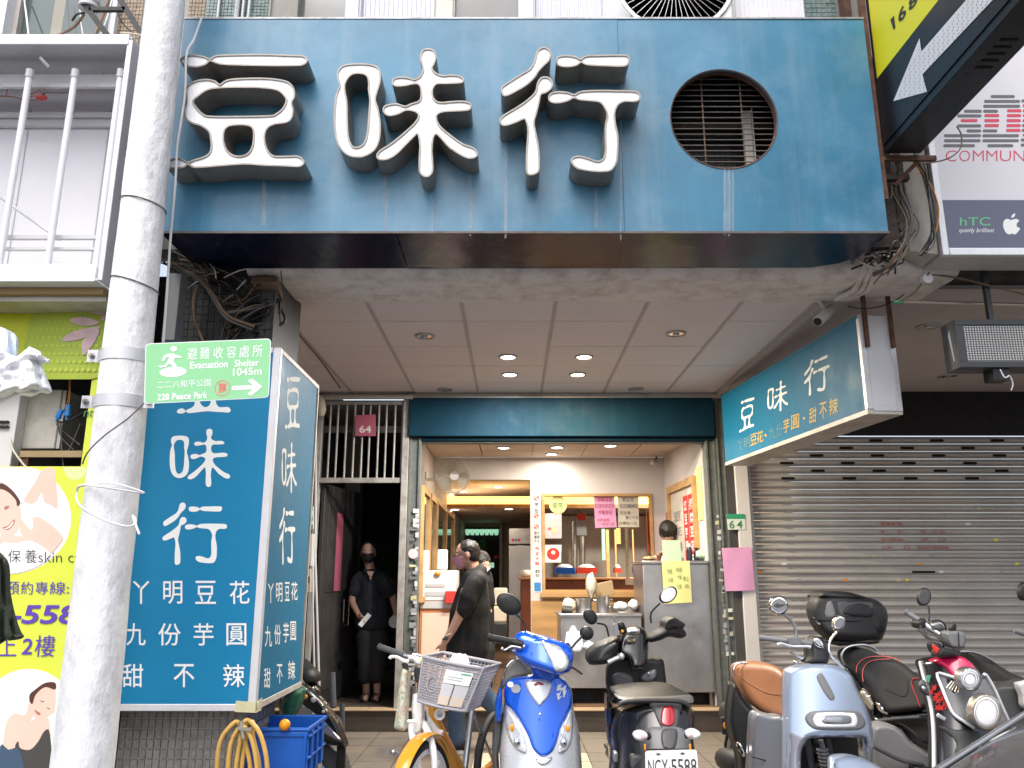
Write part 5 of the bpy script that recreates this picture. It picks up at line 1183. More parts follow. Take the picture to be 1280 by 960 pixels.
g=MB();g.box(HXL,HX-.031,3.97,4.40,hz0_-.01,hz0_+.002);g.box(HXL,HX-.031,3.965,3.9695,hz0_-.012,hz0_+.085);part(t,'bottom_tray',g,'white_frame',bevel=.003)
g=MB();g.box(HXL,HX-.031,4.06,4.40,hz0_-.045,hz0_-.012);part(t,'soffit_strip',g,'tray_beige')
g=MB();g.box(HXL,HX-.031,4.10,4.38,hz0_-.075,hz0_-.046);part(t,'soffit_board',g,'alu_dirty')
wire([P(-5,120,Y=4.22),P(15,121,Y=4.2),P(35,125,Y=4.2),P(48,124,Y=4.2),P(56,116,Y=4.2)],.004,'wire_brown','brown wires trailing to the red splice inside the white frame')
for k,pts in enumerate(([P(56,118,Y=4.2),P(50,124,Y=4.18),P(42,120,Y=4.19),P(34,124,Y=4.2)],[P(55,122,Y=4.19),P(50,113,Y=4.18),P(44,116,Y=4.2),P(30,119,Y=4.2)],[P(55,112,Y=4.2),P(62,102,Y=4.2),P(72,95,Y=4.2)],[P(56,115,Y=4.2),P(80,116,Y=4.18),P(100,108,Y=4.18),P(130,92,Y=4.2)],[P(8,120,Y=4.2),P(10,108,Y=4.2),P(16,98,Y=4.2)])):
 wire(pts,.0025,'wire_red' if k!=3 else 'wire_brown',['thin red wire looping at the splice inside the white frame, lowest','thin red wire looping at the splice inside the white frame, upper','thin red wire rising from the splice to the frame top','long thin brown wire drooping to the right inside the white frame','thin red wire rising at the far left inside the white frame'][k])
g=MB();g.ell(P(52,122,Y=4.17),.035,.02,.018,10,6);solo('red_splice','small red bundle of taped wires inside the white frame','wire splice',g,'wire_red')
g=MB();g.tube([P(50,72,Y=4.02),P(61,84,Y=4.05)],.010,8);solo('loose_bracket','small loose grey rod under the top ledge of the white frame','rod',g,'white_grey')
g=MB();g.box(-2.95,-2.35,YB-.05,YB-.02,4.62,6.2)
t=thing('left_window','grey window above the white sign frame, crossed by loose cables','window',(-2.8,YB,4.9))
xa,xb=P(22,20,Y=YB).x,P(150,20,Y=YB).x
for m,x0,x1,y in(('window_pane_dark',30,66,.004),('curtain',64,80,.003),('window_pane_dark',80,142,.004)):
 g=MB();g.box(P(x0,20,Y=YB).x,P(x1,20,Y=YB).x,YB-y,YB+.01,4.75,6.1);part(t,'pane',g,m)
for x0,x1,m in((10,20,'alu_dirty'),(20,30,'alu_dirty'),(142,150,'white_frame')):g=MB();g.box(P(x0,20,Y=YB).x,P(x1,20,Y=YB).x,YB-.05,YB+.01,4.7,6.2);part(t,'window_frame',g,m,bevel=.003)
g=MB();g.box(-3.9,P(9,20,Y=YB-.1).x,YB-.12,YB+.01,4.6,6.4);solo('white_side_panel','white wall panel at the top left corner beside the window','panel',g,'white_frame')
a,b=fpx(150,182);mosaic('tan_mosaic_wall','tan mosaic tiles between the left window and the pole',a,b,4.7,5.9,YB,.022,.03,'mosaic_tan','joint')
t=thing('black_bracket','black angle iron bracket above the white frame near the pole','bracket',tuple(P(140,30,Y=4.2)))
for p,q,w in(((98,-4),(139,50),.022),((148,-4),(180,48),.022),((112,12),(157,12),.016)):
 a,b=P(*p,Y=4.25),P(*q,Y=4.25);d=(b-a)/2;n_=Vector((d.z,0,-d.x)).normalized()*w*.8;g=MB();g.obox((a+b)/2,d,n_,(0,.012,0));part(t,'angle_iron',g,'black_plastic')
g=MB();q=P(112,2,Y=4.28);g.lathe(q,[(.001,-.05),(.06,-.05),(.06,-.03),(.05,-.02),(.06,-.01),(.06,.02),(.05,.03),(.001,.03)],18);solo('insulator_cap','ribbed grey cap behind the black bracket','insulator',g,'white_grey')
for k,(pts,r,m)in enumerate((([P(30,-4,Y=4.5),P(33,20,Y=4.45),P(36,46,Y=4.42)],.006,'wire_white'),([P(84,-4,Y=4.5),P(86,30,Y=4.5),P(88,46,Y=4.5)],.002,'wire_grey'),([P(105,18,Y=4.3),P(92,34,Y=4.35),P(68,46,Y=4.4)],.009,'wire_brown'),([P(100,2,Y=4.4),P(101,25,Y=4.4),P(104,46,Y=4.4)],.005,'wire_white'),([P(137,-4,Y=4.5),P(128,20,Y=4.48),P(118,46,Y=4.45)],.013,'wire_brown'),([P(141,-4,Y=4.5),P(134,22,Y=4.48),P(125,46,Y=4.45)],.005,'wire_white'),([P(146,10,Y=4.3),P(150,24,Y=4.3),P(160,36,Y=4.3),P(170,44,Y=4.3)],.004,'wire_black'),([P(90,26,Y=4.3),P(96,18,Y=4.28),P(106,16,Y=4.28)],.007,'wire_black'),([P(150,41,Y=4.2),P(165,42,Y=4.2),P(178,44,Y=4.2)],.005,'tub_cream'))):
 wire(pts,r,m,['white cable in front of the left window, leftmost','hair thin wire in front of the left window','tan cable sagging from the black bracket over the window','white cable just left of the black bracket','thick brown pipe running down behind the black bracket','white cable beside the thick brown pipe','black wire curling under the black bracket by the pole','short thick black cable end by the bracket','thin cream rod lying under the black bracket'][k])
BYv=4.30
t=thing('green_banner','yellow green printed banner with pink petals, left of the pole','banner',tuple(P(60,470,Y=BYv)))
g=relief([(-60,360),(60,359),(133,357),(134,470),(112,474),(60,474),(20,470),(-60,478)],lambda x,y:BYv+.012*math.sin(x*.05)+.006*math.sin(y*.09+x*.02),.004,0,0,6,sm=0);part(t,'sheet',g,'banner_green',smooth=80)
g=relief([(-58,362),(45,361),(24,468),(-58,474)],lambda x,y:BYv-.002+.012*math.sin(x*.05)+.006*math.sin(y*.09+x*.02),.001,0,0,6,sm=0);part(t,'yellow_print',g,'banner_yellow',smooth=80)
g=MB()
for j in range(10):
 for i in range(19):
  x=2+i*7+(j%2)*3.5;y=372+j*10;r=.9+.17*j+(.7 if x>50 else 0)
  if x<128:c=P(x,y,Y=BYv-.0035+.012*math.sin(x*.05)+.006*math.sin(y*.09+x*.02));g.lathe(c,[(.001,0),(r/1000*4.2,0),(.001,.001)],8,(0,1,0))
part(t,'dot_print',g,'banner_dots',kind='stuff')
bz=lambda x,y:BYv-.006+.012*math.sin(x*.05)+.006*math.sin(y*.09+x*.02)
for pet in([(124,403),(112,407),(98,406),(87,400),(100,396),(113,398)],[(126,408),(112,418),(96,425),(77,426),(88,416),(105,411)],[(124,412),(120,424),(112,436),(104,444),(102,430),(110,418)],[(131,380),(120,380),(110,388),(118,392),(131,392)],[(126,396),(131,393),(131,399),(128,401)]):
 g=relief(pet,bz,.001,0,0,3,sm=4);part(t,'petal_print',g,'petal',smooth=80)
for q in([(48,366),(80,367),(66,369)],[(103,368),(133,366),(133,372)]):
 g=MB();g.poly([q],lambda x,y:P(x,y,Y=BYv-.016),(0,.001,0));part(t,'tear',g,'cavity',smooth=0)
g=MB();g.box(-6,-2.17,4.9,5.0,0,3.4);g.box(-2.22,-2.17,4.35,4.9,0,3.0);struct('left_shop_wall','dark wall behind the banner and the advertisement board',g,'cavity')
t=thing('electric_cabinet','cream metal electric cabinet in the dark gap under the banner','electric cabinet',tuple(P(40,565,Y=4.5)))
a,b=P(14,487,Y=4.5),P(68,561,Y=4.5);g=MB();g.box(a.x,b.x,4.5,4.7,b.z,a.z);part(t,'door',g,'elec_box',bevel=.006);g=MB();g.box(a.x+.005,b.x+.02,4.51,4.8,b.z+.003,a.z-.003);part(t,'case',g,'alu_dirty')
g=MB();a,b=P(-30,475,Y=4.42),P(10,600,Y=4.42);g.box(a.x,b.x,4.42,4.5,Z_(5,600,4.42),Z_(5,470,4.42));t2=thing('white_casing','white metal casing at the left edge of the photo under the plastic bag','casing',tuple(b));part(t2,'panel',g,'box_white',bevel=.004)
for y in(527,533):g=MB();q=P(4,y,Y=4.41);g.box(q.x-.03,q.x+.03,4.40,4.419,q.z-.008,q.z+.004);part(t2,'hinge',g,'dark_rust')
g=MB();a,b=P(28,564,Y=4.42),P(104,572,Y=4.42);g.box(a.x,b.x,4.40,4.44,b.z,a.z);solo('wood_ledge','dirty wooden ledge at the bottom of the dark gap','ledge',g,'carton')
g=MB();a,b=P(28,572,Y=4.42),P(34,592,Y=4.42);g.box(a.x,b.x,4.41,4.44,b.z,a.z);solo('ledge_leg','short brown leg under the wooden ledge in the dark gap','ledge leg',g,'rust')
g=MB();g.box(P(109,520,Y=4.31).x,P(150,520,Y=4.31).x,4.31,4.35,Z_(100,585,4.31),Z_(100,470,4.31));t=thing('yellow_edge_board','narrow yellow board edge between the dark gap and the pole','board',tuple(P(112,585,Y=4.3)));part(t,'board',g,'ad_yellow')
g=MB();text_on(g,'nt',px_plane(4.305),104,117,512,521,0,3,.3);part(t,'script_lettering',g,'ink_green',smooth=0,fixn=False)
for k,(pts,r,m)in enumerate((([P(87,475,Y=4.45),P(86,495,Y=4.45),P(82,508,Y=4.45),P(76,518,Y=4.45)],.004,'wire_orange'),([P(88,475,Y=4.44),P(87,500,Y=4.44),P(84,515,Y=4.44)],.004,'wire_orange'),([P(74,527,Y=4.44),P(82,528,Y=4.42),P(95,521,Y=4.42),P(108,514,Y=4.4)],.006,'wire_black'),([P(70,520,Y=4.5),P(76,545,Y=4.5),P(92,562,Y=4.5)],.004,'wire_grey'),([P(70,530,Y=4.5),P(80,540,Y=4.48),P(100,556,Y=4.48)],.003,'wire_grey'),([P(100,530,Y=4.48),P(90,555,Y=4.46),P(78,575,Y=4.44)],.003,'wire_grey'),([P(76,528,Y=4.46),P(77,560,Y=4.44),P(79,582,Y=4.43)],.004,'wire_grey'),([P(12,548,Y=4.4),P(18,565,Y=4.38),P(34,586,Y=4.36)],.006,'tub_cream'))):
 wire(pts,r,m,['orange wire in the dark gap, left one','orange wire in the dark gap, right one','black cable sagging from the blue plugs to the yellow board','grey wire in the dark gap hanging lowest to the right','thin grey wire crossing the dark gap','thin grey wire slanting down left in the dark gap','grey wire dropping past the wooden ledge','cream cable running below the electric cabinet'][k])
for k,(x,y,x2,y2)in enumerate(((77,512,72,523),(86,506,84,520))):
 g=MB();a,b=P(x,y,Y=4.43),P(x2,y2,Y=4.43);g.tube([a,b],[.013,.018],8);g.tube([b,b+(b-a)*.35],.008,6);solo('blue_plug',['blue plug hanging in the dark gap, left one','blue plug hanging in the dark gap, right one'][k],'plug',g,'plug_blue',group='blue plugs in the dark gap')
AY=4.24
t=thing('beauty_advertisement','yellow and white skin care advertisement board left of the pole','advertisement',tuple(P(50,960,Y=AY)))
axr=P(104,760,Y=AY).x;az1=Z_(50,583,AY);az0=.25
g=MB();g.box(-3.6,-2.20,AY,AY+.03,az0,az1);part(t,'board',g,'ad_yellow',bevel=.002)
la=[0]
def pr(l,m,name='print',sm=4):
 la[0]+=1;g=MB();ol=cr(l,sm)if sm else l
 ol=[p for p in ol]
 g.poly([ol],lambda x,y:P(x,y,Y=AY-.0002*la[0]),(0,.00015,0));part(t,name,g,m,smooth=0)
cir=lambda cx,cy,r,ry=None,n=40:[(cx+r*math.cos(2*math.pi*k/n),cy+(ry or r)*math.sin(2*math.pi*k/n))for k in range(n)]
def clipy(l,y0_):return[(x,max(y,y0_))for x,y in l]
def crop(pts,ox,oy,s):return[(ox+x/s,oy+y/s)for x,y in pts]
A1=lambda l:crop(l,0,570,5.053);A2=lambda l:crop(l,0,760,4.8)
pr([p for p in clipy(cir(10,648,79,70),584)],'ad_white','picture_ground',0)
pr(clipy(cir(94,586,14,14),584),'ad_pale','pale_disc',0)
pr(A1([(150,285),(180,230),(230,150),(270,85),(340,80),(355,180),(362,330),(320,310),(280,290),(262,230),(235,280),(200,302)]),'skin_print','woman_print')
pr(A1([(130,300),(200,305),(270,295),(350,330),(385,420),(370,470),(280,430),(180,390)]),'ad_white','towel_print')
pr(A1([(0,180),(40,190),(90,240),(118,290),(135,380),(125,430),(105,480),(60,500),(0,490)]),'skin_print','woman_print')
pr(A1([(0,172),(40,185),(85,225),(118,270),(128,300),(108,318),(100,280),(60,235),(20,212),(0,208)]),'hair_print','hair_print')
pr(A1([(15,452),(50,440),(88,400),(92,420),(70,455),(40,468)]),'skin_print_dark','lips_print')
pr(A1([(24,459),(50,449),(84,412),(80,430),(62,452),(40,461)]),'ad_white','teeth_print')
pr(A1([(26,325),(44,314),(60,318),(48,332),(32,340)]),'skin_print_dark','eye_print')
pr(A1([(130,400),(165,435),(198,468),(210,430),(205,395),(240,385),(300,418),(360,468),(398,520),(372,560),(325,612),(290,590),(240,550),(190,532),(140,500),(126,455)]),'skin_print','arm_print')
pr(A1([(0,510),(60,500),(130,505),(190,530),(140,545),(60,555),(0,560)]),'skin_print','hand_print')
pr(A1([(0,560),(100,552),(200,535),(320,620),(250,690),(150,730),(60,745),(0,740)]),'ad_white','picture_ground',3)
def tx(s,x0,x1,y0_,y1_,m,w=0.0,sh=0):la[0]+=1;g=MB();text_on(g,s,lambda x,y:P(x,y,Y=AY-.0002*la[0]),x0,x1,y0_,y1_,w,3,sh);part(t,'lettering',g,m,smooth=0,fixn=False)
tx('保',10,26,688,703,'ink_dark');tx('養',31,46,687,704,'ink_dark');tx('skin care',48,118,690,703,'ink_dark',-.01)
tx('預',8,24,727,743,'ink_purple');tx('約',26,41,727,743,'ink_purple');tx('專',44,60,727,743,'ink_purple');tx('線:',62,86,727,743,'ink_purple')
tx('5-558',-12,98,756,780,'ink_purple',.025,.2);tx('上',-2,20,796,820,'ink_purple');tx('2',26,40,798,818,'ink_purple',.01,.15);tx('樓',43,69,794,821,'ink_purple',0,.1)
pr([p for p in cir(36,892,58,56)],'ad_white','picture_ground',0)
pr([(-60,880),(10,880),(40,960),(36,1030),(-60,1030)],'ad_white','picture_ground',0)
pr(A2([(0,840),(60,860),(110,800),(170,690),(290,660),(300,900),(280,1000),(0,1000)]),'skin_print','woman_print',3)
pr(A2([(35,700),(80,635),(150,640),(175,560),(200,510),(200,640),(130,760),(70,865),(20,850)]),'skin_print','arm_print')
pr(A2([(175,560),(200,500),(250,470),(325,450),(330,600),(300,640),(240,670),(200,650),(178,610)]),'skin_print','face_print')
pr(A2([(178,560),(178,520),(210,490),(270,450),(330,448),(330,490),(270,475),(215,520),(195,575)]),'hair_print','hair_print')
pr(A2([(205,610),(225,620),(243,632),(238,644),(220,636)]),'skin_print_dark','lips_print');pr(A2([(238,552),(255,560),(268,556),(255,566)]),'hair_print','eye_print');pr(A2([(278,594),(290,602),(300,600),(290,608)]),'hair_print','eye_print')
pr(A2([(90,830),(110,800),(120,840),(180,850),(230,800),(265,740),(300,760),(300,1100),(120,1100),(100,900)]),'lamp_dark','vest_print',3)
pr(A2([(0,830),(50,850),(100,840),(130,900),(150,1100),(0,1100)]),'jean_print','jeans_print',3)
g=relief([(-30,440),(0,437),(18,446),(32,437),(38,433),(40,440),(49,443),(48,449),(40,449),(44,462),(52,482),(48,487),(38,486),(26,491),(10,490),(-30,500)],lambda x,y:3.4+.05*noise.noise(Vector((x*.06,y*.09,1)))+.02*abs(noise.noise(Vector((x*.16,y*.05,5)))),.08,6,.05,3);solo('white_plastic_bag','crumpled white plastic bag at the left edge of the photo','bag',g,'plastic_bag',smooth=80)
g=relief([(-30,405),(2,409),(12,418),(13,432),(10,445),(0,440),(-30,442)],3.45,.06,5,.05,3);solo('blue_plastic_bag','pale blue plastic bag behind the white one at the left edge','bag',g,'bag_blue',smooth=80)
g=relief([(-30,690),(0,700),(4,740),(10,770),(17,790),(21,797),(12,801),(4,799),(-30,805)],lambda x,y:3.3+.02*math.sin(x*.5),.05,5,.04,3);solo('dark_cloth','dark olive cloth end hanging at the left edge over the advertisement','cloth',g,'olive_cloth',smooth=80)
# RIGHT NEIGHBOUR: phone shop sign, projecting arrow sign, LED panel
PY_,px0=4.32,2.487;pz0,pz1=3.305,Z_(1200,60,4.32)+.9
t=thing('phone_shop_sign','white phone shop lightbox with striped grey and red lettering, right edge','sign',(3.6,4.4,pz0))
g=MB();g.box(px0+.004,6.5,PY_+.01,4.56,pz0+.003,pz1);part(t,'case',g,'white_grey')
g=MB();g.box(px0+.04,6.5,PY_,PY_+.009,Z_(1200,250,PY_),pz1);part(t,'white_face',g,'phone_face',smooth=0)
g=MB();g.box(px0+.04,6.5,PY_-.0005,PY_+.009,pz0+.045,Z_(1200,250,PY_)-.001);part(t,'dark_band',g,'phone_band',smooth=0)
g=MB();g.box(px0,px0+.04,PY_-.008,PY_+.03,pz0,pz1);g.box(px0+.041,6.5,PY_-.008,PY_+.03,pz0,pz0+.045);part(t,'front_frame',g,'alu',bevel=.004)
pp=lambda d:(lambda x,y:P(x,y,Y=PY_-d))
C3=lambda x,y:(1080+x/4.8,60+y/4.8)
bars=[(760,905,291,'g'),(720,937,320,'g'),(715,937,349,'g'),(600,707,379,'g'),(715,804,379,'g'),(560,705,407,'g'),(722,812,405,'r'),(580,682,435,'r'),(722,812,435,'r'),(560,703,467,'g'),(722,810,465,'r'),(615,703,497,'g'),(712,800,497,'g'),(480,702,526,'g'),(710,930,526,'g'),(480,700,556,'g'),(710,930,556,'g'),(476,666,586,'g'),(740,896,586,'g'),(858,945,376,'r'),(856,943,405,'r'),(855,942,435,'r'),(854,942,465,'r'),(852,941,494,'r'),(944,1100,317,'g'),(952,1100,345,'r'),(952,1100,376,'r'),(952,1100,405,'r'),(952,1100,436,'g'),(948,1100,465,'g'),(946,1100,494,'g'),(952,1050,522,'r'),(940,1100,552,'g'),(940,1100,582,'g')]
for x0,x1,y,c in bars:
 a,b=C3(x0,y),C3(x1,y);g=MB();g.poly([rr2(a[0],a[1]-1.9,b[0],b[1]+1.9,1.8)],pp(.001),(0,.0005,0));part(t,'logo_stripe',g,'logo_grey' if c=='g' else 'logo_red',smooth=0)
for k,ch in enumerate('COMMUNICATION'):
 x0=1182+k*17.0;g=MB();text_on(g,ch,pp(.001),x0,x0+13.8,188,201.5,-.012);part(t,'lettering',g,'logo_red',smooth=0,fixn=False)
g=MB();text_on(g,'hTC',pp(.0012),1200,1238,271.5,282,0);part(t,'green_lettering',g,'logo_green',smooth=0,fixn=False)
g=MB();text_on(g,'quietly brilliant',pp(.0012),1199,1243,285,292,0,3,.25);part(t,'small_lettering',g,'print_white',smooth=0,fixn=False)
ap=[(1264,275),(1259,273.5),(1255,276),(1254,283),(1257,290),(1261,293),(1265,292),(1269,293),(1273,289),(1275,285.5),(1271,283),(1271.5,278.5),(1274,276),(1270,273.5)]
g=MB();g.poly([cr(ap,4)],pp(.0012),(0,.0005,0));g.poly([cr([(1264.5,272.5),(1265,269),(1268.5,266.5),(1268.5,270)],4)],pp(.0012),(0,.0005,0));part(t,'apple_mark',g,'print_white',smooth=0)
g=MB();g.hexa([(px0-.12,PY_+.12,pz0+.08),(px0-.005,PY_+.03,pz0+.02),(px0-.005,PY_+.03,4.4),(px0-.10,PY_+.12,4.4)],[(px0-.12,PY_+.22,pz0+.08),(px0-.005,PY_+.22,pz0+.02),(px0-.005,PY_+.22,4.4),(px0-.10,PY_+.22,4.4)]);solo('dirty_side_panel','dirty beige side casing between the cable bundle and the phone shop sign','panel',g,'alu_dirty')
AXX=2.12;ar=4.10
t=thing('arrow_sign','black and yellow projecting sign with a big white arrow, top right corner','sign',(2.22,3.2,3.82))
af=lambda d=0:(lambda x,y:P(x,y,X=AXX-d))
zbt=P(1105.5,192,X=AXX).z;yb_=P(1105.5,192,X=AXX).y;W2=.205
g=MB();g.box(AXX+.004,AXX+W2,1.2,yb_,zbt,zbt+2.2);part(t,'case',g,'arrow_black',bevel=.004)
g=MB();g.box(AXX-.003,AXX+.003,1.2,yb_-.002,zbt+.05,zbt+2.2);part(t,'black_face',g,'arrow_black',smooth=0)
def inface(pts):return[P(x,y,X=AXX)for x,y in pts]
def facepoly(pts,m,name,d):
 q=inface(pts);g=MB();g.poly([[(p.y,p.z)for p in q]],lambda y,z:(AXX-d,y,z),(.0006,0,0));part(t,name,g,m,smooth=0)
Zz=lambda l:crop(l,800,0,2.667)
yl=Zz([(793,262),(764,0),(757,-60),(1040,-60),(998,0)])
facepoly(yl,'arrow_yellow','yellow_field',.0045)
arr=Zz([(848,337),(935,128),(942,172),(1100,-10),(1170,-90),(1330,-130),(1180,0),(945,248),(960,306)])
facepoly(arr,'arrow_white','arrow',.0060)
g=MB()
for i in range(60):
 for j in range(40):
  x=1120+i*3.0+(j%2)*1.5;y=-30+j*4.0
  if inpoly((x,y),arr)and inpoly((x+1,y+1),arr)and inpoly((x-1,y-1),arr)and i%2==j%2:c=P(x,y,X=AXX-.0068);g.box(c.x-.0003,c.x+.0003,c.y-.0035,c.y+.0035,c.z-.0035,c.z+.0035)
part(t,'dot_pattern',g,'dot_grey',kind='stuff',smooth=0)
def num(ch,quad):
 q=inface(quad);g=MB();text_on(g,ch,lambda a,b:(q[0]*(1-a)+q[1]*a)*(1-b)+(q[3]*(1-a)+q[2]*a)*b+Vector((-.006,0,0)),0,1,0,1,.03);part(t,'numeral',g,'ink_dark',smooth=0,fixn=False)
num('1',Zz([(838,66),(850,52),(855,92),(849,100)]));num('6',Zz([(862,36),(888,10),(892,52),(866,80)]));num('8',Zz([(898,0),(930,-30),(928,10),(900,42)]));num('8',Zz([(938,-40),(970,-72),(968,-32),(940,0)]))
for k in range(5):
 y=3.15+k*.055 if False else 3.12+k*.05;g=MB();g.box(AXX+.07,AXX+.15,y,y+.012,zbt-.004,zbt-.0005);part(t,'vent_slit',g,'cavity')
t=thing('rusty_sign_frame','rusty angle iron frame between the blue sign and the arrow sign','frame',(2.1,4.15,3.4))
g=MB();g.box(AXX-.035,AXX-.006,4.12,4.16,zbt-.28,6.2);part(t,'upright',g,'rust');g=MB();g.box(AXX-.005,AXX+.30,4.13,4.15,zbt-.035,zbt-.005);part(t,'cross_bar',g,'rust')
g=MB();a,b=P(1152,197,Y=4.15),P(1118,232,Y=4.2);g.tube([a,b],.012,6);part(t,'brace',g,'rust');g=MB();g.box(AXX-.05,AXX+.16,4.18,4.22,Z_(1120,226,4.2),Z_(1120,220,4.2));part(t,'lower_cross_bar',g,'dark_rust')
g=MB();g.box(AXX-.03,AXX+.12,4.30,4.34,3.35,4.6);part(t,'back_plate',g,'dark_rust')
for z in(3.55,3.75,4.0,4.2):g=MB();g.box(AXX-.045,AXX-.005,4.161,4.30,z,z+.03);part(t,'bracket',g,'dark_rust')
t=thing('led_panel','dark hanging LED matrix panel under the phone shop sign','LED panel',(3.2,4.7,2.9));LY=4.55
la_,lb_=P(1193,399,Y=LY),P(1200,459,Y=LY);X0=la_.x
z1_,z0_=la_.z,lb_.z
g=MB();g.box(X0,X0+1.3,LY+.02,LY+.16,z0_,z1_);part(t,'case',g,'led_frame',bevel=.004)
for a in((X0,X0+1.3,z1_-.035,z1_),(X0,X0+1.3,z0_,z0_+.035),(X0,X0+.045,z0_+.035,z1_-.035)):g=MB();g.box(a[0],a[1],LY,LY+.02,a[2],a[3]);part(t,'bezel',g,'led_frame',bevel=.002)
g=MB();g.box(X0+.045,X0+1.3,LY+.010,LY+.02,z0_+.035,z1_-.035);part(t,'face',g,'led_face')
g=MB();hgt=z1_-z0_-.07;n_=15
for i in range(72):
 for j in range(n_):x=X0+.052+i*.0166;z=z0_+.042+(j+.25)*(hgt-.01)/n_;g.box(x,x+.008,LY+.006,LY+.0099,z,z+.008)
part(t,'led_dots',g,'led_dot',kind='stuff',smooth=0)
g=MB();g.hexa([(X0-.003,LY+.05,z0_+.05),(X0-.003,LY+.06,z0_+.05),(X0-.003,LY+.085,z1_-.08),(X0-.003,LY+.07,z1_-.05)],[(X0-.0005,LY+.05,z0_+.05),(X0-.0005,LY+.06,z0_+.05),(X0-.0005,LY+.085,z1_-.08),(X0-.0005,LY+.07,z1_-.05)]);part(t,'torn_label',g,'white_grey')
for px in(1232,):
 q=P(px,370,Y=LY+.1);g=MB();g.box(q.x-.015,q.x+.015,LY+.07,LY+.10,z1_,3.36);part(t,'hanger',g,'led_frame')
g=MB();q=P(1252,465,Y=LY+.02);g.box(q.x-.05,q.x+.05,LY+.02,LY+.12,z0_-.07,z0_-.001);part(t,'lower_bracket',g,'black_plastic');
wire([P(1250,462,Y=LY),P(1256,472,Y=LY-.02),P(1262,470,Y=LY-.02),P(1266,480,Y=LY-.01),P(1264,488,Y=LY)],.004,'wire_white','short white wire dangling under the LED panel')
g=MB();g.tube([P(1120,377,Y=4.75),P(1285,381,Y=4.75),P(1420,384,Y=4.75)],.011,8);solo('thin_steel_pipe','thin steel pipe running above the LED panel','pipe',g,'brass')
wire([P(1158,342,Y=4.6),P(1200,348,Y=4.6),P(1240,358,Y=4.6),P(1290,370,Y=4.6)],.006,'wire_brown','tan cable crossing the dark beam under the phone shop sign')
wire([P(1120,378,Y=4.6),P(1140,368,Y=4.55),P(1155,350,Y=4.5),P(1162,340,Y=4.45)],.006,'wire_brown','tan cable from the green clip up to the phone shop sign')
g=MB();g.cap(P(1119,378,Y=4.6),P(1127,377,Y=4.6),.013,.016,8);solo('green_clip','small green clip at the end of the thin steel pipe','clip',g,'clip_green')
q=P(1157,350,Y=4.5);g=MB();g.lathe(q,[(.001,-.03),(.03,-.03),(.034,0),(.02,.02),(.001,.02)],14,(0,1,0));solo('porcelain_hook','small grey round hook under the corner of the phone shop sign','hook',g,'white_grey')
random.seed(21)
def bundle(label,path,n,spread,mats,r=(.004,.008),group='cable tangle'):
 t=thing('cable_bundle',label,'cables',tuple(path[len(path)//2]),group)
 for k in range(n):
  o=[Vector((random.gauss(0,spread),random.gauss(0,spread*.7),random.gauss(0,spread)))for _ in path]
  g=MB();g.tube([Vector(p)+q for p,q in zip(path,o)],random.uniform(*r),6,sm=4);part(t,'cable',g,random.choice(mats),smooth=60)
 return t
mix_=['wire_grey','wire_brown','wire_black','wire_grey','alu_dirty']
bundle('bundle of grey and brown cables running down between the rusty frame and the dirty casing',[P(1122,200,Y=4.3),P(1128,235,Y=4.3),P(1135,270,Y=4.28),P(1133,300,Y=4.26),P(1115,330,Y=4.3),P(1095,345,Y=4.42)],7,.022,mix_)
bundle('bundle of black and orange cables along the left edge of the phone shop sign',[P(1145,196,Y=4.25),P(1158,225,Y=4.26),P(1166,262,Y=4.26),P(1163,298,Y=4.26),P(1152,318,Y=4.26)],8,.012,['wire_black','wire_grey','wire_black','wire_orange'],(.003,.006))
bundle('tangled cables heaped under the right end of the blue sign',[P(1075,300,Y=4.5),P(1088,318,Y=4.42),P(1104,322,Y=4.38),P(1120,308,Y=4.38),P(1130,290,Y=4.36)],14,.04,mix_)
bundle('tangled cables heaped below the right end of the blue sign, nearer the beam',[P(1078,330,Y=4.5),P(1095,312,Y=4.40),P(1110,300,Y=4.40),P(1126,318,Y=4.4),P(1110,332,Y=4.42)],10,.035,mix_)
bundle('dark cables behind the right edge of the blue sign',[P(1100,120,Y=4.35),P(1106,160,Y=4.35),P(1112,200,Y=4.35),P(1108,250,Y=4.35),P(1115,290,Y=4.35)],8,.03,['wire_black','wire_grey','wire_brown'])
q=[P(1085,325,Y=4.52),P(1076,345,Y=4.62),P(1068,362,Y=4.8),P(1045,374,Y=4.95)]
for k,dx in enumerate((0,.04,.08)):wire([p+Vector((dx,0,0))for p in q],.017,'beam',['painted pipe bending under the right end of the beam, leftmost','painted pipe bending under the right end of the beam, middle','painted pipe bending under the right end of the beam, rightmost'][k],'painted pipes under the beam',name='painted_pipe')
wire([P(1060,383,Y=4.9),P(1078,386,Y=4.85),P(1100,383,Y=4.85),P(1118,376,Y=4.8),P(1130,368,Y=4.7)],.004,'wire_black','black wire sagging over the end of the hanging lightbox')
wire([P(1150,205,Y=4.0),P(1180,200,Y=3.95),P(1199,188,Y=3.95),P(1202,170,Y=3.98),P(1196,158,Y=4.0)],.004,'wire_brown','thin brown wire loop in front of the phone shop sign')
bundle('thick tangle of torn cables above the evacuation sign',[P(212,326,Y=4.5),P(245,345,Y=4.52),P(265,352,Y=4.55),P(285,362,Y=4.58),P(310,372,Y=4.6)],11,.045,['wire_black','wire_grey','wire_black','wire_brown'],(.003,.006))
bundle('black tangle of cables at the left end of the ceiling',[P(295,405,Y=4.58),P(320,392,Y=4.62),P(338,380,Y=4.7),P(346,395,Y=4.8),P(335,412,Y=4.75),P(315,415,Y=4.62)],16,.035,['wire_black','wire_black','wire_grey'],(.004,.011))
bundle('frayed wire ends sticking out above the evacuation sign',[P(285,420,Y=4.6),P(300,395,Y=4.58),P(325,378,Y=4.62),P(345,385,Y=4.72)],8,.05,['wire_black','wire_grey','wire_brown'],(.002,.005))
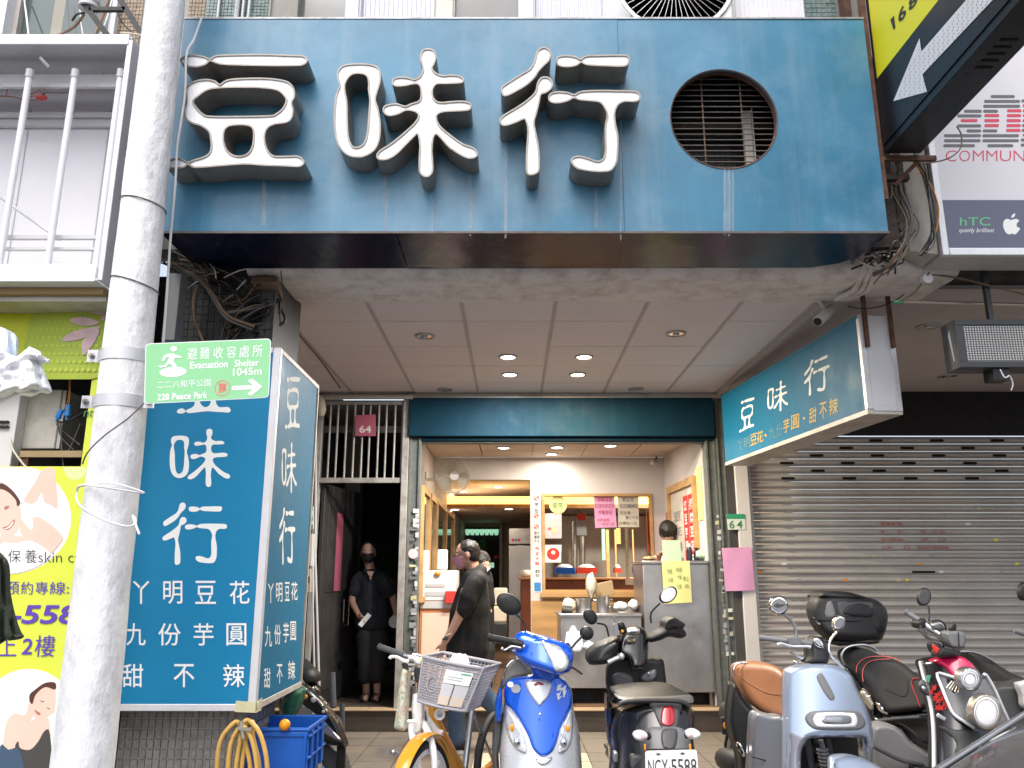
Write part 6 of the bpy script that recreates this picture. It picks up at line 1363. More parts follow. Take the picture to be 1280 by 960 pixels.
wire([P(211,328,Y=4.2),P(228,338,Y=4.35),P(250,348,Y=4.42),P(268,372,Y=4.48),P(285,395,Y=4.5),P(318,408,Y=4.56)],.011,'wire_brown','thick tan cable sweeping down above the evacuation sign')
wire([P(212,330,Y=4.19),P(229,340,Y=4.34),P(251,351,Y=4.41),P(267,375,Y=4.47),P(283,398,Y=4.49),P(315,412,Y=4.55)],.008,'wire_grey','grey cable running beside the thick tan cable')
wire([P(248,356,Y=4.5),P(242,375,Y=4.52),P(243,400,Y=4.52),P(249,415,Y=4.5),P(254,428,Y=4.5)],.009,'wire_brown','tan cable end dropping behind the evacuation sign')
wire([P(302,400,Y=4.55),P(320,388,Y=4.55),P(345,378,Y=4.6)],.004,'wire_grey','thin pale wire slanting over the black tangle')
for k,(x0,y0_,x1,y1_)in enumerate(((232,362,250,350),(246,352,262,366),(280,347,308,336),(278,378,292,368),(296,362,307,350),(250,348,274,340),(262,330,270,348),(228,350,240,340))):
 wire([P(x0,y0_,Y=4.45),P((x0+x1)/2+2,(y0_+y1_)/2-2,Y=4.4),P(x1,y1_,Y=4.42)],.004,'wire_brown' if k%2 else 'alu_dirty',['frayed cable end at the far left of the tangle','frayed cable end just below the far left one','frayed cable end pointing up right, in the middle of the tangle','short frayed end below the middle of the tangle','frayed end rising towards the brown plate','long frayed end sloping up along the beam','frayed end sticking down from under the sign corner','small frayed end beside the pole side of the tangle'][k],group='frayed cable ends',name='frayed_cable')
g=MB();pts=[P(312,353,Y=4.56),P(345,353,Y=4.56),P(354,375,Y=4.75),P(330,372,Y=4.7)];g.hexa(pts,[p+Vector((0,.03,.05))for p in pts]);solo('brown_bracket','brown rusty plate at the left end of the beam','plate',g,'wire_brown',bevel=.004)
g=MB();g.tube([P(351,338,Y=4.56),P(352,350,Y=4.6),P(355,374,Y=4.7)],.003,5,sm=4);solo('hanging_wire','thin dark wire hanging from the beam by the brown plate','cable',g,'wire_black')
g=MB();a,b=P(208,362,Y=4.3),P(218,425,Y=4.3);g.box(a.x,b.x,4.30,4.40,b.z,a.z+.1);solo('grey_box_behind_pole','grey box mostly hidden behind the pole above the evacuation sign','box',g,'mid_plastic',bevel=.004)
for(x,y),(x2,y2),(bx_,by_),Y,lb in(((349,418),(362,433),(361,404),5.3,'white bullet security camera at the left front corner of the ceiling'),((1040,386),(1022,402),(1021,372),5.2,'white bullet security camera at the right front corner of the ceiling')):
 a,b=P(x,y,Y=Y),P(x2,y2,Y=Y-.12);t=thing('security_camera',lb,'security camera',tuple(a),'security cameras under the beam')
 g=MB();g.tube([a,a+(b-a)*.05,b-(b-a)*.05,b],[.030,.036,.036,.033],18);part(t,'housing',g,'cctv_white');g=MB();g.cyl(b,b+(b-a).normalized()*.004,.028,n=16);part(t,'lens',g,'black_plastic')
 c=P(bx_,by_,Z=CZ-.005);g=MB();g.tube([(a+b)/2+Vector((0,0,.03)),(a+b)/2+Vector((0,.02,.07)),c],.012,10);g.lathe(c,[(.001,-.02),(.035,-.018),(.04,0),(.001,.001)],16);part(t,'bracket',g,'cctv_white')
wire([P(362,405,Y=5.4),P(375,420,Z=CZ-.012),P(402,452,Z=CZ-.012),P(425,485,Z=CZ-.012)],.007,'wire_brown','brownish cable stuck along the ceiling from the left camera')
t=thing('coiled_hose','coiled yellow hose with metal tap hanging on the corner of the left column','hose',tuple(P(300,1000,Y=4.5)))
tap=P(300,905,Y=4.46)
for k,(xl,xr,yb2,yt,m)in enumerate(((272,318,1010,904,'hose'),(286,331,1015,902,'hose'),(296,310,1000,908,'hose'),(303,321,1005,903,'hose'))):
 g=MB();g.tube([P(xl,yb2,Y=4.44+.02*k),P(xl-1,960,Y=4.43+.02*k),P(xl+4,925,Y=4.43+.02*k),P((xl+xr)/2-4,yt+1,Y=4.44+.02*k),P((xl+xr)/2+4,yt,Y=4.45+.02*k),P(xr-5,920,Y=4.44+.02*k),P(xr+3,960,Y=4.44+.02*k),P(xr-2,yb2,Y=4.46+.02*k),P((xl+xr)/2,yb2+14,Y=4.46),P(xl,yb2,Y=4.44+.02*k)],.0115,10,sm=6);part(t,'hose_loop',g,m,smooth=80)
t=thing('brass_tap','small metal tap above the coiled yellow hose','tap',tuple(tap));g=MB();g.cyl(P(301,901,Y=4.44),P(304,923,Y=4.44),.012,n=10);part(t,'body',g,'brass');g=MB();g.obox(P(306,911,Y=4.43),(.035,0,-.004),(0,.008,0),(0,0,.008));part(t,'handle',g,'brass')
t=thing('blue_crate','blue plastic crate beside the coiled hose, in front of the dark scooter','crate',tuple(P(350,1000,Y=4.75)))
cx0_,cx1_,cy0_,cy1_=X_(320,940,4.72),X_(384,940,4.72),4.72,5.12;ctop=Z_(350,912,4.72);cb=.45
cx0_-=.12
g=MB()
for a in((cx0_,cx1_,cy0_,cy0_+.008,cb,ctop),(cx0_,cx1_,cy1_-.008,cy1_,cb,ctop),(cx0_,cx0_+.008,cy0_+.009,cy1_-.009,cb,ctop),(cx1_-.008,cx1_,cy0_+.009,cy1_-.009,cb,ctop),(cx0_+.009,cx1_-.009,cy0_+.009,cy1_-.009,cb,cb+.01)):g.box(*a)
part(t,'walls',g,'crate_blue')
g=MB();g.tube([(cx0_,cy0_-.004,ctop),(cx1_,cy0_-.004,ctop),(cx1_+.004,cy1_,ctop),(cx0_,cy1_,ctop),(cx0_,cy0_-.004,ctop)],.012,8);part(t,'rim',g,'crate_blue')
for x in(cx0_+.01,cx1_-.02):g=MB();g.box(x,x+.014,cy0_-.012,cy0_-.0005,cb,ctop-.012);part(t,'rib',g,'crate_blue',bevel=.003)
for y in(cy0_+.05,cy0_+.17,cy0_+.29):g=MB();g.box(cx1_+.0005,cx1_+.014,y,y+.014,cb,ctop-.012);part(t,'rib',g,'crate_blue',bevel=.003)
for z in(ctop-.03,ctop-.14,ctop-.27):g=MB();g.box(cx1_+.0005,cx1_+.012,cy0_,cy1_,z-.012,z);part(t,'side_ledge',g,'crate_blue',bevel=.003)
g=MB();g.box(cx0_,cx1_,cy0_-.010,cy0_-.0005,ctop-.035,ctop-.012);part(t,'front_ledge',g,'crate_blue',bevel=.003)
g=MB();g.box(cx0_-.02,cx1_-.02,4.75,5.10,FZ+.002,cb-.002);solo('lower_blue_crate','second blue crate carrying the upper one','crate',g,'crate_blue',bevel=.01)
g=MB();q=P(356,906,Y=4.70);g.ell(q,.030,.030,.030,20,14);solo('orange_ball','orange ball on the rim of the blue crate','ball',g,'ball_orange')
g=relief([(352,880),(366,865),(376,862),(375,875),(366,895),(356,900)],5.2,.12,6,.08,2.5);solo('green_net_bag','dark green net bag behind the blue crate','bag',g,'green_net',smooth=80)
# PEOPLE
def seg(mb,pts,Y,r):
 """a chain of capsules through pixel points at depth Y (number or list)"""
 Ys=Y if isinstance(Y,(list,tuple))else[Y]*len(pts);q=[P(x,y,Y=d)for(x,y),d in zip(pts,Ys)]
 for i in range(len(q)-1):mb.cap(q[i],q[i+1],r[i],r[i+1],12)
 return q
def hand(mb,wrist,tip,side,s=1.0,curl=.3):
 """palm, four fingers and a thumb from wrist towards tip; side = unit vector towards the thumb"""
 w,tp=Vector(wrist),Vector(tip);d=(tp-w).normalized();sd=Vector(side).normalized();nn=d.cross(sd).normalized()
 L=.185*s;pc=w+d*.05*s
 mb.cap(w,pc+sd*.012*s,.022*s,.024*s,10);mb.cap(w+sd*.012*s,w+d*.085*s+sd*.024*s,.016*s,.015*s,8);mb.cap(w-sd*.012*s,w+d*.080*s-sd*.026*s,.016*s,.013*s,8);mb.cap(w+d*.03*s,w+d*.085*s,.018*s,.015*s,8)
 for k,(o,l)in enumerate(((.027,.072),(.009,.080),(-.009,.074),(-.026,.058))):
  a=w+d*.085*s+sd*o*s;b=a+(d+nn*curl*.5).normalized()*l*.55*s;c=b+(d+nn*curl*1.8).normalized()*l*.5*s
  mb.cap(a,b,.0095*s,.0085*s,8);mb.cap(b,c,.0085*s,.0072*s,8)
 a=w+d*.02*s+sd*.022*s;b=a+(d*.6+sd*.7+nn*.2).normalized()*.045*s;c=b+(d*.9+sd*.2+nn*.3).normalized()*.035*s
 mb.cap(a,b,.013*s,.0105*s,8);mb.cap(b,c,.0105*s,.0085*s,8)
def headmesh(c,f,up,s=1.0):
 """continuous head with brow, nose, lips, chin and ears; c centre, f facing direction"""
 f=Vector(f).normalized();up=Vector(up).normalized();r=f.cross(up).normalized();c=Vector(c);g=MB()
 rot=Matrix((r,f,up)).transposed()
 g.ell(c+up*.025*s-f*.008*s,.074*s,.094*s,.088*s,20,14,rot)
 g.ell(c-up*.030*s+f*.020*s,.060*s,.068*s,.075*s,16,12,rot)
 g.cap(c-up*.088*s+f*.052*s-r*.012*s,c-up*.088*s+f*.052*s+r*.012*s,.026*s,.026*s,10)
 g.cap(c-up*.05*s-f*.005*s+r*.035*s,c-up*.075*s+f*.03*s+r*.025*s,.030*s,.024*s,10);g.cap(c-up*.05*s-f*.005*s-r*.035*s,c-up*.075*s+f*.03*s-r*.025*s,.030*s,.024*s,10)
 g.cap(c+up*.012*s+f*.084*s,c-up*.020*s+f*.102*s,.009*s,.013*s,10);g.cap(c-up*.022*s+f*.092*s-r*.012*s,c-up*.022*s+f*.092*s+r*.012*s,.009*s,.009*s,8)
 g.cap(c+up*.024*s+f*.078*s-r*.032*s,c+up*.024*s+f*.078*s+r*.032*s,.012*s,.012*s,10)
 g.cap(c-up*.052*s+f*.080*s-r*.018*s,c-up*.052*s+f*.080*s+r*.018*s,.008*s,.008*s,8)
 for sgn in(-1,1):
  e=c+r*sgn*.075*s-f*.004*s-up*.005*s;g.ell(e,.010*s,.018*s,.031*s,10,8,rot)
 return g
def eyes(par,c,f,up,s=1.0,glasses=False):
 f=Vector(f).normalized();up=Vector(up).normalized();r=f.cross(up).normalized();c=Vector(c);g=MB()
 for sgn in(-1,1):g.ell(c+f*.077*s+r*sgn*.031*s+up*.008*s,.013*s,.010*s,.007*s,10,8)
 part(par,'eyes',g,'cctv_white');g=MB()
 for sgn in(-1,1):
  g.ell(c+f*.085*s+r*sgn*.031*s+up*.008*s,.005*s,.004*s,.006*s,8,6);g.cap(c+f*.086*s+r*sgn*.018*s+up*.030*s,c+f*.079*s+r*sgn*.045*s+up*.030*s,.004*s,.003*s,6)
 part(par,'eyebrows_and_pupils',g,'hair')
 if glasses:
  g=MB()
  for sgn in(-1,1):
   q=c+f*.100*s+r*sgn*.033*s+up*.004*s;g.tube([q+(r*math.cos(a*.628)*.026+up*math.sin(a*.628)*.019)*s for a in range(11)],.0022,5);g.tube([q+r*sgn*.026*s,c+r*sgn*.078*s+up*.008*s],.002,5)
  g.tube([c+f*.100*s-r*.008*s+up*.004*s,c+f*.100*s+r*.008*s+up*.004*s],.002,5);part(par,'glasses',g,'lamp_dark')
def mask(par,c,f,up,m,s=1.0,r0=0.008):
 f=Vector(f).normalized();up=Vector(up).normalized();r=f.cross(up).normalized();c=Vector(c);rings=[]
 for i in range(9):
  v=i/8;z=-.004-.095*v;ring=[]
  for k in range(17):
   a=(k/16-.5)*2*1.20;wd=.069-.016*v**2;fr=.112+.016*math.exp(-((k-8)/3.2)**2)*(1-v)**.6*(1 if v<.8 else .6)-.030*v**3
   ring.append(c+up*z*s+r*math.sin(a)*wd*1.02*s+f*(math.cos(a)*fr-.0)*s)
  rings.append(ring)
 n=len(rings[0]);inner=[[p-(p-(c-up*.04*s)).normalized()*.004 for p in rg]for rg in rings]
 g=MB();g.rings(rings,False,False);g.rings([rg[::-1]for rg in inner],False,False)
 for rg,ig in((rings[0],inner[0]),(rings[-1],inner[-1])):g.add(rg+ig,[(i,i+1,n+i+1,n+i)for i in range(n-1)])
 mk=part(par,'face_mask',g,m,smooth=80);g=MB()
 for sgn,k in((1,16),(-1,0)):
  e=c+r*sgn*.080*s-f*.012*s;g.tube([rings[1][k],e+up*.02*s,e-up*.01*s-f*.008*s,rings[6][k]],.0022,5,sm=3)
 part(mk,'ear_loops',g,m)
def hairmesh(c,f,up,s=1.0,back=.0,longer=0.0,vox=.008,front=.045):
 f=Vector(f).normalized();up=Vector(up).normalized();r=f.cross(up).normalized();c=Vector(c);g=MB();rot=Matrix((r,f,up)).transposed()
 g.ell(c+up*.042*s-f*.020*s,.083*s,.094*s,.086*s,20,14,rot);g.ell(c-f*.045*s+up*.0*s,.076*s,.066*s,.085*s,16,12,rot)
 if longer:g.ell(c-f*.050*s-up*longer*.6*s,.078*s,.055*s,(.07+longer)*s,16,12,rot)
 rnd_=random.Random(5)
 for k in range(34):
  a=rnd_.uniform(-1.5,1.5);q0=c+up*(.10+.015*rnd_.random())*s+r*math.sin(a)*.03*s-f*.01*s;q1=c+up*(front+.02*rnd_.random())*s+r*math.sin(a)*.078*s+f*(math.cos(a)*.078-.012)*s
  g.cap(q0,q1,.012*s,.006*s,6)
 g=blob(g,vox*s,2);g.xf(lambda p:p+(p-c).normalized()*(.005*noise.noise(p*55)+.004*noise.noise(p*120)))
 return g
MY=6.95
mn=thing('person','person in black T-shirt, jeans and pink mask walking left past the entrance','person',tuple(P(598,942,Z=FZ)))
F=Vector((-1,-.12,-.04)).normalized();hc_=P(583,694,Y=MY)
body=MB();h=headmesh(hc_,F,(-.05,0,1),1.06);body.add(h.v,h.f)
seg(body,[(590,705),(594,722)],MY,[.058,.062])
seg(body,[(596,727),(590,750),(582,776)],[MY+.16,MY+.18,MY+.10],[.045,.040,.034])
elb=seg(body,[(583,740),(575,768)],[MY-.19,MY-.22],[.05,.044]);wr=seg(body,[(575,768),(566,786),(557,801)],[MY-.22,MY-.23,MY-.24],[.043,.036,.027])
hand(body,P(556,801,Y=MY-.24),P(551,823,Y=MY-.22),(-.7,-.7,0),.92,.35)
seg(body,[(592,728),(584,790)],MY,[.08,.08])
body=blob(body,.009,3);part(mn,'body',body,'skin',smooth=80)
hr_=MB();rr_=F.cross(Vector((0,0,1))).normalized()
hr_=hairmesh(hc_,F,(-.05,0,1),1.03);part(mn,'hair',hr_,'hair',smooth=80)
eyes(mn,hc_,F,(-.05,0,1),1.06,True);mask(mn,hc_,F,(-.05,0,1),'mask_pink',1.0)
sh=MB()
for pts,Ys,rr in(([(595,723),(592,762),(588,812)],[MY,MY,MY],[.105,.140,.155]),([(589,723),(580,765),(576,812)],[MY-.02]*3,[.085,.115,.130]),([(598,725),(596,724)],[MY-.16,MY+.16],[.075,.075]),([(594,729),(586,748),(580,763)],[MY-.17,MY-.21,MY-.215],[.085,.078,.068]),([(601,728),(596,745),(592,757)],[MY+.17,MY+.20,MY+.20],[.08,.072,.064]),([(592,716),(600,714)],[MY,MY],[.062,.066]),([(574,775),(573,812)],[MY-.05,MY-.05],[.07,.075])):seg(sh,pts,Ys,rr)
sh=blob(sh,.012,5)
zh=Z_(590,822,MY);zs_=Z_(590,767,MY-.2)
sh.xf(lambda p:Vector((p.x+.008*noise.noise(p*9),p.y+.012*noise.noise(p*7+Vector((3,0,0))),max(p.z,zh+.004*noise.noise(p*20)))))
part(mn,'shirt',sh,'shirt_black',smooth=80)
tr=MB()
for pts,Ys,rr in(([(577,829),(574,852),(571,890),(571,922)],[MY-.08,MY-.09,MY-.09,MY-.08],[.098,.085,.072,.070]),([(587,829),(597,852),(607,872)],[MY+.08]*3,[.098,.088,.078]),([(607,872),(628,893),(650,905)],[MY+.10,MY+.12,MY+.14],[.078,.066,.062]),([(578,830),(588,830)],[MY,MY],[.11,.11])):seg(tr,pts,Ys,rr)
tr=blob(tr,.012,4);tr.xf(lambda p:Vector((p.x+.007*noise.noise(p*11),p.y+.008*noise.noise(p*9),p.z)));part(mn,'jeans',tr,'denim',smooth=80)
def shoe(par,heel,toe,m='shoe_black',sole='paper_white',s=1.0):
 h,t_=Vector(heel),Vector(toe);d=(t_-h).normalized();sd=d.cross(Vector((0,0,1))).normalized();up=sd.cross(d);g=MB()
 L=(t_-h).length
 g.cap(h+up*.055*s,h+d*L*.35+up*.06*s,.040*s,.044*s,10);g.cap(h+up*.045,h+d*L*.9+up*.038*s,.042*s,.034*s,10);g.cap(h+up*.055*s+d*.02,h+up*.10*s+d*.03,.040*s,.044*s,10)
 g=blob(g,.008,3);part(par,'shoe',g,m,smooth=80)
 ol=[];
 for k in range(28):
  a=2*math.pi*k/28;ol.append((math.cos(a)*.5*(L+.09),math.sin(a)*(.042+.008*math.cos(a))*s))
 c=(h+t_)/2;g=MB();g.poly([ol],lambda x,y:c+d*x+sd*y-up*.008*s,up*.030*s);part(par,'sole',g,sole,bevel=.004)
hl=P(596,941,Z=FZ+.01);shoe(mn,P(578,941,Z=FZ+.012)+Vector((.0,.03,0)),P(578,941,Z=FZ+.012)+Vector((-.17,-.06,0)))
shoe(mn,P(656,906,Y=MY+.14)+Vector((.05,0,.03)),P(656,906,Y=MY+.14)+Vector((.02,0,-.15)))
g=MB();a=P(558,797,Y=MY-.24);g.tube([a+Vector((.030*math.cos(k*.524),.028*math.sin(k*.524),.012*math.cos(k*.524)))for k in range(13)],.006,8);g.ell(a+Vector((0,-.033,0)),.018,.006,.018,14,8);part(mn,'wristwatch',g,'lamp_dark')
g=MB();a=P(561,793,Y=MY-.24);g.tube([a+Vector((.032*math.cos(k*.524),.030*math.sin(k*.524),.012*math.cos(k*.524)))for k in range(13)],.004,6);part(mn,'bracelet',g,'tub_cream')
p2=thing('person','person in dark clothes and cap mostly hidden behind the walking man','person',(X_(603,868,8.35),8.35,SZ))
c2=P(603,706,Y=8.35);F2=Vector((.5,-.6,-.25)).normalized();body=MB();h=headmesh(c2,F2,(.1,0,1),1.0);body.add(h.v,h.f);seg(body,[(602,716),(602,760)],8.35,[.055,.10]);seg(body,[(607,735),(611,765),(606,790)],8.30,[.045,.04,.03]);hand(body,P(606,790,Y=8.30),P(604,805,Y=8.30),(-1,0,0),.9)
part(p2,'body',blob(body,.010,3),'skin',smooth=80);part(p2,'hair',hairmesh(c2,F2,(.1,0,1),1.08),'hair',smooth=80);mask(p2,c2,F2,(.1,0,1),'mask_black',1.0);eyes(p2,c2,F2,(.1,0,1),1.0)
sh=MB();seg(sh,[(602,724),(602,770),(602,815)],8.35,[.12,.13,.14]);seg(sh,[(597,724),(608,727)],8.35,[.08,.075]);seg(sh,[(607,728),(612,752)],8.31,[.075,.06]);part(p2,'shirt',blob(sh,.013,4),'shirt_black',smooth=80)
tr=MB();seg(tr,[(600,812),(600,845),(600,868)],8.40,[.12,.085,.07]);seg(tr,[(604,812),(606,845),(606,868)],8.30,[.12,.085,.07]);part(p2,'trousers',blob(tr,.014,3),'trouser_black',smooth=80)
shoe(p2,(X_(600,868,8.4),8.42,SZ+.012),(X_(600,868,8.4)+.05,8.27,SZ+.012));shoe(p2,(X_(606,868,8.3),8.36,SZ+.012),(X_(606,868,8.3)+.07,8.20,SZ+.012))
g=MB();g.tube([P(603,716,Y=8.25),P(608,714,Y=8.22),P(612,710,Y=8.25)],.010,6);part(p2,'white_strap',g,'paper_white')
WY=8.45
wm=thing('person','person in dark polo shirt, black mask and sandals standing in the stairway door','person',(X_(466,860,WY),WY,SZ))
hc_=P(460.5,691,Y=WY);F=Vector((.05,-1,-.06));body=MB();h=headmesh(hc_,F,(0,0,1),.96);body.add(h.v,h.f)
seg(body,[(461,702),(463,716)],WY,[.047,.052]);seg(body,[(463,722),(464,762)],WY,[.09,.09])
seg(body,[(443,728),(440,752),(449,770)],[WY,WY-.04,WY-.16],[.042,.036,.026]);hand(body,P(449,770,Y=WY-.16),P(458,776,Y=WY-.22),(-.2,-.3,1),.88,.7)
seg(body,[(486,728),(492,750),(495,766)],[WY,WY-.02,WY-.10],[.042,.036,.026]);hand(body,P(495,766,Y=WY-.10),P(497,779,Y=WY-.14),(-1,-.3,0),.88,.7)
for x in(457.5,471):seg(body,[(x,838),(x+.5,868)],WY,[.045,.034]);seg(body,[(x+.5,869),(x-1,874)],[WY,WY-.14],[.034,.030])
part(wm,'body',blob(body,.009,3),'skin_dark',smooth=80)
part(wm,'hair',hairmesh(hc_+Vector((0,.012,.006)),F,(0,0,1),.95),'hair',smooth=80);eyes(wm,hc_,F,(0,0,1),.96);mask(wm,hc_,F,(0,0,1),'mask_black',.98)
sh=MB()
for pts,Ys,rr in(([(463,724),(464,755),(465,776)],[WY]*3,[.115,.125,.135]),([(452,723),(476,723)],[WY,WY],[.078,.078]),([(448,725),(443,740)],[WY,WY-.02],[.072,.064]),([(480,725),(487,740)],[WY,WY-.02],[.072,.064]),([(457,755),(457,777)],[WY,WY],[.10,.11]),([(473,755),(473,777)],[WY,WY],[.10,.11])):seg(sh,pts,Ys,rr)
part(wm,'polo_shirt',blob(sh,.012,4),'shirt_navy',smooth=80)
g=MB();
for s_ in(-1,1):a=P(463+s_*7,712,Y=WY-.09);b=P(463.5+s_*1,721,Y=WY-.145);g.tube([a+Vector((s_*.01,.06,.01)),a,b],[.014,.016,.006],8,flat=.5)
part(wm,'collar',g,'shirt_navy')
g=MB();a=P(463,714,Y=WY-.13);b=P(463,725,Y=WY-.150);g.add([a+Vector((-.035,0,0)),a+Vector((.035,0,0)),b],[(0,1,2)]);g.add([a+Vector((-.035,.02,0)),a+Vector((.035,.02,0)),b+Vector((0,.02,0))],[(2,1,0)]);part(wm,'neck_opening',g,'skin_dark')
tr=MB()
for pts,Ys,rr in(([(459,796),(458,825),(457,846)],[WY-.01,WY-.03,WY],[.110,.088,.078]),([(472,796),(472,825),(471,846)],[WY-.01,WY,WY+.01],[.110,.088,.078]),([(460,798),(471,798)],[WY,WY],[.12,.12])):seg(tr,pts,Ys,rr)
part(wm,'trousers',blob(tr,.012,3),'trouser_black',smooth=80)
for x in(457.5,471.5):
 c=Vector((X_(x,868,WY),WY-.05,SZ+.012));ol=[(math.sin(2*math.pi*k/24)*.045,math.cos(2*math.pi*k/24)*.125)for k in range(24)];g=MB();g.poly([ol],lambda a,b:c+Vector((a,b,-.006)),(0,0,.022));part(wm,'sandal_sole',g,'shoe_black')
 g=MB();
 for dy in(-.07,0.0,.06):g.tube([c+Vector((-.042,dy,.01)),c+Vector((0,dy+.02,.062)),c+Vector((.042,dy,.01))],.007,6,sm=4)
 part(wm,'sandal_straps',g,'shoe_black')
g=MB();a=P(456,775,Y=WY-.25);g.obox(a,(.045,.0,.055),(0,.004,0),(-.018,0,.014));solo('folded_paper','folded white paper in the hand of the person in the stairway door','paper',g,'paper_white')
a=P(493,779,Y=WY-.2);g=MB();g.lathe(a,[(.001,-.03),(.035,-.024),(.055,0),(.060,.028),(.055,.028),(.03,-.02),(.001,-.024)],22,(.15,-.5,.3));solo('white_bowl','white bowl held by the person in the stairway door','bowl',g,'cctv_white')
w3=thing('person','person with black hair bending down behind the tall steel cabinet','person',(X_(836,850,9.3),9.35,SZ))
hc_=P(835,668,Y=9.3);F=Vector((.1,-.75,-.65));up=Vector((0,-.6,.75));body=MB();h=headmesh(hc_,F,up,.98);body.add(h.v,h.f);seg(body,[(835,676),(836,700)],[9.42,9.5],[.05,.09]);seg(body,[(820,702),(852,702)],[9.47,9.47],[.06,.06])
seg(body,[(852,702),(856,715),(846,698)],[9.45,9.3,9.1],[.045,.04,.03]);hand(body,P(846,698,Y=9.1),P(842,692,Y=9.02),(1,0,0),.9,.6)
seg(body,[(820,702),(816,714),(824,696)],[9.45,9.3,9.1],[.045,.04,.03]);hand(body,P(824,696,Y=9.1),P(828,690,Y=9.02),(-1,0,0),.9,.6)
part(w3,'body',blob(body,.010,3),'skin',smooth=80);part(w3,'hair',hairmesh(hc_,F,up,1.2,front=.07),'hair',smooth=80);eyes(w3,hc_,F,up,.98)
sh=MB();seg(sh,[(836,700),(836,760)],[9.5,9.5],[.13,.15]);seg(sh,[(822,702),(850,702)],[9.48,9.48],[.08,.08]);seg(sh,[(821,704),(817,715)],[9.46,9.34],[.065,.055]);seg(sh,[(851,704),(855,715)],[9.46,9.34],[.065,.055]);part(w3,'shirt',blob(sh,.014,3),'cctv_white',smooth=80)
tr=MB();a=P(836,760,Y=9.5)
for s_ in(-.08,.08):tr.cap((a.x+s_,9.5,a.z+.02),(a.x+s_,9.5,SZ+.08),.11,.07)
part(w3,'trousers',blob(tr,.016,2),'trouser_black',smooth=80)
for s_ in(-.08,.08):shoe(w3,(a.x+s_,9.55,SZ+.012),(a.x+s_,9.37,SZ+.012))
# SCOOTERS
def bowl(cx,kx,y0,ky,Y0,kl=0):return lambda x,y:Y0+kx*(x-cx)**2+ky*(y0-y)+kl*(x-cx)
def wheel(root,c,ax,r=.23,w=.05,spokes=5,white=False):
 ax=Vector(ax).normalized();u=ax.orthogonal().normalized();v=ax.cross(u);c=Vector(c)
 g=MB();N,n=40,12;rings=[]
 for i in range(N+1):
  a=2*math.pi*i/N;d=u*math.cos(a)+v*math.sin(a);rings.append([c+d*(r-w*.5+math.cos(2*math.pi*k/n)*w*.55)+ax*math.sin(2*math.pi*k/n)*w*.6 for k in range(n)])
 g.rings(rings,cap=False);t=part(root,'wheel',g,'rubber',smooth=60)
 g=MB();rings=[]
 for i in range(N+1):
  a=2*math.pi*i/N;d=u*math.cos(a)+v*math.sin(a);rings.append([c+d*(r-w*1.02+p)+ax*q for p,q in((0,-w*.45),(.006,-w*.45),(.006,w*.45),(0,w*.45),(-.012,w*.2),(-.012,-w*.2))])
 g.rings(rings,cap=False);g.cyl(c-ax*.04,c+ax*.04,.03,n=14)
 for k in range(spokes):a=2*math.pi*k/spokes;d=u*math.cos(a)+v*math.sin(a);g.tube([c+d*.02,c+d*(r-w)],[.014 if spokes<9 else .002,.010 if spokes<9 else .002],6)
 part(t,'rim',g,'bike_white' if white else 'alloy');return t
def base(root,F_,R_,body,seatm,zg=FZ,seat_z=.72,skip_seat=False,seat_len=.62,w=.15,legs=True,bodyz=.52):
 """running gear and hull between the front wheel F_ (x, y) and the rear wheel R_ (x, y)"""
 F_,R_=Vector((F_[0],F_[1],zg)),Vector((R_[0],R_[1],zg));h=(F_-R_).normalized();s=Vector((-h.y,h.x,0));up=Vector((0,0,1))
 wheel(root,F_+up*.23,s);wheel(root,R_+up*.23,s)
 g=MB()
 for k in(-1,1):g.tube([F_+up*.24+s*k*.06,F_-h*.06+up*.52+s*k*.06],.018,8)
 g.tube([F_-h*.06+up*.5,F_-h*.14+up*.72],.022,8);part(root,'fork',g,'grey_plastic')
 g=MB();m=F_*.5+R_*.5
 g.cap(F_-h*.28+up*.28+s*.09,R_+h*.30+up*.28+s*.09,.06,.07);g.cap(F_-h*.28+up*.28-s*.09,R_+h*.30+up*.28-s*.09,.06,.07);g.cap(F_-h*.28+up*.28,R_+h*.30+up*.28,.06,.07)
 g.cap(R_+h*.30+up*.34,R_+h*.28+up*bodyz,.13,.13);g.cap(R_+h*.28+up*bodyz,R_-h*.12+up*(bodyz+.08),.145,.09);g.cap(R_+h*.10+up*.38,R_-h*.02+up*.52,.12,.10)
 part(root,'hull',blob(g,.014,3),body,smooth=80)
 g=MB();g.obox(F_*.55+R_*.45+up*.33,h*.22,s*.15,up*.012);part(root,'floorboard',g,'black_plastic',bevel=.008)
 g=MB();g.cap(R_+up*.25-s*.12,R_+h*.22+up*.25-s*.11,.07,.09);g.cap(R_+up*.23+s*.13,R_-h*.25+up*.30+s*.14,.045,.05);part(root,'engine_and_exhaust',g,'black_plastic')
 if not skip_seat:
  g=MB();g.cap(R_+h*.32+up*seat_z,R_+h*.02+up*(seat_z+.03),w*.62,w*.72);g.cap(R_+h*.02+up*(seat_z+.03),R_-h*.18+up*(seat_z+.04),w*.72,w*.5)
  for k in(-1,1):g.cap(R_+h*.30+s*k*.04+up*seat_z,R_-h*.12+s*k*.05+up*(seat_z+.03),w*.5,w*.5)
  g=blob(g,.012,4);zz=zg+seat_z-.02;g.xf(lambda p:Vector((p.x,p.y,max(p.z,zz))));part(root,'seat',g,seatm,smooth=80)
 return h,s
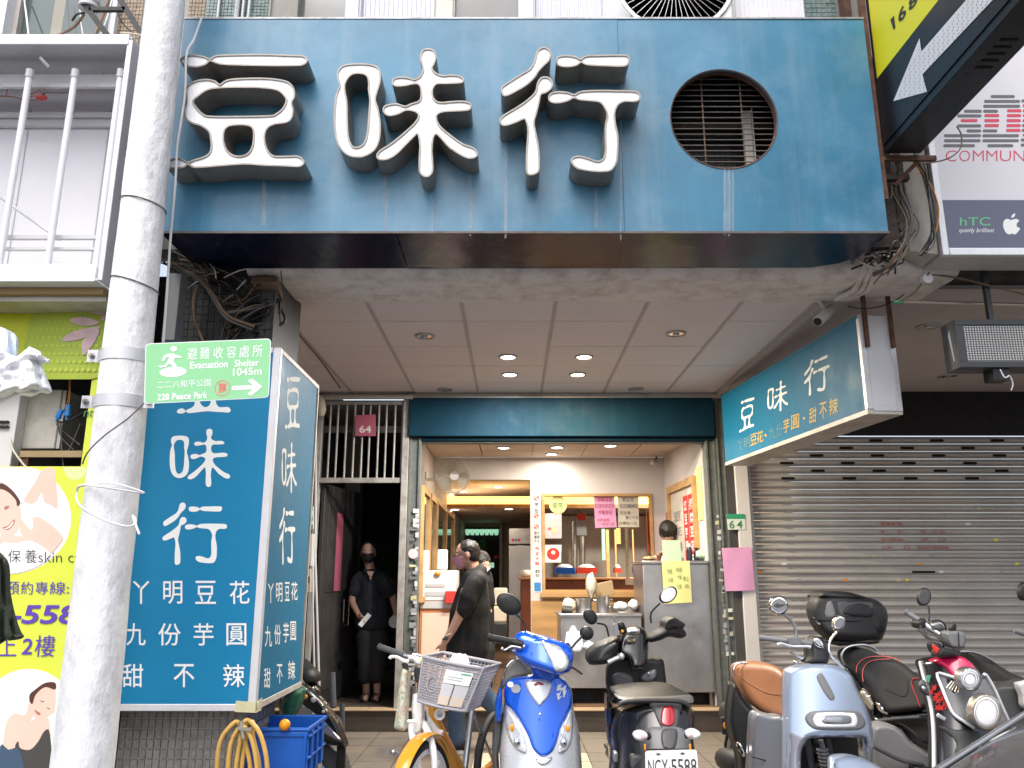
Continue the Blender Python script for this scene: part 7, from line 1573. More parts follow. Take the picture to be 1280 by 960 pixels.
def mirror(root,cx,cy,rx,ry,Y,stem,face,tilt=0,n=(0,-1,0),name='mirror',rim='black_plastic',stemm='black_plastic',sr=.006):
 ol=[(cx+rx*math.cos(a)*math.cos(tilt)-ry*math.sin(a)*math.sin(tilt),cy+rx*math.cos(a)*math.sin(tilt)+ry*math.sin(a)*math.cos(tilt))for a in[2*math.pi*k/26 for k in range(26)]]
 g=relief(ol,Y,.022,min(rx,ry)*.85,.022,1.2,sm=0);m=part(root,name,g,rim if face=='back' else rim,smooth=80)
 if face!='back':
  g=relief([(cx+(x-cx)*.84,cy+(y-cy)*.84)for x,y in ol],Y-.003,.006,1.0,.001,1.5,sm=0);part(m,'mirror_glass',g,face,smooth=50)
 g=MB();g.tube([P(x,y,Y=d)for x,y,d in stem],sr,8,sm=4);part(m,'stem',g,stemm,smooth=60);return m
def rel(root,pts,Y,m,name,thick=.03,rnd=3,rdepth=.02,step=2.2,sm=5,label=None,holes=(),par=None):
 return part(par or root,name,relief(pts,Y,thick,rnd,rdepth,step,holes,sm=sm),m,label=label,smooth=55)
def grip(root,a,b,r=.018,m='rubber',name='grip'):
 g=MB();n=10;pts=[a+(b-a)*i/n for i in range(n+1)];g.tube(pts,[r*(1.0 if i%2 else .93)for i in range(n+1)],12);g.tube([a-(b-a).normalized()*.012,a],[r*1.1,r*1.1],12);return part(root,name,g,m)
# ---- blue scooter, front towards the street
B=lambda l:zc(l,580,720,4)
t=thing('scooter','bright blue and silver scooter facing the street, in front of the steel table','scooter',(.15,5.1,FZ),'scooters parked along the arcade edge')
fx=X_(675,960,4.62)
base(t,(fx,4.66),(fx+.05,5.90),'paint_blue','seat_black',bodyz=.56)
ap_=bowl(674,4.2e-5,960,.0013,4.42)
rel(t,B([(208,530),(240,508),(320,500),(400,488),(480,502),(535,560),(545,640),(556,700),(575,780),(583,860),(590,960),(595,1060),(560,1120),(400,1140),(240,1120),(180,1060),(180,960),(178,860),(190,740),(200,640)]),ap_,'paint_silver','front_apron',.05,7,.05,2.0)
rel(t,B([(206,545),(240,512),(330,502),(400,490),(480,506),(532,565),(540,640),(510,710),(485,760),(465,830),(440,880),(392,905),(345,865),(320,800),(285,735),(240,670),(204,625)]),lambda x,y:ap_(x,y)-.014,'paint_blue','blue_centre_panel',.03,4,.014,2.0)
for pts,q in(([(212,668),(240,690),(275,745),(300,800),(312,880),(285,882),(250,855),(222,805),(208,740)],(240,760)),([(538,662),(545,740),(540,815),(520,865),(490,886),(472,878),(480,800),(505,720)],(520,762))):
 l=rel(t,B(pts),lambda x,y:ap_(x,y)-.016,'lens_clear','front_lamp',.02,3,.012,1.6)
 g=MB();c=P(580+q[0]/4,720+q[1]/4,Y=4.395);g.ell(c,.012,.006,.019,12,8);part(l,'orange_indicator',g,'lens_orange')
 g=MB();c=P(580+(q[0]+(25 if q[0]<400 else-22))/4,720+(q[1]+75)/4,Y=4.40);g.ell(c,.017,.010,.024,12,8);part(l,'reflector',g,'chrome')
rel(t,B([(305,530),(345,518),(385,516),(420,522),(440,545),(425,600),(395,635),(378,652),(352,625),(318,575)]),lambda x,y:ap_(x,y)-.026,'paint_silver','badge_panel',.02,3,.010,1.6)
rel(t,B([(352,538),(375,530),(398,540),(390,546),(372,542),(356,550)]),lambda x,y:ap_(x,y)-.031,'lens_red','badge',.004,.8,.002,1)
g=MB();g.ell(P(675,893,Y=4.43),.009,.006,.009,10,6);part(t,'bolt',g,'chrome')
for c,rx,m in(((638,855.5),4.0,'print_white'),((645,861),6.0,'dot_grey')):g=MB();g.poly([cir(c[0],c[1],rx,rx*.9)],lambda x,y:P(x,y,Y=ap_(x,y)-.0195-(.002 if m=='print_white' else 0)),(0,.002,0));part(t,'round_sticker',g,m,smooth=0)
for l in([(468,545),(490,540),(482,560),(500,556),(478,590),(485,570),(462,575)],[(492,560),(512,545),(505,575),(514,572),(498,612),(494,585)],[(462,588),(485,582),(475,605),(492,600),(470,622)]):g=MB();g.poly([B(l)],lambda x,y:P(x,y,Y=ap_(x,y)-.0175),(0,.001,0));part(t,'white_decal',g,'print_white',smooth=0)
rel(t,B([(355,908),(385,925),(440,905),(425,932),(395,945),(368,932)]),lambda x,y:ap_(x,y)-.012,'chrome','nose_trim',.01,1.5,.004,1.2)
rel(t,B([(150,700),(185,640),(186,800),(172,900),(175,1000),(150,1000),(140,880)]),4.60,'grey_plastic','side_fairing',.10,3,.02);
rel(t,B([(158,620),(186,560),(188,700),(170,735),(155,700)]),4.56,'paint_blue','side_fairing',.10,3,.02)
rel(t,B([(192,520),(215,455),(262,412),(300,440),(318,490),(240,508),(206,545),(190,570)]),4.66,'leg_inner','inner_leg_shield',.02,2,.01)
g=MB();g.tube([P(*q,Y=4.64)for q in B([(265,412),(228,435),(203,480),(188,530),(182,600)])],.006,8,sm=4);part(t,'leg_shield_edge',g,'chrome')
g=MB();g.cap(P(683,842,Y=4.62),P(678,830,Y=4.60),.075,.07,14);part(t,'steering_neck',g,'paint_blue')
hd=bowl(680,3.5e-5,840,.0016,4.36,-.0004)
rel(t,B([(256,290),(300,294),(400,300),(450,318),(500,352),(535,400),(541,450),(520,485),(470,492),(430,485),(330,450),(285,425),(245,385),(240,372),(290,362),(275,320)]),hd,'paint_blue','handlebar_cowl',.10,9,.07,1.8)
g=MB();g.cap(P(655,803,Y=4.50),P(700,820,Y=4.47),.062,.075,18);part(t,'cowl_back',blob(g,.012,2),'paint_blue',smooth=80)
l=rel(t,B([(382,322),(430,335),(480,352),(512,385),(526,425),(515,465),(480,480),(452,470),(432,430),(408,385)]),lambda x,y:hd(x,y)-.012,'lens_clear','headlight',.03,4,.02,1.5)
rel(t,B([(436,385),(480,370),(508,400),(512,440),(490,465),(462,455),(442,425)]),lambda x,y:hd(x,y)-.020,'lens_white','reflector',.01,2.5,.010,1.5,par=l)
for q in((300,352),(340,296),(365,297)):g=MB();g.ell(P(580+q[0]/4,720+q[1]/4,Y=4.37),.008,.006,.008,8,6);part(t,'screw',g,'chrome')
g=MB();g.tube([P(642,802,Y=4.47),P(655,805,Y=4.45)],.020,10);part(t,'switch_block',g,'black_plastic');grip(t,P(613,797,Y=4.52),P(645,803,Y=4.48),.0185)
g=MB();g.tube([P(*q,Y=4.44)for q in B([(190,362),(205,370),(240,352),(285,360)])],[.008,.006,.006,.007],8,sm=3);g.ell(P(628,811,Y=4.44),.010,.010,.010,8,6);part(t,'brake_lever',g,'alloy')
g=MB();g.tube([P(*q,Y=4.45)for q in B([(525,448),(560,468),(592,492)])],.0055,8,sm=3);part(t,'brake_lever',g,'black_plastic')
mirror(t,636,755,17.0,12.5,4.50,[(645,768,4.50),(655,778,4.50),(656,794,4.49)],'back',.62)
mirror(t,733.5,791.5,8.6,9.0,4.52,[(728,795,4.52),(716,808,4.51),(711,817,4.49)],'back',-.3)
g=MB();g.tube([P(*q,Y=4.5)for q in B([(500,350),(520,340),(530,360),(545,385)])],.008,6,sm=3);part(t,'cable',g,'rubber')
# ---- black scooter, rear towards the street
K=lambda l:zc(l,700,720,4)
t=thing('scooter','glossy black scooter seen from behind with a white plate, handlebar muffs and red tail lamp','scooter',(.85,4.9,FZ),'scooters parked along the arcade edge')
kx=X_(830,940,4.45)
base(t,(kx-.06,5.80),(kx,4.74),'black_paint','seat_black',skip_seat=True,bodyz=.50)
tb=bowl(832,3.6e-5,960,.0022,4.34)
rel(t,K([(268,705),(300,662),(400,640),(500,630),(620,640),(664,672),(672,760),(668,830),(690,960),(690,1100),(560,1130),(420,1130),(262,1100),(262,960),(268,860),(258,780)]),tb,'black_paint','tail_cowl',.14,9,.09,2.0)
rel(t,K([(450,640),(500,632),(570,632),(610,650),(600,700),(592,755),(560,775),(520,775),(492,740),(470,690)]),lambda x,y:tb(x,y)-.012,'grey_plastic','tail_centre',.03,4,.02)
rel(t,K([(516,655),(542,648),(565,652),(576,690),(571,738),(540,753),(506,740),(503,700)]),lambda x,y:tb(x,y)-.022,'lens_red','tail_lamp',.02,3,.012,1.4)
rel(t,K([(446,762),(500,756),(590,756),(640,785),(652,820),(656,868),(600,872),(440,872),(428,862),(442,815)]),lambda x,y:tb(x,y)-.030,'mid_plastic','plate_bracket',.03,4,.02)
rel(t,K([(505,790),(520,765),(580,765),(590,800),(575,860),(540,868),(510,850)]),lambda x,y:tb(x,y)-.040,'grey_plastic','bracket_rib',.02,3,.012)
for q,r in(((404,801),(36,24)),((668,794),(37,25))):
 l=rel(t,K([(q[0]+r[0]*math.cos(a),q[1]+r[1]*math.sin(a))for a in[k*.5236 for k in range(12)]]),lambda x,y:4.30,'lens_white','turn_signal',.05,4,.02,1.3)
 g=MB();g.ell(P(700+(q[0]+(12 if q[0]<500 else-12))/4,720+q[1]/4,Y=4.292),.010,.008,.014,8,6);part(l,'orange_bulb',g,'petal')
 g=MB();g.cyl(P(700+q[0]/4,720+q[1]/4,Y=4.33),P(700+(q[0]*.7+540*.3)/4,720+q[1]/4,Y=4.36),.018,n=8);part(l,'stalk',g,'black_plastic')
for x in(424,650):g=MB();g.obox(P(700+x/4,720+855/4,Y=4.31),(.005,0,0),(0,.01,0),(0,0,.015));part(t,'side_reflector',g,'lens_orange',bevel=.003)
pq=K([(426,874),(684,868),(694,1005),(428,1012)]);pf=lambda a,b,d=0:P(pq[0][0]*(1-a)*(1-b)+pq[1][0]*a*(1-b)+pq[2][0]*a*b+pq[3][0]*(1-a)*b,pq[0][1]*(1-a)*(1-b)+pq[1][1]*a*(1-b)+pq[2][1]*a*b+pq[3][1]*(1-a)*b,Y=4.268-d)
g=MB();g.poly([rr2(0,0,1,1,.08,.05)],lambda x,y:pf(x,y),(0,.003,0));plt=part(t,'number_plate',g,'plate_white',smooth=0)
g=MB()
for ch,a,b in(('N',.05,.16),('C',.18,.29),('Y',.31,.43),('-',.445,.475),('5',.49,.60),('5',.615,.725),('8',.74,.85),('8',.865,.975)):
 y0_,y1_=(.60,.63)if ch=='-' else(.33,.88);gg=MB();text_on(gg,ch,lambda x,y:pf(x,y,.001),a,b,y0_,y1_,.0);part(plt,'plate_lettering',gg,'ink_dark',smooth=0,fixn=False)
for a in(.25,.72):g=MB();c=pf(a,.13,.001);g.lathe(c,[(.001,-.004),(.006,-.003),(.007,0),(.001,.001)],10,(0,-1,0));g.obox(c,(.012,0,0),(0,.001,0),(0,0,.002));part(plt,'bolt',g,'alloy')
st2=bowl(815,3e-5,870,.012,4.56)
rel(t,K([(262,570),(330,552),(430,543),(540,545),(600,570),(640,590),(668,606),(662,640),(600,628),(520,628),(420,622),(330,628),(285,610)]),st2,'seat_black','seat',.12,8,.06,2.0)
rel(t,K([(275,590),(330,600),(480,605),(640,598),(664,612),(655,636),(560,616),(420,612),(330,620),(285,608)]),lambda x,y:st2(x,y)-.02,'grey_plastic','seat_edge',.03,2,.01)
g=MB();g.tube([P(*q,Y=4.48)for q in K([(290,650),(330,628),(470,622),(600,628),(650,655)])],.012,8,sm=4);part(t,'grab_rail',g,'black_plastic')
rel(t,K([(242,440),(300,405),(420,408),(480,412),(515,420),(526,480),(528,545),(480,560),(300,580),(262,620),(236,560),(232,500)]),5.32,'black_plastic','leg_shield',.05,5,.04)
rel(t,K([(262,500),(300,480),(360,500),(365,545),(300,560),(270,545)]),5.28,'grey_plastic','glove_box',.03,3,.015);rel(t,K([(408,498),(445,478),(480,470),(476,510),(440,528),(410,520)]),5.27,'mid_plastic','key_panel',.02,3,.012)
g=MB();g.ell(P(811,842,Y=5.25),.012,.008,.012,10,6);part(t,'key_ring',g,'alloy')
rel(t,K([(234,600),(262,640),(270,760),(265,850),(300,880),(300,1080),(268,1080),(255,900),(240,780)]),4.75,'black_paint','side_panel',.12,4,.04)
for l in([(290,700),(355,668),(352,674),(300,700)],[(308,690),(330,678),(322,692)],[(335,676),(352,672),(340,684)]):g=MB();g.poly([K(l)],lambda x,y:P(x,y,Y=tb(x,y)+.015),(0,.001,0));part(t,'white_decal',g,'print_white',smooth=0)
rel(t,K([(292,330),(310,285),(345,262),(400,255),(432,280),(442,330),(440,400),(425,455),(390,468),(358,460),(345,420),(300,395),(285,365)]),bowl(792,3e-5,830,.002,5.16),'black_paint','handlebar_cowl',.12,7,.05)
g=rel(t,K([(322,285),(345,262),(390,258),(400,280),(385,295),(340,295)]),5.14,'brass','instrument_panel',.02,2,.008);rel(t,K([(340,280),(352,268),(382,266),(388,280),(375,288),(345,288)]),5.132,'mirror','dial_glass',.006,1,.002,1.2)
for pts,nm in(([(140,390),(160,365),(200,338),(290,306),(296,330),(285,400),(240,437),(155,445),(138,420)],'l'),([(518,262),(522,232),(545,212),(572,206),(600,222),(627,242),(618,262),(632,285),(628,302),(600,313),(545,305),(500,322),(450,332),(440,310),(470,290)],'r')):
 mf=rel(t,K(pts),bowl(700+(220 if nm=='l' else 560)/4,2e-4,815,.001,5.08),'black_plastic','handlebar_muff',.16,7,.06,1.8)
 if nm=='r':rel(t,K([(525,262),(540,225),(572,214),(612,238),(612,258),(570,258),(545,268)]),5.078,'cavity','muff_opening',.01,2,.005,1.5,par=mf)
 else:rel(t,K([(195,410),(215,370),(270,335),(282,345),(235,385),(205,420)]),5.068,'grey_plastic','muff_fold',.01,2,.006,1.5,par=mf)
g=MB();g.tube([P(*q,Y=5.05)for q in K([(240,432),(280,412),(308,402)])],[.014,.013,.013],10);g.ell(P(700+308/4,720+402/4,Y=5.04),.018,.018,.020,12,8);part(t,'lever_tip',g,'paint_silver')
mirror(t,738,771,8.0,10.5,5.15,[(746,779,5.16),(757,782,5.17),(761,796,5.17)],'back',-.55);mirror(t,835.5,743.5,12.5,9.0,5.12,[(825,754,5.14),(814,766,5.15),(814,779,5.15)],'lens_white',-.75)  # right mirror glass is plain white, its blown-out reflection put into the colour
g=MB();g.obox(P(770,787,Y=5.1),(.014,0,.004),(0,.008,0),(-.004,0,.035));g.tube([P(*q,Y=5.1)for q in K([(268,205),(280,235),(292,208)])],.006,6);g.tube([P(770,790,Y=5.1),P(775,800,Y=5.14)],.008,6);part(t,'phone_clamp',g,'alloy')
g=MB();g.cap(P(776,782,Y=5.12),P(779,788,Y=5.14),.024,.024,12);part(t,'brake_reservoir',g,'black_plastic');g=MB();g.ell(P(778,789,Y=5.10),.010,.008,.010,8,6);part(t,'orange_knob',g,'lens_orange')
g=MB();g.obox(P(797,949,Y=4.5),(.05,0,0),(0,.10,0),(0,0,.04));part(t,'chain_case',g,'grey_plastic',bevel=.015);g=MB();g.obox(P(769,945,Y=4.42),(.010,0,0),(0,.03,0),(0,0,.022));part(t,'foot_peg',g,'alloy',bevel=.004)
# ---- pale blue grey scooter with brown seat
Q=lambda l:zc(l,890,720,4)
t=thing('scooter','pale blue grey electric scooter with tan leather seat and glowing oval headlight','scooter',(1.6,4.9,FZ),'scooters parked along the arcade edge')
gx=X_(1038,960,4.5)
base(t,(gx+.02,4.62),(gx-.17,5.55),'black_plastic','seat_brown',skip_seat=True,bodyz=.42)
gf=bowl(1030,4.0e-5,960,.0009,4.30,.0003)
rel(t,Q([(368,500),(390,462),(450,446),(560,440),(640,455),(695,495),(730,570),(765,640),(785,690),(800,745),(806,800),(800,960),(798,1060),(776,1060),(774,900),(770,830),(745,812),(620,806),(500,812),(465,840),(445,900),(440,1060),(372,1060),(366,860),(366,700)]),gf,'paint_pale','front_shell',.05,8,.06,2.0)
rel(t,Q([(378,760),(470,780),(620,788),(790,780),(803,800),(798,1060),(776,1060),(774,900),(770,830),(745,812),(620,806),(500,812),(465,840),(445,900),(440,1060),(372,1060),(370,860)]),lambda x,y:gf(x,y)-.002,'paint_dusk','lower_shell',.02,8,.061,2.2)
rel(t,Q([(524,505),(535,488),(552,490),(585,545),(612,600),(608,620),(590,618),(560,580),(535,535)]),lambda x,y:gf(x,y)-.006,'mid_plastic','slot_cover',.01,1.5,.004,1.4)
hl_=rel(t,Q([(465,715),(478,688),(520,675),(700,673),(745,690),(768,732),(750,762),(700,772),(540,770),(488,750)]),lambda x,y:gf(x,y)-.010,'mid_plastic','headlight',.03,3,.01,1.6)
rel(t,Q([(503,718),(515,690),(545,680),(695,681),(722,695),(732,722),(724,748),(700,760),(545,760),(515,748)]),lambda x,y:gf(x,y)-.020,'lens_white','lens',.03,4,.018,1.4,par=hl_)
rel(t,Q([(548,718),(560,700),(590,697),(680,698),(698,718),(685,738),(600,740),(560,736)]),lambda x,y:gf(x,y)-.026,'alloy','inner_reflector',.006,2,.004,1.4,par=hl_);
rel(t,Q([(578,712),(640,708),(652,718),(640,728),(582,728)]),lambda x,y:gf(x,y)-.030,'dot_grey','led_chip',.004,1,.002,1.4,par=hl_)
for l in([(370,710),(380,708),(378,718),(390,710),(388,720)],[(398,708),(412,712),(400,722)],[(418,712),(430,710),(436,725),(425,728)]):g=MB();g.poly([Q(l)],lambda x,y:P(x,y,Y=gf(x,y)+.012),(0,.001,0));part(t,'silver_lettering',g,'alu',smooth=0)
rel(t,Q([(218,688),(300,700),(366,716),(368,860),(368,1060),(205,1060),(198,900),(202,780)]),lambda x,y:4.62+.0032*(982-x),'paint_dusk','side_panel',.10,4,.04)
g=MB();g.tube([P(*q,Y=4.70)for q in Q([(200,905),(280,925),(366,938)])],.003,5);part(t,'panel_gap',g,'cavity')
rel(t,Q([(100,560),(118,540),(160,620),(215,690),(205,780),(200,960),(195,1060),(150,1060),(135,900),(100,800),(85,700)]),lambda x,y:5.05+.002*(940-x),'black_plastic','rear_fender',.12,5,.06)
se=lambda x,y:4.74+.0075*(982-x)+.002*(850-y)
rel(t,Q([(118,460),(140,442),(180,434),(250,435),(320,450),(368,490),(366,560),(365,640),(366,716),(300,702),(255,682),(200,636),(150,565),(125,510)]),se,'seat_brown','seat',.12,10,.07,1.8)
g=MB();g.tube([P(x,y,Y=se(x,y)-.005)for x,y in Q([(130,490),(200,545),(280,585),(340,592),(364,580)])],.0018,5,sm=4);part(t,'seat_seam',g,'seat_brown');g=MB();g.tube([P(*q,Y=5.20)for q in Q([(115,500),(108,470),(120,442),(150,432),(172,434)])],.008,8,sm=4);part(t,'grab_rail',g,'chrome')
g=MB();g.obox(P(906,907,Y=5.35),(.020,0,0),(0,.02,0),(0,0,.05));part(t,'rear_turn_signal',g,'black_plastic',bevel=.006);g=MB();g.ell(P(906,907,Y=5.33),.012,.012,.022,10,6);part(t,'orange_reflector',g,'lens_orange')
g=MB();g.cap(P(923,930,Y=4.95),P(930,942,Y=4.92),.014,.017,8);part(t,'foot_peg',g,'chrome')
rel(t,Q([(492,330),(520,305),(545,305),(568,330),(582,365),(580,432),(545,440),(478,438),(490,400)]),bowl(1025,6e-5,810,.001,4.50),'black_plastic','handlebar_stem',.10,5,.05);rel(t,Q([(505,318),(530,308),(548,330),(560,358),(540,362),(515,345)]),4.485,'chrome','display',.01,2,.006,1.4)
grip(t,P(952,797,Y=4.58),P(985,801,Y=4.54),.0165,'mid_plastic');g=MB();g.obox(P(992,801,Y=4.53),(.035,0,-.002),(0,.022,0),(0,0,.022));part(t,'switch_block',g,'mid_plastic',bevel=.006);g=MB();g.cyl(P(1000,802,Y=4.53),P(1015,805,Y=4.52),.016,n=10);part(t,'handlebar_tube',g,'mid_plastic')
g=MB();g.tube([P(*q,Y=4.47)for q in Q([(326,345),(345,338),(400,352),(470,352),(492,356)])],[.010,.008,.007,.008,.010],8,sm=3);part(t,'brake_lever',g,'paint_silver');g=MB();g.tube([P(*q,Y=4.50)for q in Q([(385,375),(420,398),(455,412)])],.007,6);g.ell(P(995,828,Y=4.5),.014,.014,.012,8,6);part(t,'cable',g,'alloy')
mirror(t,973.5,757,11.8,12.5,4.52,[(980,768,4.52),(990,777,4.53),(995,788,4.53),(995,797,4.53)],'mirror',.2,rim='chrome',stemm='alloy',sr=.009)
rel(t,Q([(310,148),(325,135),(340,140),(368,142),(345,156),(325,158)]),4.512,'grey_plastic','reflected_shape',.003,1,.001,1.2)
mirror(t,1049,779,7.5,10.5,4.56,[(1046,790,4.55),(1038,800,4.55),(1036,815,4.54),(1045,826,4.54),(1055,836,4.54)],'mirror',.35,rim='chrome',stemm='chrome',sr=.008)
g=MB()
g.tube([P(1026,925,Y=4.50),P(1030,940,Y=4.50),P(1036,985,Y=4.50)],.014,10)
a,b=P(1028,938,Y=4.50),P(1036,975,Y=4.50)
for k in range(9):c=a+(b-a)*k/8;g.tube([c+Vector((.026*math.cos(s_*.628),.026*math.sin(s_*.628),.004*s_/10))for s_ in range(11)],.006,6)
part(t,'suspension_spring',g,'mid_plastic');g=MB();g.obox(P(1035,945,Y=4.72),(.16,0,0),(0,.02,0),(0,0,.14));part(t,'inner_guard',g,'black_plastic')
fb=bowl(1065,5e-5,960,.004,4.26);rel(t,Q([(608,960),(612,918),(640,906),(705,905),(780,925),(850,962),(890,1010),(880,1080),(640,1080)]),fb,'paint_pale','front_fender',.08,6,.05)
# ---- black and pink scooter with top case
W_=lambda l:zc(l,1030,720,4)
t=thing('scooter','black scooter with pink nose, twin round headlamps, red flower stickers and a top case','scooter',(2.3,5.0,FZ),'scooters parked along the arcade edge')
rx_=X_(1215,960,4.6)
base(t,(rx_,4.62),(X_(1095,960,5.5)+.02,5.62),'black_paint','seat_black_matte',skip_seat=True,bodyz=.55)
rs=lambda x,y:5.45-.0055*(x-1055)+.001*(850-y)
rel(t,W_([(108,402),(130,372),(200,362),(290,398),(380,428),(430,465),(480,500),(522,508),(535,560),(535,640),(500,670),(420,682),(330,688),(290,660),(258,615),(205,540),(140,470)]),rs,'seat_black_matte','seat',.14,9,.07,2.0)
for l in([(162,482),(165,450),(190,420),(240,403),(330,405),(385,430)],[(196,528),(192,490),(205,448),(245,422),(330,414)],[(482,655),(462,600),(440,545),(445,515),(492,508)]):g=MB();g.tube([P(x,y,Y=rs(x,y)-.004)for x,y in W_(l)],.0028,6,sm=4);part(t,'red_piping',g,'print_red' if l[0][0]!=482 else 'couplet_red')
g=MB();g.tube([P(x,y,Y=rs(x,y)-.004)for x,y in W_([(300,560),(350,585),(400,600),(418,570),(415,520)])],.0016,5,sm=4);part(t,'seat_crease',g,'seat_black_matte')
g=MB();g.tube([P(*q,Y=5.42)for q in W_([(102,445),(88,405),(100,370),(135,350),(200,345),(245,358),(263,376)])],.009,8,sm=5);part(t,'grab_rail',g,'alloy')
rel(t,W_([(112,460),(140,478),(200,560),(250,640),(262,700),(330,692),(500,676),(548,690),(552,780),(540,840),(470,838),(400,770),(330,740),(250,750),(180,600),(120,500)]),lambda x,y:rs(x,y)+.04,'black_paint','side_panel',.10,5,.04)
g=MB();g.tube([P(x,y,Y=rs(x,y)-.0)for x,y in W_([(258,725),(380,712),(480,706)])],.009,8);part(t,'side_highlight_moulding',g,'grey_plastic')
rel(t,W_([(265,632),(285,645),(300,672),(325,690),(300,688),(275,665)]),lambda x,y:rs(x,y)-.004,'chrome','chrome_peg',.02,1.5,.006,1.4)
for l in([(188,595),(205,575),(248,650),(236,668)],[(198,570),(215,572),(250,635),(240,640)]):rel(t,W_(l),lambda x,y:rs(x,y)+.02,'brass','shock_spring',.03,1.5,.01,1.4,sm=2)
rel(t,W_([(250,765),(330,742),(390,775),(440,830),(520,880),(560,905),(556,1080),(300,1080),(250,900)]),lambda x,y:5.0-.002*(x-1100),'mid_plastic','footboard_side',.12,5,.05)
g=MB();g.tube([P(x,y,Y=4.9)for x,y in W_([(245,850),(300,880),(400,925),(540,950)])],.012,8,sm=4);part(t,'footboard_edge',g,'grey_plastic')
rf=bowl(1205,4.5e-5,960,.0014,4.44,-.0006)
rel(t,W_([(482,430),(530,412),(600,405),(690,405),(745,440),(790,500),(830,560),(880,640),(925,720),(935,800),(900,900),(870,1080),(620,1080),(560,1080),(550,950),(548,820),(540,700),(520,580),(495,480)]),rf,'black_paint','front_shell',.06,6,.05,2.2)
g=MB();g.tube([P(x,y,Y=rf(x,y)+.015)for x,y in W_([(480,428),(492,480),(518,580),(540,690),(548,800),(550,960),(552,1050)])],.010,8,sm=4);part(t,'silver_edge',g,'alu')
rel(t,W_([(562,488),(600,492),(660,512),(690,560),(760,570),(800,495),(812,494),(860,580),(925,728),(890,745),(850,770),(800,772),(752,760),(690,735),(640,700),(600,600)]),lambda x,y:rf(x,y)-.010,'mid_plastic','lamp_surround',.02,3,.012)
g=MB();g.tube([P(x,y,Y=rf(x,y)-.020)for x,y in W_([(668,512),(620,498),(566,488),(590,560),(620,635),(648,690),(700,728),(752,760)])],.0085,8,sm=3);g.tube([P(x,y,Y=rf(x,y)-.020)for x,y in W_([(796,498),(810,494),(850,560),(890,650),(926,730)])],.0085,8,sm=3);part(t,'chrome_frame',g,'alu')
for k in range(5):a,b=W_([(612+k*14,560+k*6),(640+k*10,525+k*5)]);g=MB();g.tube([P(*a,Y=rf(*a)-.014),P(*b,Y=rf(*b)-.014)],.004,6);part(t,'grille_slat',g,'brass')
rel(t,W_([(605,512),(660,520),(690,545),(650,590),(625,560)]),lambda x,y:rf(x,y)-.0105,'cavity','grille_hole',.002,1,.001)
rel(t,W_([(535,424),(570,410),(620,405),(690,404),(740,440),(770,480),(784,512),(750,470),(715,460),(680,475),(668,512),(650,505),(610,462),(570,440)]),lambda x,y:rf(x,y)-.022,'paint_pink','pink_nose',.03,3,.015,1.8)
def rlamp(c,r,ry,rings_,nm):
 q=W_([c])[0];rr_=r/4
 l=rel(t,cir(q[0],q[1],rr_*1.12,ry/4*1.12),4.395 if nm=='low' else 4.46,'brass' if nm=='low' else 'alloy','headlamp',.05,2,.012,1.3,sm=0)
 rel(t,cir(q[0],q[1],rr_,ry/4),4.385 if nm=='low' else 4.45,'lens_white','lens',.02,rr_*.9,.018,1.3,sm=0,par=l)
 for s_ in rings_:
  g=MB();Yc=4.381 if nm=='low' else 4.446;g.tube([P(q[0]+rr_*s_*math.cos(a),q[1]+ry/4*s_*math.sin(a),Y=Yc+.004*s_)for a in[k*math.pi/16 for k in range(33)]],.0018,5);part(l,'lens_ring',g,'alloy')
rlamp((730,515),50,52,(.55,.8),'up');rlamp((812,680),68,80,(.8,),'low')
for c in((555,560),(540,580),(568,598),(590,585),(560,612),(598,612),(575,625),(608,640),(590,660),(618,655),(572,658)):
 q=W_([c])[0];fl_=[]
 for k in range(25):a=2*math.pi*k/25;r=(3.3+1.3*math.cos(5*a));fl_.append((q[0]+r*math.cos(a),q[1]+r*math.sin(a)))
 g=MB();g.poly([fl_],lambda x,y:P(x,y,Y=rf(q[0],q[1])-.006+.0),(0,.002,0));part(t,'flower_sticker',g,'lens_red' if False else 'couplet_red',smooth=0)
q=W_([(527,513)])[0];g=MB();g.poly([cir(q[0],q[1],4.0,4.5)],lambda x,y:P(x,y,Y=rf(q[0],q[1])-.004),(0,.002,0));part(t,'green_sticker',g,'sticker_green',smooth=0)
g=MB();g.obox(P(*W_([(585,705)])[0],Y=4.46),(.020,0,-.012),(0,.006,0),(.006,0,.008));part(t,'side_lamp',g,'lens_clear',bevel=.003)
rel(t,W_([(560,740),(600,745),(660,760),(752,768),(790,790),(770,860),(750,1080),(640,1080),(640,900),(655,840),(620,800),(580,770)]),lambda x,y:rf(x,y)-.004,'black_plastic','lower_nose',.03,4,.02)
rel(t,W_([(478,545),(500,520),(520,560),(528,600),(505,590),(488,575)]),lambda x,y:4.62,'grey_plastic','key_panel',.02,2,.01);g=MB();g.ell(P(*W_([(498,562)])[0],Y=4.60),.012,.008,.012,10,6);part(t,'key',g,'chrome')
a,b=P(*W_([(420,185)])[0],Y=4.85),P(*W_([(492,232)])[0],Y=4.78);grip(t,a,b,.017,'mid_plastic')
g=MB();g.tube([b,P(*W_([(530,262)])[0],Y=4.74),P(*W_([(590,300)])[0],Y=4.70),P(*W_([(650,330)])[0],Y=4.66)],[.020,.017,.014,.014],10,sm=4);part(t,'handlebar',g,'alloy')
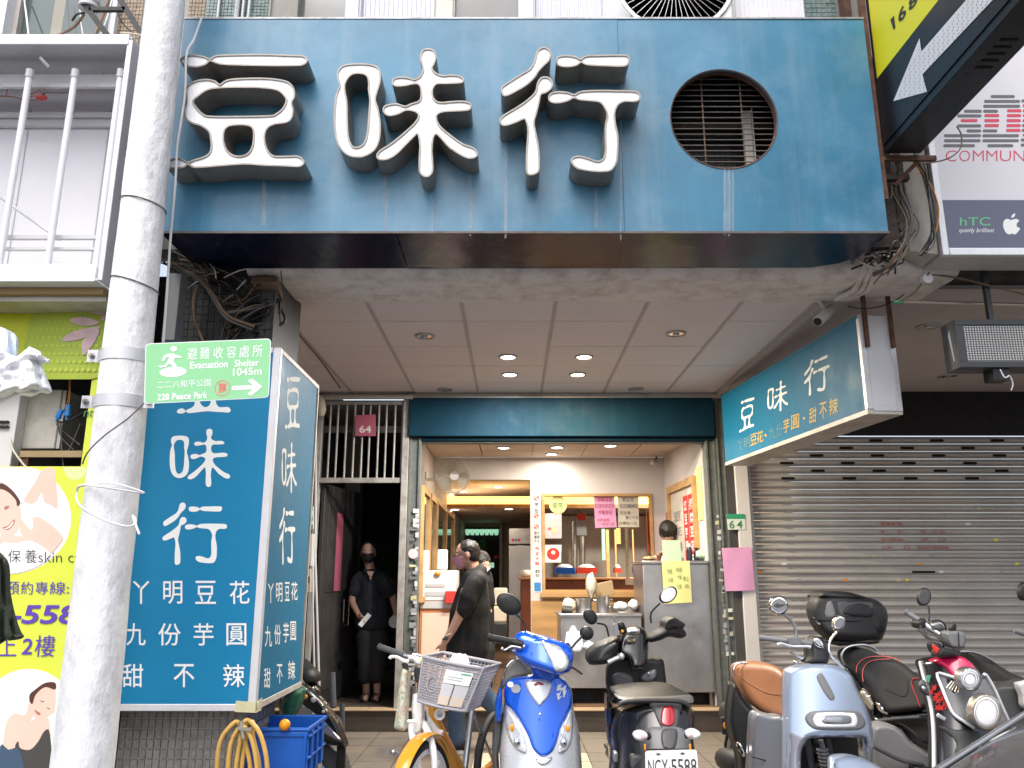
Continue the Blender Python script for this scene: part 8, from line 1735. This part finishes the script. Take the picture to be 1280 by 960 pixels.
for pts,m,Y,n_ in(([(470,225),(500,212),(515,235),(510,262),(478,262),(466,245)],'black_plastic',4.74,'switch_block'),([(535,240),(560,228),(595,228),(610,250),(600,275),(560,270),(540,262)],'alloy',4.70,'brake_reservoir'),([(545,340),(575,335),(600,360),(630,385),(600,395),(560,385)],'black_plastic',4.62,'stem_cover'),([(612,285),(640,275),(690,278),(708,300),(705,350),(690,362),(640,358),(618,325)],'mid_plastic',4.60,'instrument_pod'),([(575,370),(600,360),(650,372),(680,400),(620,404),(570,405)],'black_plastic',4.58,'stem_base')):
 rel(t,W_(pts),Y,m,n_,.07,3.5,.02,1.6)
rel(t,W_([(630,262),(655,228),(662,270),(640,275)]),4.62,'black_plastic','pod_fin',.02,1,.005,1.4,sm=2);g=MB();g.tube([P(*q,Y=4.585)for q in W_([(672,280),(676,355)])],.003,5);part(t,'pod_seam',g,'cavity')
rel(t,W_([(545,345),(560,350),(598,382),(585,392),(555,385)]),4.60,'couplet_red','red_trim',.01,1.5,.004,1.4)
for k,l in enumerate(([(500,262),(520,290),(560,300),(600,330)],[(540,225),(575,222),(605,245),(612,290)],[(480,250),(520,305),(580,325),(640,345)],[(560,270),(585,310),(600,360)],[(650,358),(660,385),(662,402)])):g=MB();g.tube([P(*q,Y=4.66+.02*k)for q in W_(l)],.005,6,sm=4);part(t,'cable',g,'wire_black' if k%2 else 'wire_grey')
mirror(t,1155.8,746,8.2,11.5,4.80,[(1160.5,757,4.80),(1161.5,766,4.79),(1161,776,4.78)],'grey_plastic',.15)
g=MB();g.tube([P(*q,Y=4.76)for q in W_([(470,262),(500,300),(540,322)])],.006,6,sm=3);part(t,'brake_lever',g,'alloy')
tc=thing('top_case','big black top case mounted behind the seat of the pink nosed scooter','top case',tuple(P(1062,805,Y=5.6)))
tcY=bowl(1055,4e-5,800,.0008,5.36)
body_=Q([(484,160),(496,118),(520,95),(560,85),(620,78),(690,82),(750,98),(815,118),(860,150),(878,190),(876,240),(862,290),(835,325),(740,332),(640,326),(580,312),(540,285),(508,245),(490,200)])
rel(tc,body_,tcY,'black_plastic','shell',.05,12,.10,2.0)
g=MB();c=P(1058,771,Y=5.60);g.obox(c,(.20,0,0),(0,.17,0),(0,0,.115));part(tc,'tub',g,'black_plastic',bevel=.06)
rel(tc,Q([(540,88),(560,78),(600,74),(680,80),(740,96),(770,110),(720,118),(620,120),(560,112),(530,108)]),lambda x,y:tcY(x,y)-.004,'black_plastic','lid_top',.2,5,.05);
rel(tc,Q([(624,128),(700,126),(800,132),(835,150),(838,200),(800,210),(650,206),(628,180)]),lambda x,y:tcY(x,y)-.008,'grey_plastic','lid_panel',.02,4,.014)
rel(tc,Q([(655,190),(675,150),(730,136),(790,150),(805,200),(730,204)]),lambda x,y:tcY(x,y)-.016,'black_plastic','lid_boss',.02,4,.012)
rel(tc,Q([(575,130),(600,126),(618,180),(615,205),(575,212),(562,180)]),lambda x,y:tcY(x,y)-.006,'mid_plastic','lock_panel',.02,3,.01);rel(tc,Q([(505,205),(520,215),(540,240),(530,238)]),lambda x,y:tcY(x,y)-.006,'alloy','side_trim',.01,1,.004,1.2)
g=MB();g.tube([P(x,y,Y=tcY(x,y)-.002)for x,y in Q([(500,215),(560,222),(700,226),(870,222)])],.006,6,sm=3);part(tc,'lid_seam',g,'cavity');rel(tc,Q([(600,322),(700,318),(820,318),(826,338),(700,346),(640,350),(600,340)]),5.42,'black_plastic','base_plate',.3,3,.02)
# ---- dark scooter at the far right
t=thing('scooter','dark grey scooter mostly hidden at the right edge behind the pink nosed one','scooter',(3.2,5.6,FZ),'scooters parked along the arcade edge')
base(t,(3.42,5.05),(3.05,6.25),'grey_plastic','seat_black_matte',skip_seat=True,bodyz=.52)
rel(t,W_([(690,375),(760,380),(850,430),(930,480),(1000,510),(1100,560),(1110,700),(1000,720),(930,700),(850,600),(780,480),(740,430)]),lambda x,y:5.55-.003*(x-1220),'seat_black_matte','seat',.15,9,.08,2.2)
g=MB();g.tube([P(*q,Y=5.5)for q in W_([(682,378),(740,380),(800,400),(850,430)])],.008,6,sm=3);part(t,'grab_rail',g,'alloy')
rel(t,W_([(850,560),(960,540),(1100,560),(1110,900),(900,900),(840,700)]),lambda x,y:5.15-.001*(x-1220),'grey_plastic','body_panel',.14,6,.06);rel(t,W_([(965,545),(980,532),(1100,525),(1100,700),(1000,662),(985,600)]),5.02,'white_grey','pale_panel',.03,4,.02)
mirror(t,1281,739,7.5,12,5.0,[(1284,750,5.0),(1290,765,5.02),(1296,785,5.04)],'back',.1);g=MB();g.tube([P(*q,Y=5.0)for q in W_([(952,272),(985,282),(1040,300)])],[.012,.018,.018],10,sm=3);part(t,'brake_lever',g,'mid_plastic')
g=MB();g.tube([P(1296,785,Y=5.04),P(1320,800,Y=5.06),P(1330,860,Y=5.08)],.02,8);part(t,'handlebar',g,'black_plastic')
# ---- dark scooter behind the blue crate
L_=lambda l:zc(l,240,840,5.818)
t=thing('scooter','dark green black scooter half hidden behind the boxed blue sign and the crate','scooter',(-1.2,6.0,FZ),'scooters parked along the arcade edge')
base(t,(X_(412,960,5.75),5.85),(-1.75,6.95),'black_paint','seat_black',bodyz=.45,zg=FZ,seat_z=.60)
ls=lambda x,y:5.62-.0012*(x-380)
rel(t,L_([(770,60),(800,85),(880,150),(950,220),(1030,330),(1080,430),(1122,548),(1060,540),(940,510),(900,470),(860,405),(800,400),(700,330),(640,300),(640,200),(700,120)]),ls,'black_paint','front_shell',.08,5,.05,2.0)
rel(t,L_([(762,215),(800,232),(880,290),(960,360),(1030,430),(1082,490),(1060,500),(980,460),(900,400),(860,380),(800,375),(740,350),(712,330),(745,290)]),lambda x,y:ls(x,y)-.015,'steel','silver_trim',.02,2.5,.012,1.6)
for q,m,r in(((822,180),'lens_orange',.018),((884,202),'lens_clear',.020),((955,288),'lens_clear',.012)):g=MB();g.ell(P(*L_([q])[0],Y=5.58),r,.012,r*.9,10,8);part(t,'indicator',g,m)
rel(t,L_([(940,520),(1020,545),(1090,600),(1125,680),(1130,760),(1000,760),(940,640)]),5.70,'grey_plastic','front_fender',.10,4,.04)
# BICYCLE
Ab=lambda l:zc(l,480,780,5.336)
t=thing('bicycle','orange and white city bicycle with grey front basket','bicycle',(-.35,5.0,FZ))
WB=4.50;wc=Vector((X_(533,1015,WB),WB+.04,FZ+.31));wax=Vector((.94,-.34,0)).normalized()
u_=Vector((0,0,1));v_=wax.cross(u_).normalized();rW=.345
wc=Vector((P(531,933,Y=WB).x,WB,P(531,945,Y=WB).z-.245))
g=MB();rings=[]
for i in range(49):a=2*math.pi*i/48;d=u_*math.cos(a)+v_*math.sin(a);rings.append([wc+d*(rW*.86+.022*math.cos(2*math.pi*k/10))+wax*.024*math.sin(2*math.pi*k/10)for k in range(10)])
g.rings(rings,cap=False);w_=part(t,'front_wheel',g,'rubber',smooth=60);g=MB();rings=[]
for i in range(49):a=2*math.pi*i/48;d=u_*math.cos(a)+v_*math.sin(a);rings.append([wc+d*(rW*.86-.020+p)+wax*q for p,q in((.004,-.017),(.004,.017),(-.022,.014),(-.028,0),(-.022,-.014))])
g.rings(rings,cap=False);part(w_,'rim',g,'bike_white',smooth=60)
for k in range(6):a=2*math.pi*k/6+.3;d=u_*math.cos(a)+v_*math.sin(a);g=MB();g.tube([wc+d*.03,wc+d*(rW*.86-.03)],[.020,.013],8);part(w_,'spoke',g,'bike_white')
g=MB();g.cyl(wc-wax*.05,wc+wax*.05,.032,n=16);part(w_,'hub',g,'alloy')
rw_=wc+v_*1.02*(1 if v_.y>0 else-1)
g=MB();rings=[]
for i in range(49):a=2*math.pi*i/48;d=u_*math.cos(a)+v_*math.sin(a);rings.append([rw_+d*(rW*.86+.022*math.cos(2*math.pi*k/10))+wax*.024*math.sin(2*math.pi*k/10)for k in range(10)])
g.rings(rings,cap=False);part(t,'rear_wheel',g,'rubber',smooth=60)
g=MB();rings=[]
for i in range(21):
 a=-1.55+2.5*i/20;d=u_*math.cos(a)-v_*math.sin(a)*(-1 if v_.y>0 else 1)*-1;d=u_*math.cos(a)+v_*math.sin(a)
 rings.append([wc+d*(rW*.86+.050+.014*math.cos(b))+wax*.040*math.sin(b)for b in[-1.4,-.7,0,.7,1.4]]+[wc+d*(rW*.86+.044+.014*math.cos(b))+wax*.036*math.sin(b)for b in[1.4,.7,0,-.7,-1.4]])
g.rings(rings);part(t,'orange_fender',g,'bike_orange',smooth=60)
cr_=P(524,905,Y=4.58)
g=MB()
for s_ in(-1,1):g.tube([wc+wax*s_*.055,wc+u_*(rW*.7)+wax*s_*.055,cr_+wax*s_*.045+Vector((0,0,-.02)),cr_+wax*s_*.02],[.013,.017,.022,.02],10,sm=4)
part(t,'fork',g,'bike_white');ht=P(524,878,Y=4.62)
g=MB();g.tube([cr_,P(522,885,Y=4.60),P(523,868,Y=4.62)],[.032,.034,.030],14);part(t,'head_tube',g,'bike_white')
bb=(wc+rw_)*.5+Vector((0,0,-.02))
g=MB();g.tube([P(541,878,Y=4.63),P(545,905,Y=4.66),bb+Vector((0,0,.06)),bb],.034,12,sm=5);g.tube([bb,rw_+u_*.02],.02,10);part(t,'orange_frame',g,'bike_orange',smooth=70)
g=MB();g.tube([bb,bb+(rw_-wc).normalized()*.14+u_*.45,bb+(rw_-wc).normalized()*.17+u_*.56],[.018,.016,.014],10);g.tube([rw_,bb+(rw_-wc).normalized()*.13+u_*.40],.009,8);part(t,'seat_post',g,'alloy')
sp_=bb+(rw_-wc).normalized()*.18+u_*.58;g=MB();g.cap(sp_-(rw_-wc).normalized()*.10,sp_+(rw_-wc).normalized()*.06,.03,.06);g.cap(sp_+(rw_-wc).normalized()*.05+wax*.05,sp_+(rw_-wc).normalized()*.05-wax*.05,.05,.05);part(t,'saddle',blob(g,.010,3),'seat_black',smooth=80)
for pts,Y,m,n_ in((Ab([(195,520),(230,505),(262,515),(268,560),(262,640),(245,720),(210,740),(188,720),(195,640),(188,590)]),4.55,'bike_white','steering_column'),(Ab([(285,545),(325,550),(322,600),(335,640),(370,700),(392,720),(385,760),(350,750),(300,735),(270,720),(280,640),(275,600)]),4.60,'bike_white','brake_unit')):
 rel(t,pts,Y,m,n_,.06,4,.03,1.6)
c=P(549.5,893,Y=4.53);g=MB();g.lathe(c,[(.001,.03),(.022,.03),(.030,.0),(.026,-.004),(.018,.002),(.001,.006)],20,(0,1,0));g2=part(t,'front_lamp',g,'bike_white');g=MB();g.lathe(c+Vector((0,-.001,0)),[(.001,0),(.016,.001),(.001,.004)],16,(0,1,0));part(g2,'lens',g,'alloy')
g=MB();g.tube([P(*q,Y=4.52)for q in Ab([(158,650),(190,648),(215,652)])],[.010,.009,.012],8);part(t,'cable_stop',g,'bike_white')
g=MB();g.ell(P(492,940,Y=4.48),.018,.02,.018,10,8);g.cyl(P(492,940,Y=4.46),P(512,950,Y=4.5),.007,n=8);part(t,'hub_lamp',g,'alloy')
a,b=P(476,809,Y=4.72),P(505,819,Y=4.62);grip(t,a,b,.017,'grey_plastic')
g=MB();g.tube([b,P(516,822,Y=4.60),P(530,826,Y=4.62),P(560,830,Y=4.72),P(600,835,Y=4.86)],.012,8,sm=4);part(t,'handlebar',g,'alloy')
g=MB();g.tube([P(*q,Y=4.56)for q in Ab([(38,230),(50,218),(90,222),(130,245),(165,250)])],[.010,.009,.008,.010,.012],8,sm=4);part(t,'brake_lever',g,'bike_white')
rel(t,Ab([(160,225),(180,208),(210,215),(240,240),(262,262),(248,275),(215,270),(190,245),(168,240)]),4.56,'bike_white','shifter',.04,3,.02,1.5);rel(t,Ab([(240,238),(258,232),(262,258),(244,256)]),4.55,'arrow_yellow','yellow_tag',.01,1,.004,1.3)
rel(t,Ab([(200,300),(225,280),(245,300),(245,370),(225,395),(205,370)]),4.66,'grey_plastic','bell',.03,3,.02,1.5)
g=MB();g.tube([P(*q,Y=4.58)for q in Ab([(190,200),(225,205),(262,218)])],.006,6);part(t,'chrome_rod',g,'alloy')
g=MB();g.tube([P(*q,Y=4.56)for q in Ab([(130,260),(150,300),(160,310)])],.012,8);part(t,'umbrella_hook',g,'black_plastic')
um=thing('rolled_umbrella','rolled floral pale green umbrella hanging from the bicycle handlebar','umbrella',tuple(P(500,915,Y=4.55)))
rel(um,Ab([(120,310),(140,298),(170,305),(172,330),(166,450),(158,560),(152,660),(146,705),(118,714),(82,704),(68,685),(78,600),(90,500),(104,400)]),bowl(503,4e-4,860,0,4.53),'floral','canopy',.06,5,.03,1.8)
random.seed(8)
for k in range(26):
 v0=random.random();x=124+(v0*-36)+random.uniform(-16,26)*(1+.3*v0);y=325+v0*355;m=random.choice(['couplet_red','lens_orange','sticker_green','lantern_green','paper_white','sticker_green']);q=Ab([(x,y)])[0];r=random.uniform(.5,1.25);aa=random.uniform(0,3)
 if m=='lantern_green':m='paper_green'
 g=MB();g.poly([[(q[0]+r*math.cos(k2)*1.0,q[1]+r*math.sin(k2)*random.uniform(.6,1.3))for k2 in[i*.785 for i in range(8)]]],lambda x_,y_:P(x_,y_,Y=4.5285),(0,.001,0));part(um,'flower_print',g,m,smooth=0)
bk=thing('bicycle_basket','grey plastic mesh basket on the bicycle handlebar, holding a white bag','basket',tuple(P(555,888,Y=4.45)))
fq=[P(529,821,Y=4.50),P(604,836,Y=4.40),P(582,889,Y=4.42),P(522,876,Y=4.48)]
bdir=Vector((.35,.94,0)).normalized();dtop,dbot=.25,.19
bq=[fq[0]+bdir*dtop,fq[1]+bdir*dtop,fq[2]+bdir*dbot,fq[3]+bdir*dbot]
def bil(q,a,b):return(q[0]*(1-a)+q[1]*a)*(1-b)+(q[3]*(1-a)+q[2]*a)*b
def lattice(q,nx,nz,r,name,bulge=Vector((0,0,0))):
 g=MB()
 for i in range(nx+1):g.tube([bil(q,i/nx,b/6)+bulge*math.sin(math.pi*i/nx)for b in range(7)],r,5)
 for j in range(nz+1):g.tube([bil(q,a/10,j/nz)+bulge*math.sin(math.pi*a/10)for a in range(11)],r,5)
 part(bk,name,g,'basket_grey')
out=-bdir*.03
lattice(fq,26,17,.0026,'front_mesh',out);lattice(bq,16,10,.0026,'back_mesh');lattice([fq[0],bq[0],bq[3],fq[3]],12,12,.0026,'side_mesh');lattice([fq[1],bq[1],bq[2],fq[2]],12,12,.0026,'side_mesh');lattice([fq[3],fq[2],bq[2],bq[3]],14,10,.0026,'bottom_mesh')
g=MB();top=[bil(fq,a/10,0)+out*math.sin(math.pi*a/10)for a in range(11)]+[bq[1],bq[0]];g.tube(top+[top[0]],.0085,8,flat=1.2);part(bk,'top_rim',g,'basket_grey',smooth=60)
g=MB();bt=[bil(fq,a/10,1)+out*math.sin(math.pi*a/10)for a in range(11)]+[bq[2],bq[3]];g.tube(bt+[bt[0]],.008,8);part(bk,'bottom_rim',g,'basket_grey',smooth=60)
for a in(0,1):g=MB();g.tube([bil(fq,a,0),bil(fq,a,1)],.007,8);part(bk,'corner_post',g,'basket_grey')
def bsheet(a0,a1,b0,b1,d,m,n_,sk=.0):
 g=MB();N=6;F1=[[bil(fq,a0+(a1-a0)*i/N+sk*(b-.0),b)+out*math.sin(math.pi*(a0+(a1-a0)*i/N))-bdir*d for i in range(N+1)]for b in(b0,b1)]
 vs=F1[0]+F1[1];n_v=len(vs);g.add(vs+[p+bdir*.002 for p in vs],[(i,i+1,N+2+i,N+1+i)for i in range(N)]+[(n_v+N+1+i,n_v+N+2+i,n_v+i+1,n_v+i)for i in range(N)]);part(bk,n_,g,m)
bsheet(.47,.90,.14,.44,.008,'paper_white','white_label');bsheet(.46,.66,.46,.94,.007,'paper_print','clear_pouch');bsheet(.69,.91,.46,.94,.007,'paper_print','clear_pouch');bsheet(.46,.66,.72,.93,.010,'pouch_tan','pouch_card');bsheet(.69,.91,.72,.93,.010,'pouch_tan','pouch_card')
bsheet(.72,.88,.17,.20,.0105,'sticker_green','label_print')
for b in(.28,.34):bsheet(.52,.78,b,b+.012,.0105,'dot_grey','label_print')
g=MB();g.tube([bil(fq,.27+.09*math.cos(a),.55+.17*math.sin(a))+out*.75-bdir*.004 for a in[k*math.pi/12 for k in range(25)]],.003,5);part(bk,'embossed_ring',g,'basket_grey')
lump(P(574,829,Y=4.52),.055,.05,.05,14,'plastic_bag','white_bag','crumpled white plastic bag tied on top of the bicycle basket','bag',22)
# CAR BONNET IN THE LOWER RIGHT CORNER
t=thing('parked_car','dark grey car bonnet edge cutting across the lower right corner','car',(1.9,2.0,0))
ez=1.00;e0,e1=P(1150,969,Z=ez),P(1283,886,Z=ez);ed=(e1-e0).normalized();en=Vector((ed.y,-ed.x,0)).normalized()
if en.x<0:en=-en
def cb_(s,w,dz):return e0+ed*s+en*w+Vector((0,0,dz))
rings=[]
for i in range(22):
 s=-1.2+i*.13;f_=math.sin(math.pi*min(1,max(0,(s+1.35)/3.2)))**.35
 rings.append([cb_(s,w,dz*f_-(1-f_)*.12+.0)for w,dz in((.02,-.62),(.0,-.45),(-.015,-.25),(-.012,-.10),(0,-.035),(.018,-.006),(.05,.008),(.15,.022),(.35,.040),(.65,.050),(.95,.042),(1.2,.02),(1.42,-.04),(1.50,-.25),(1.48,-.62))])
g=MB();g.rings(rings);part(t,'bonnet_and_wings',g,'car_grey',smooth=60)
g=MB();g.tube([cb_(-1.15+i*.12,.022,.004)for i in range(22)],.009,8);part(t,'silver_edge',g,'car_edge',smooth=60)
for s in(-.7,1.0):
 for w in(.12,1.38):wheel(t,cb_(s,w,0)+Vector((0,0,.31-ez)),tuple(en),.31,.10,7)
g=MB();g.hexa([cb_(-1.1,.08,-.70),cb_(1.5,.08,-.70),cb_(1.5,.08,-.55),cb_(-1.1,.08,-.55)],[cb_(-1.1,1.4,-.70),cb_(1.5,1.4,-.70),cb_(1.5,1.4,-.55),cb_(-1.1,1.4,-.55)]);part(t,'underbody',g,'rubber')
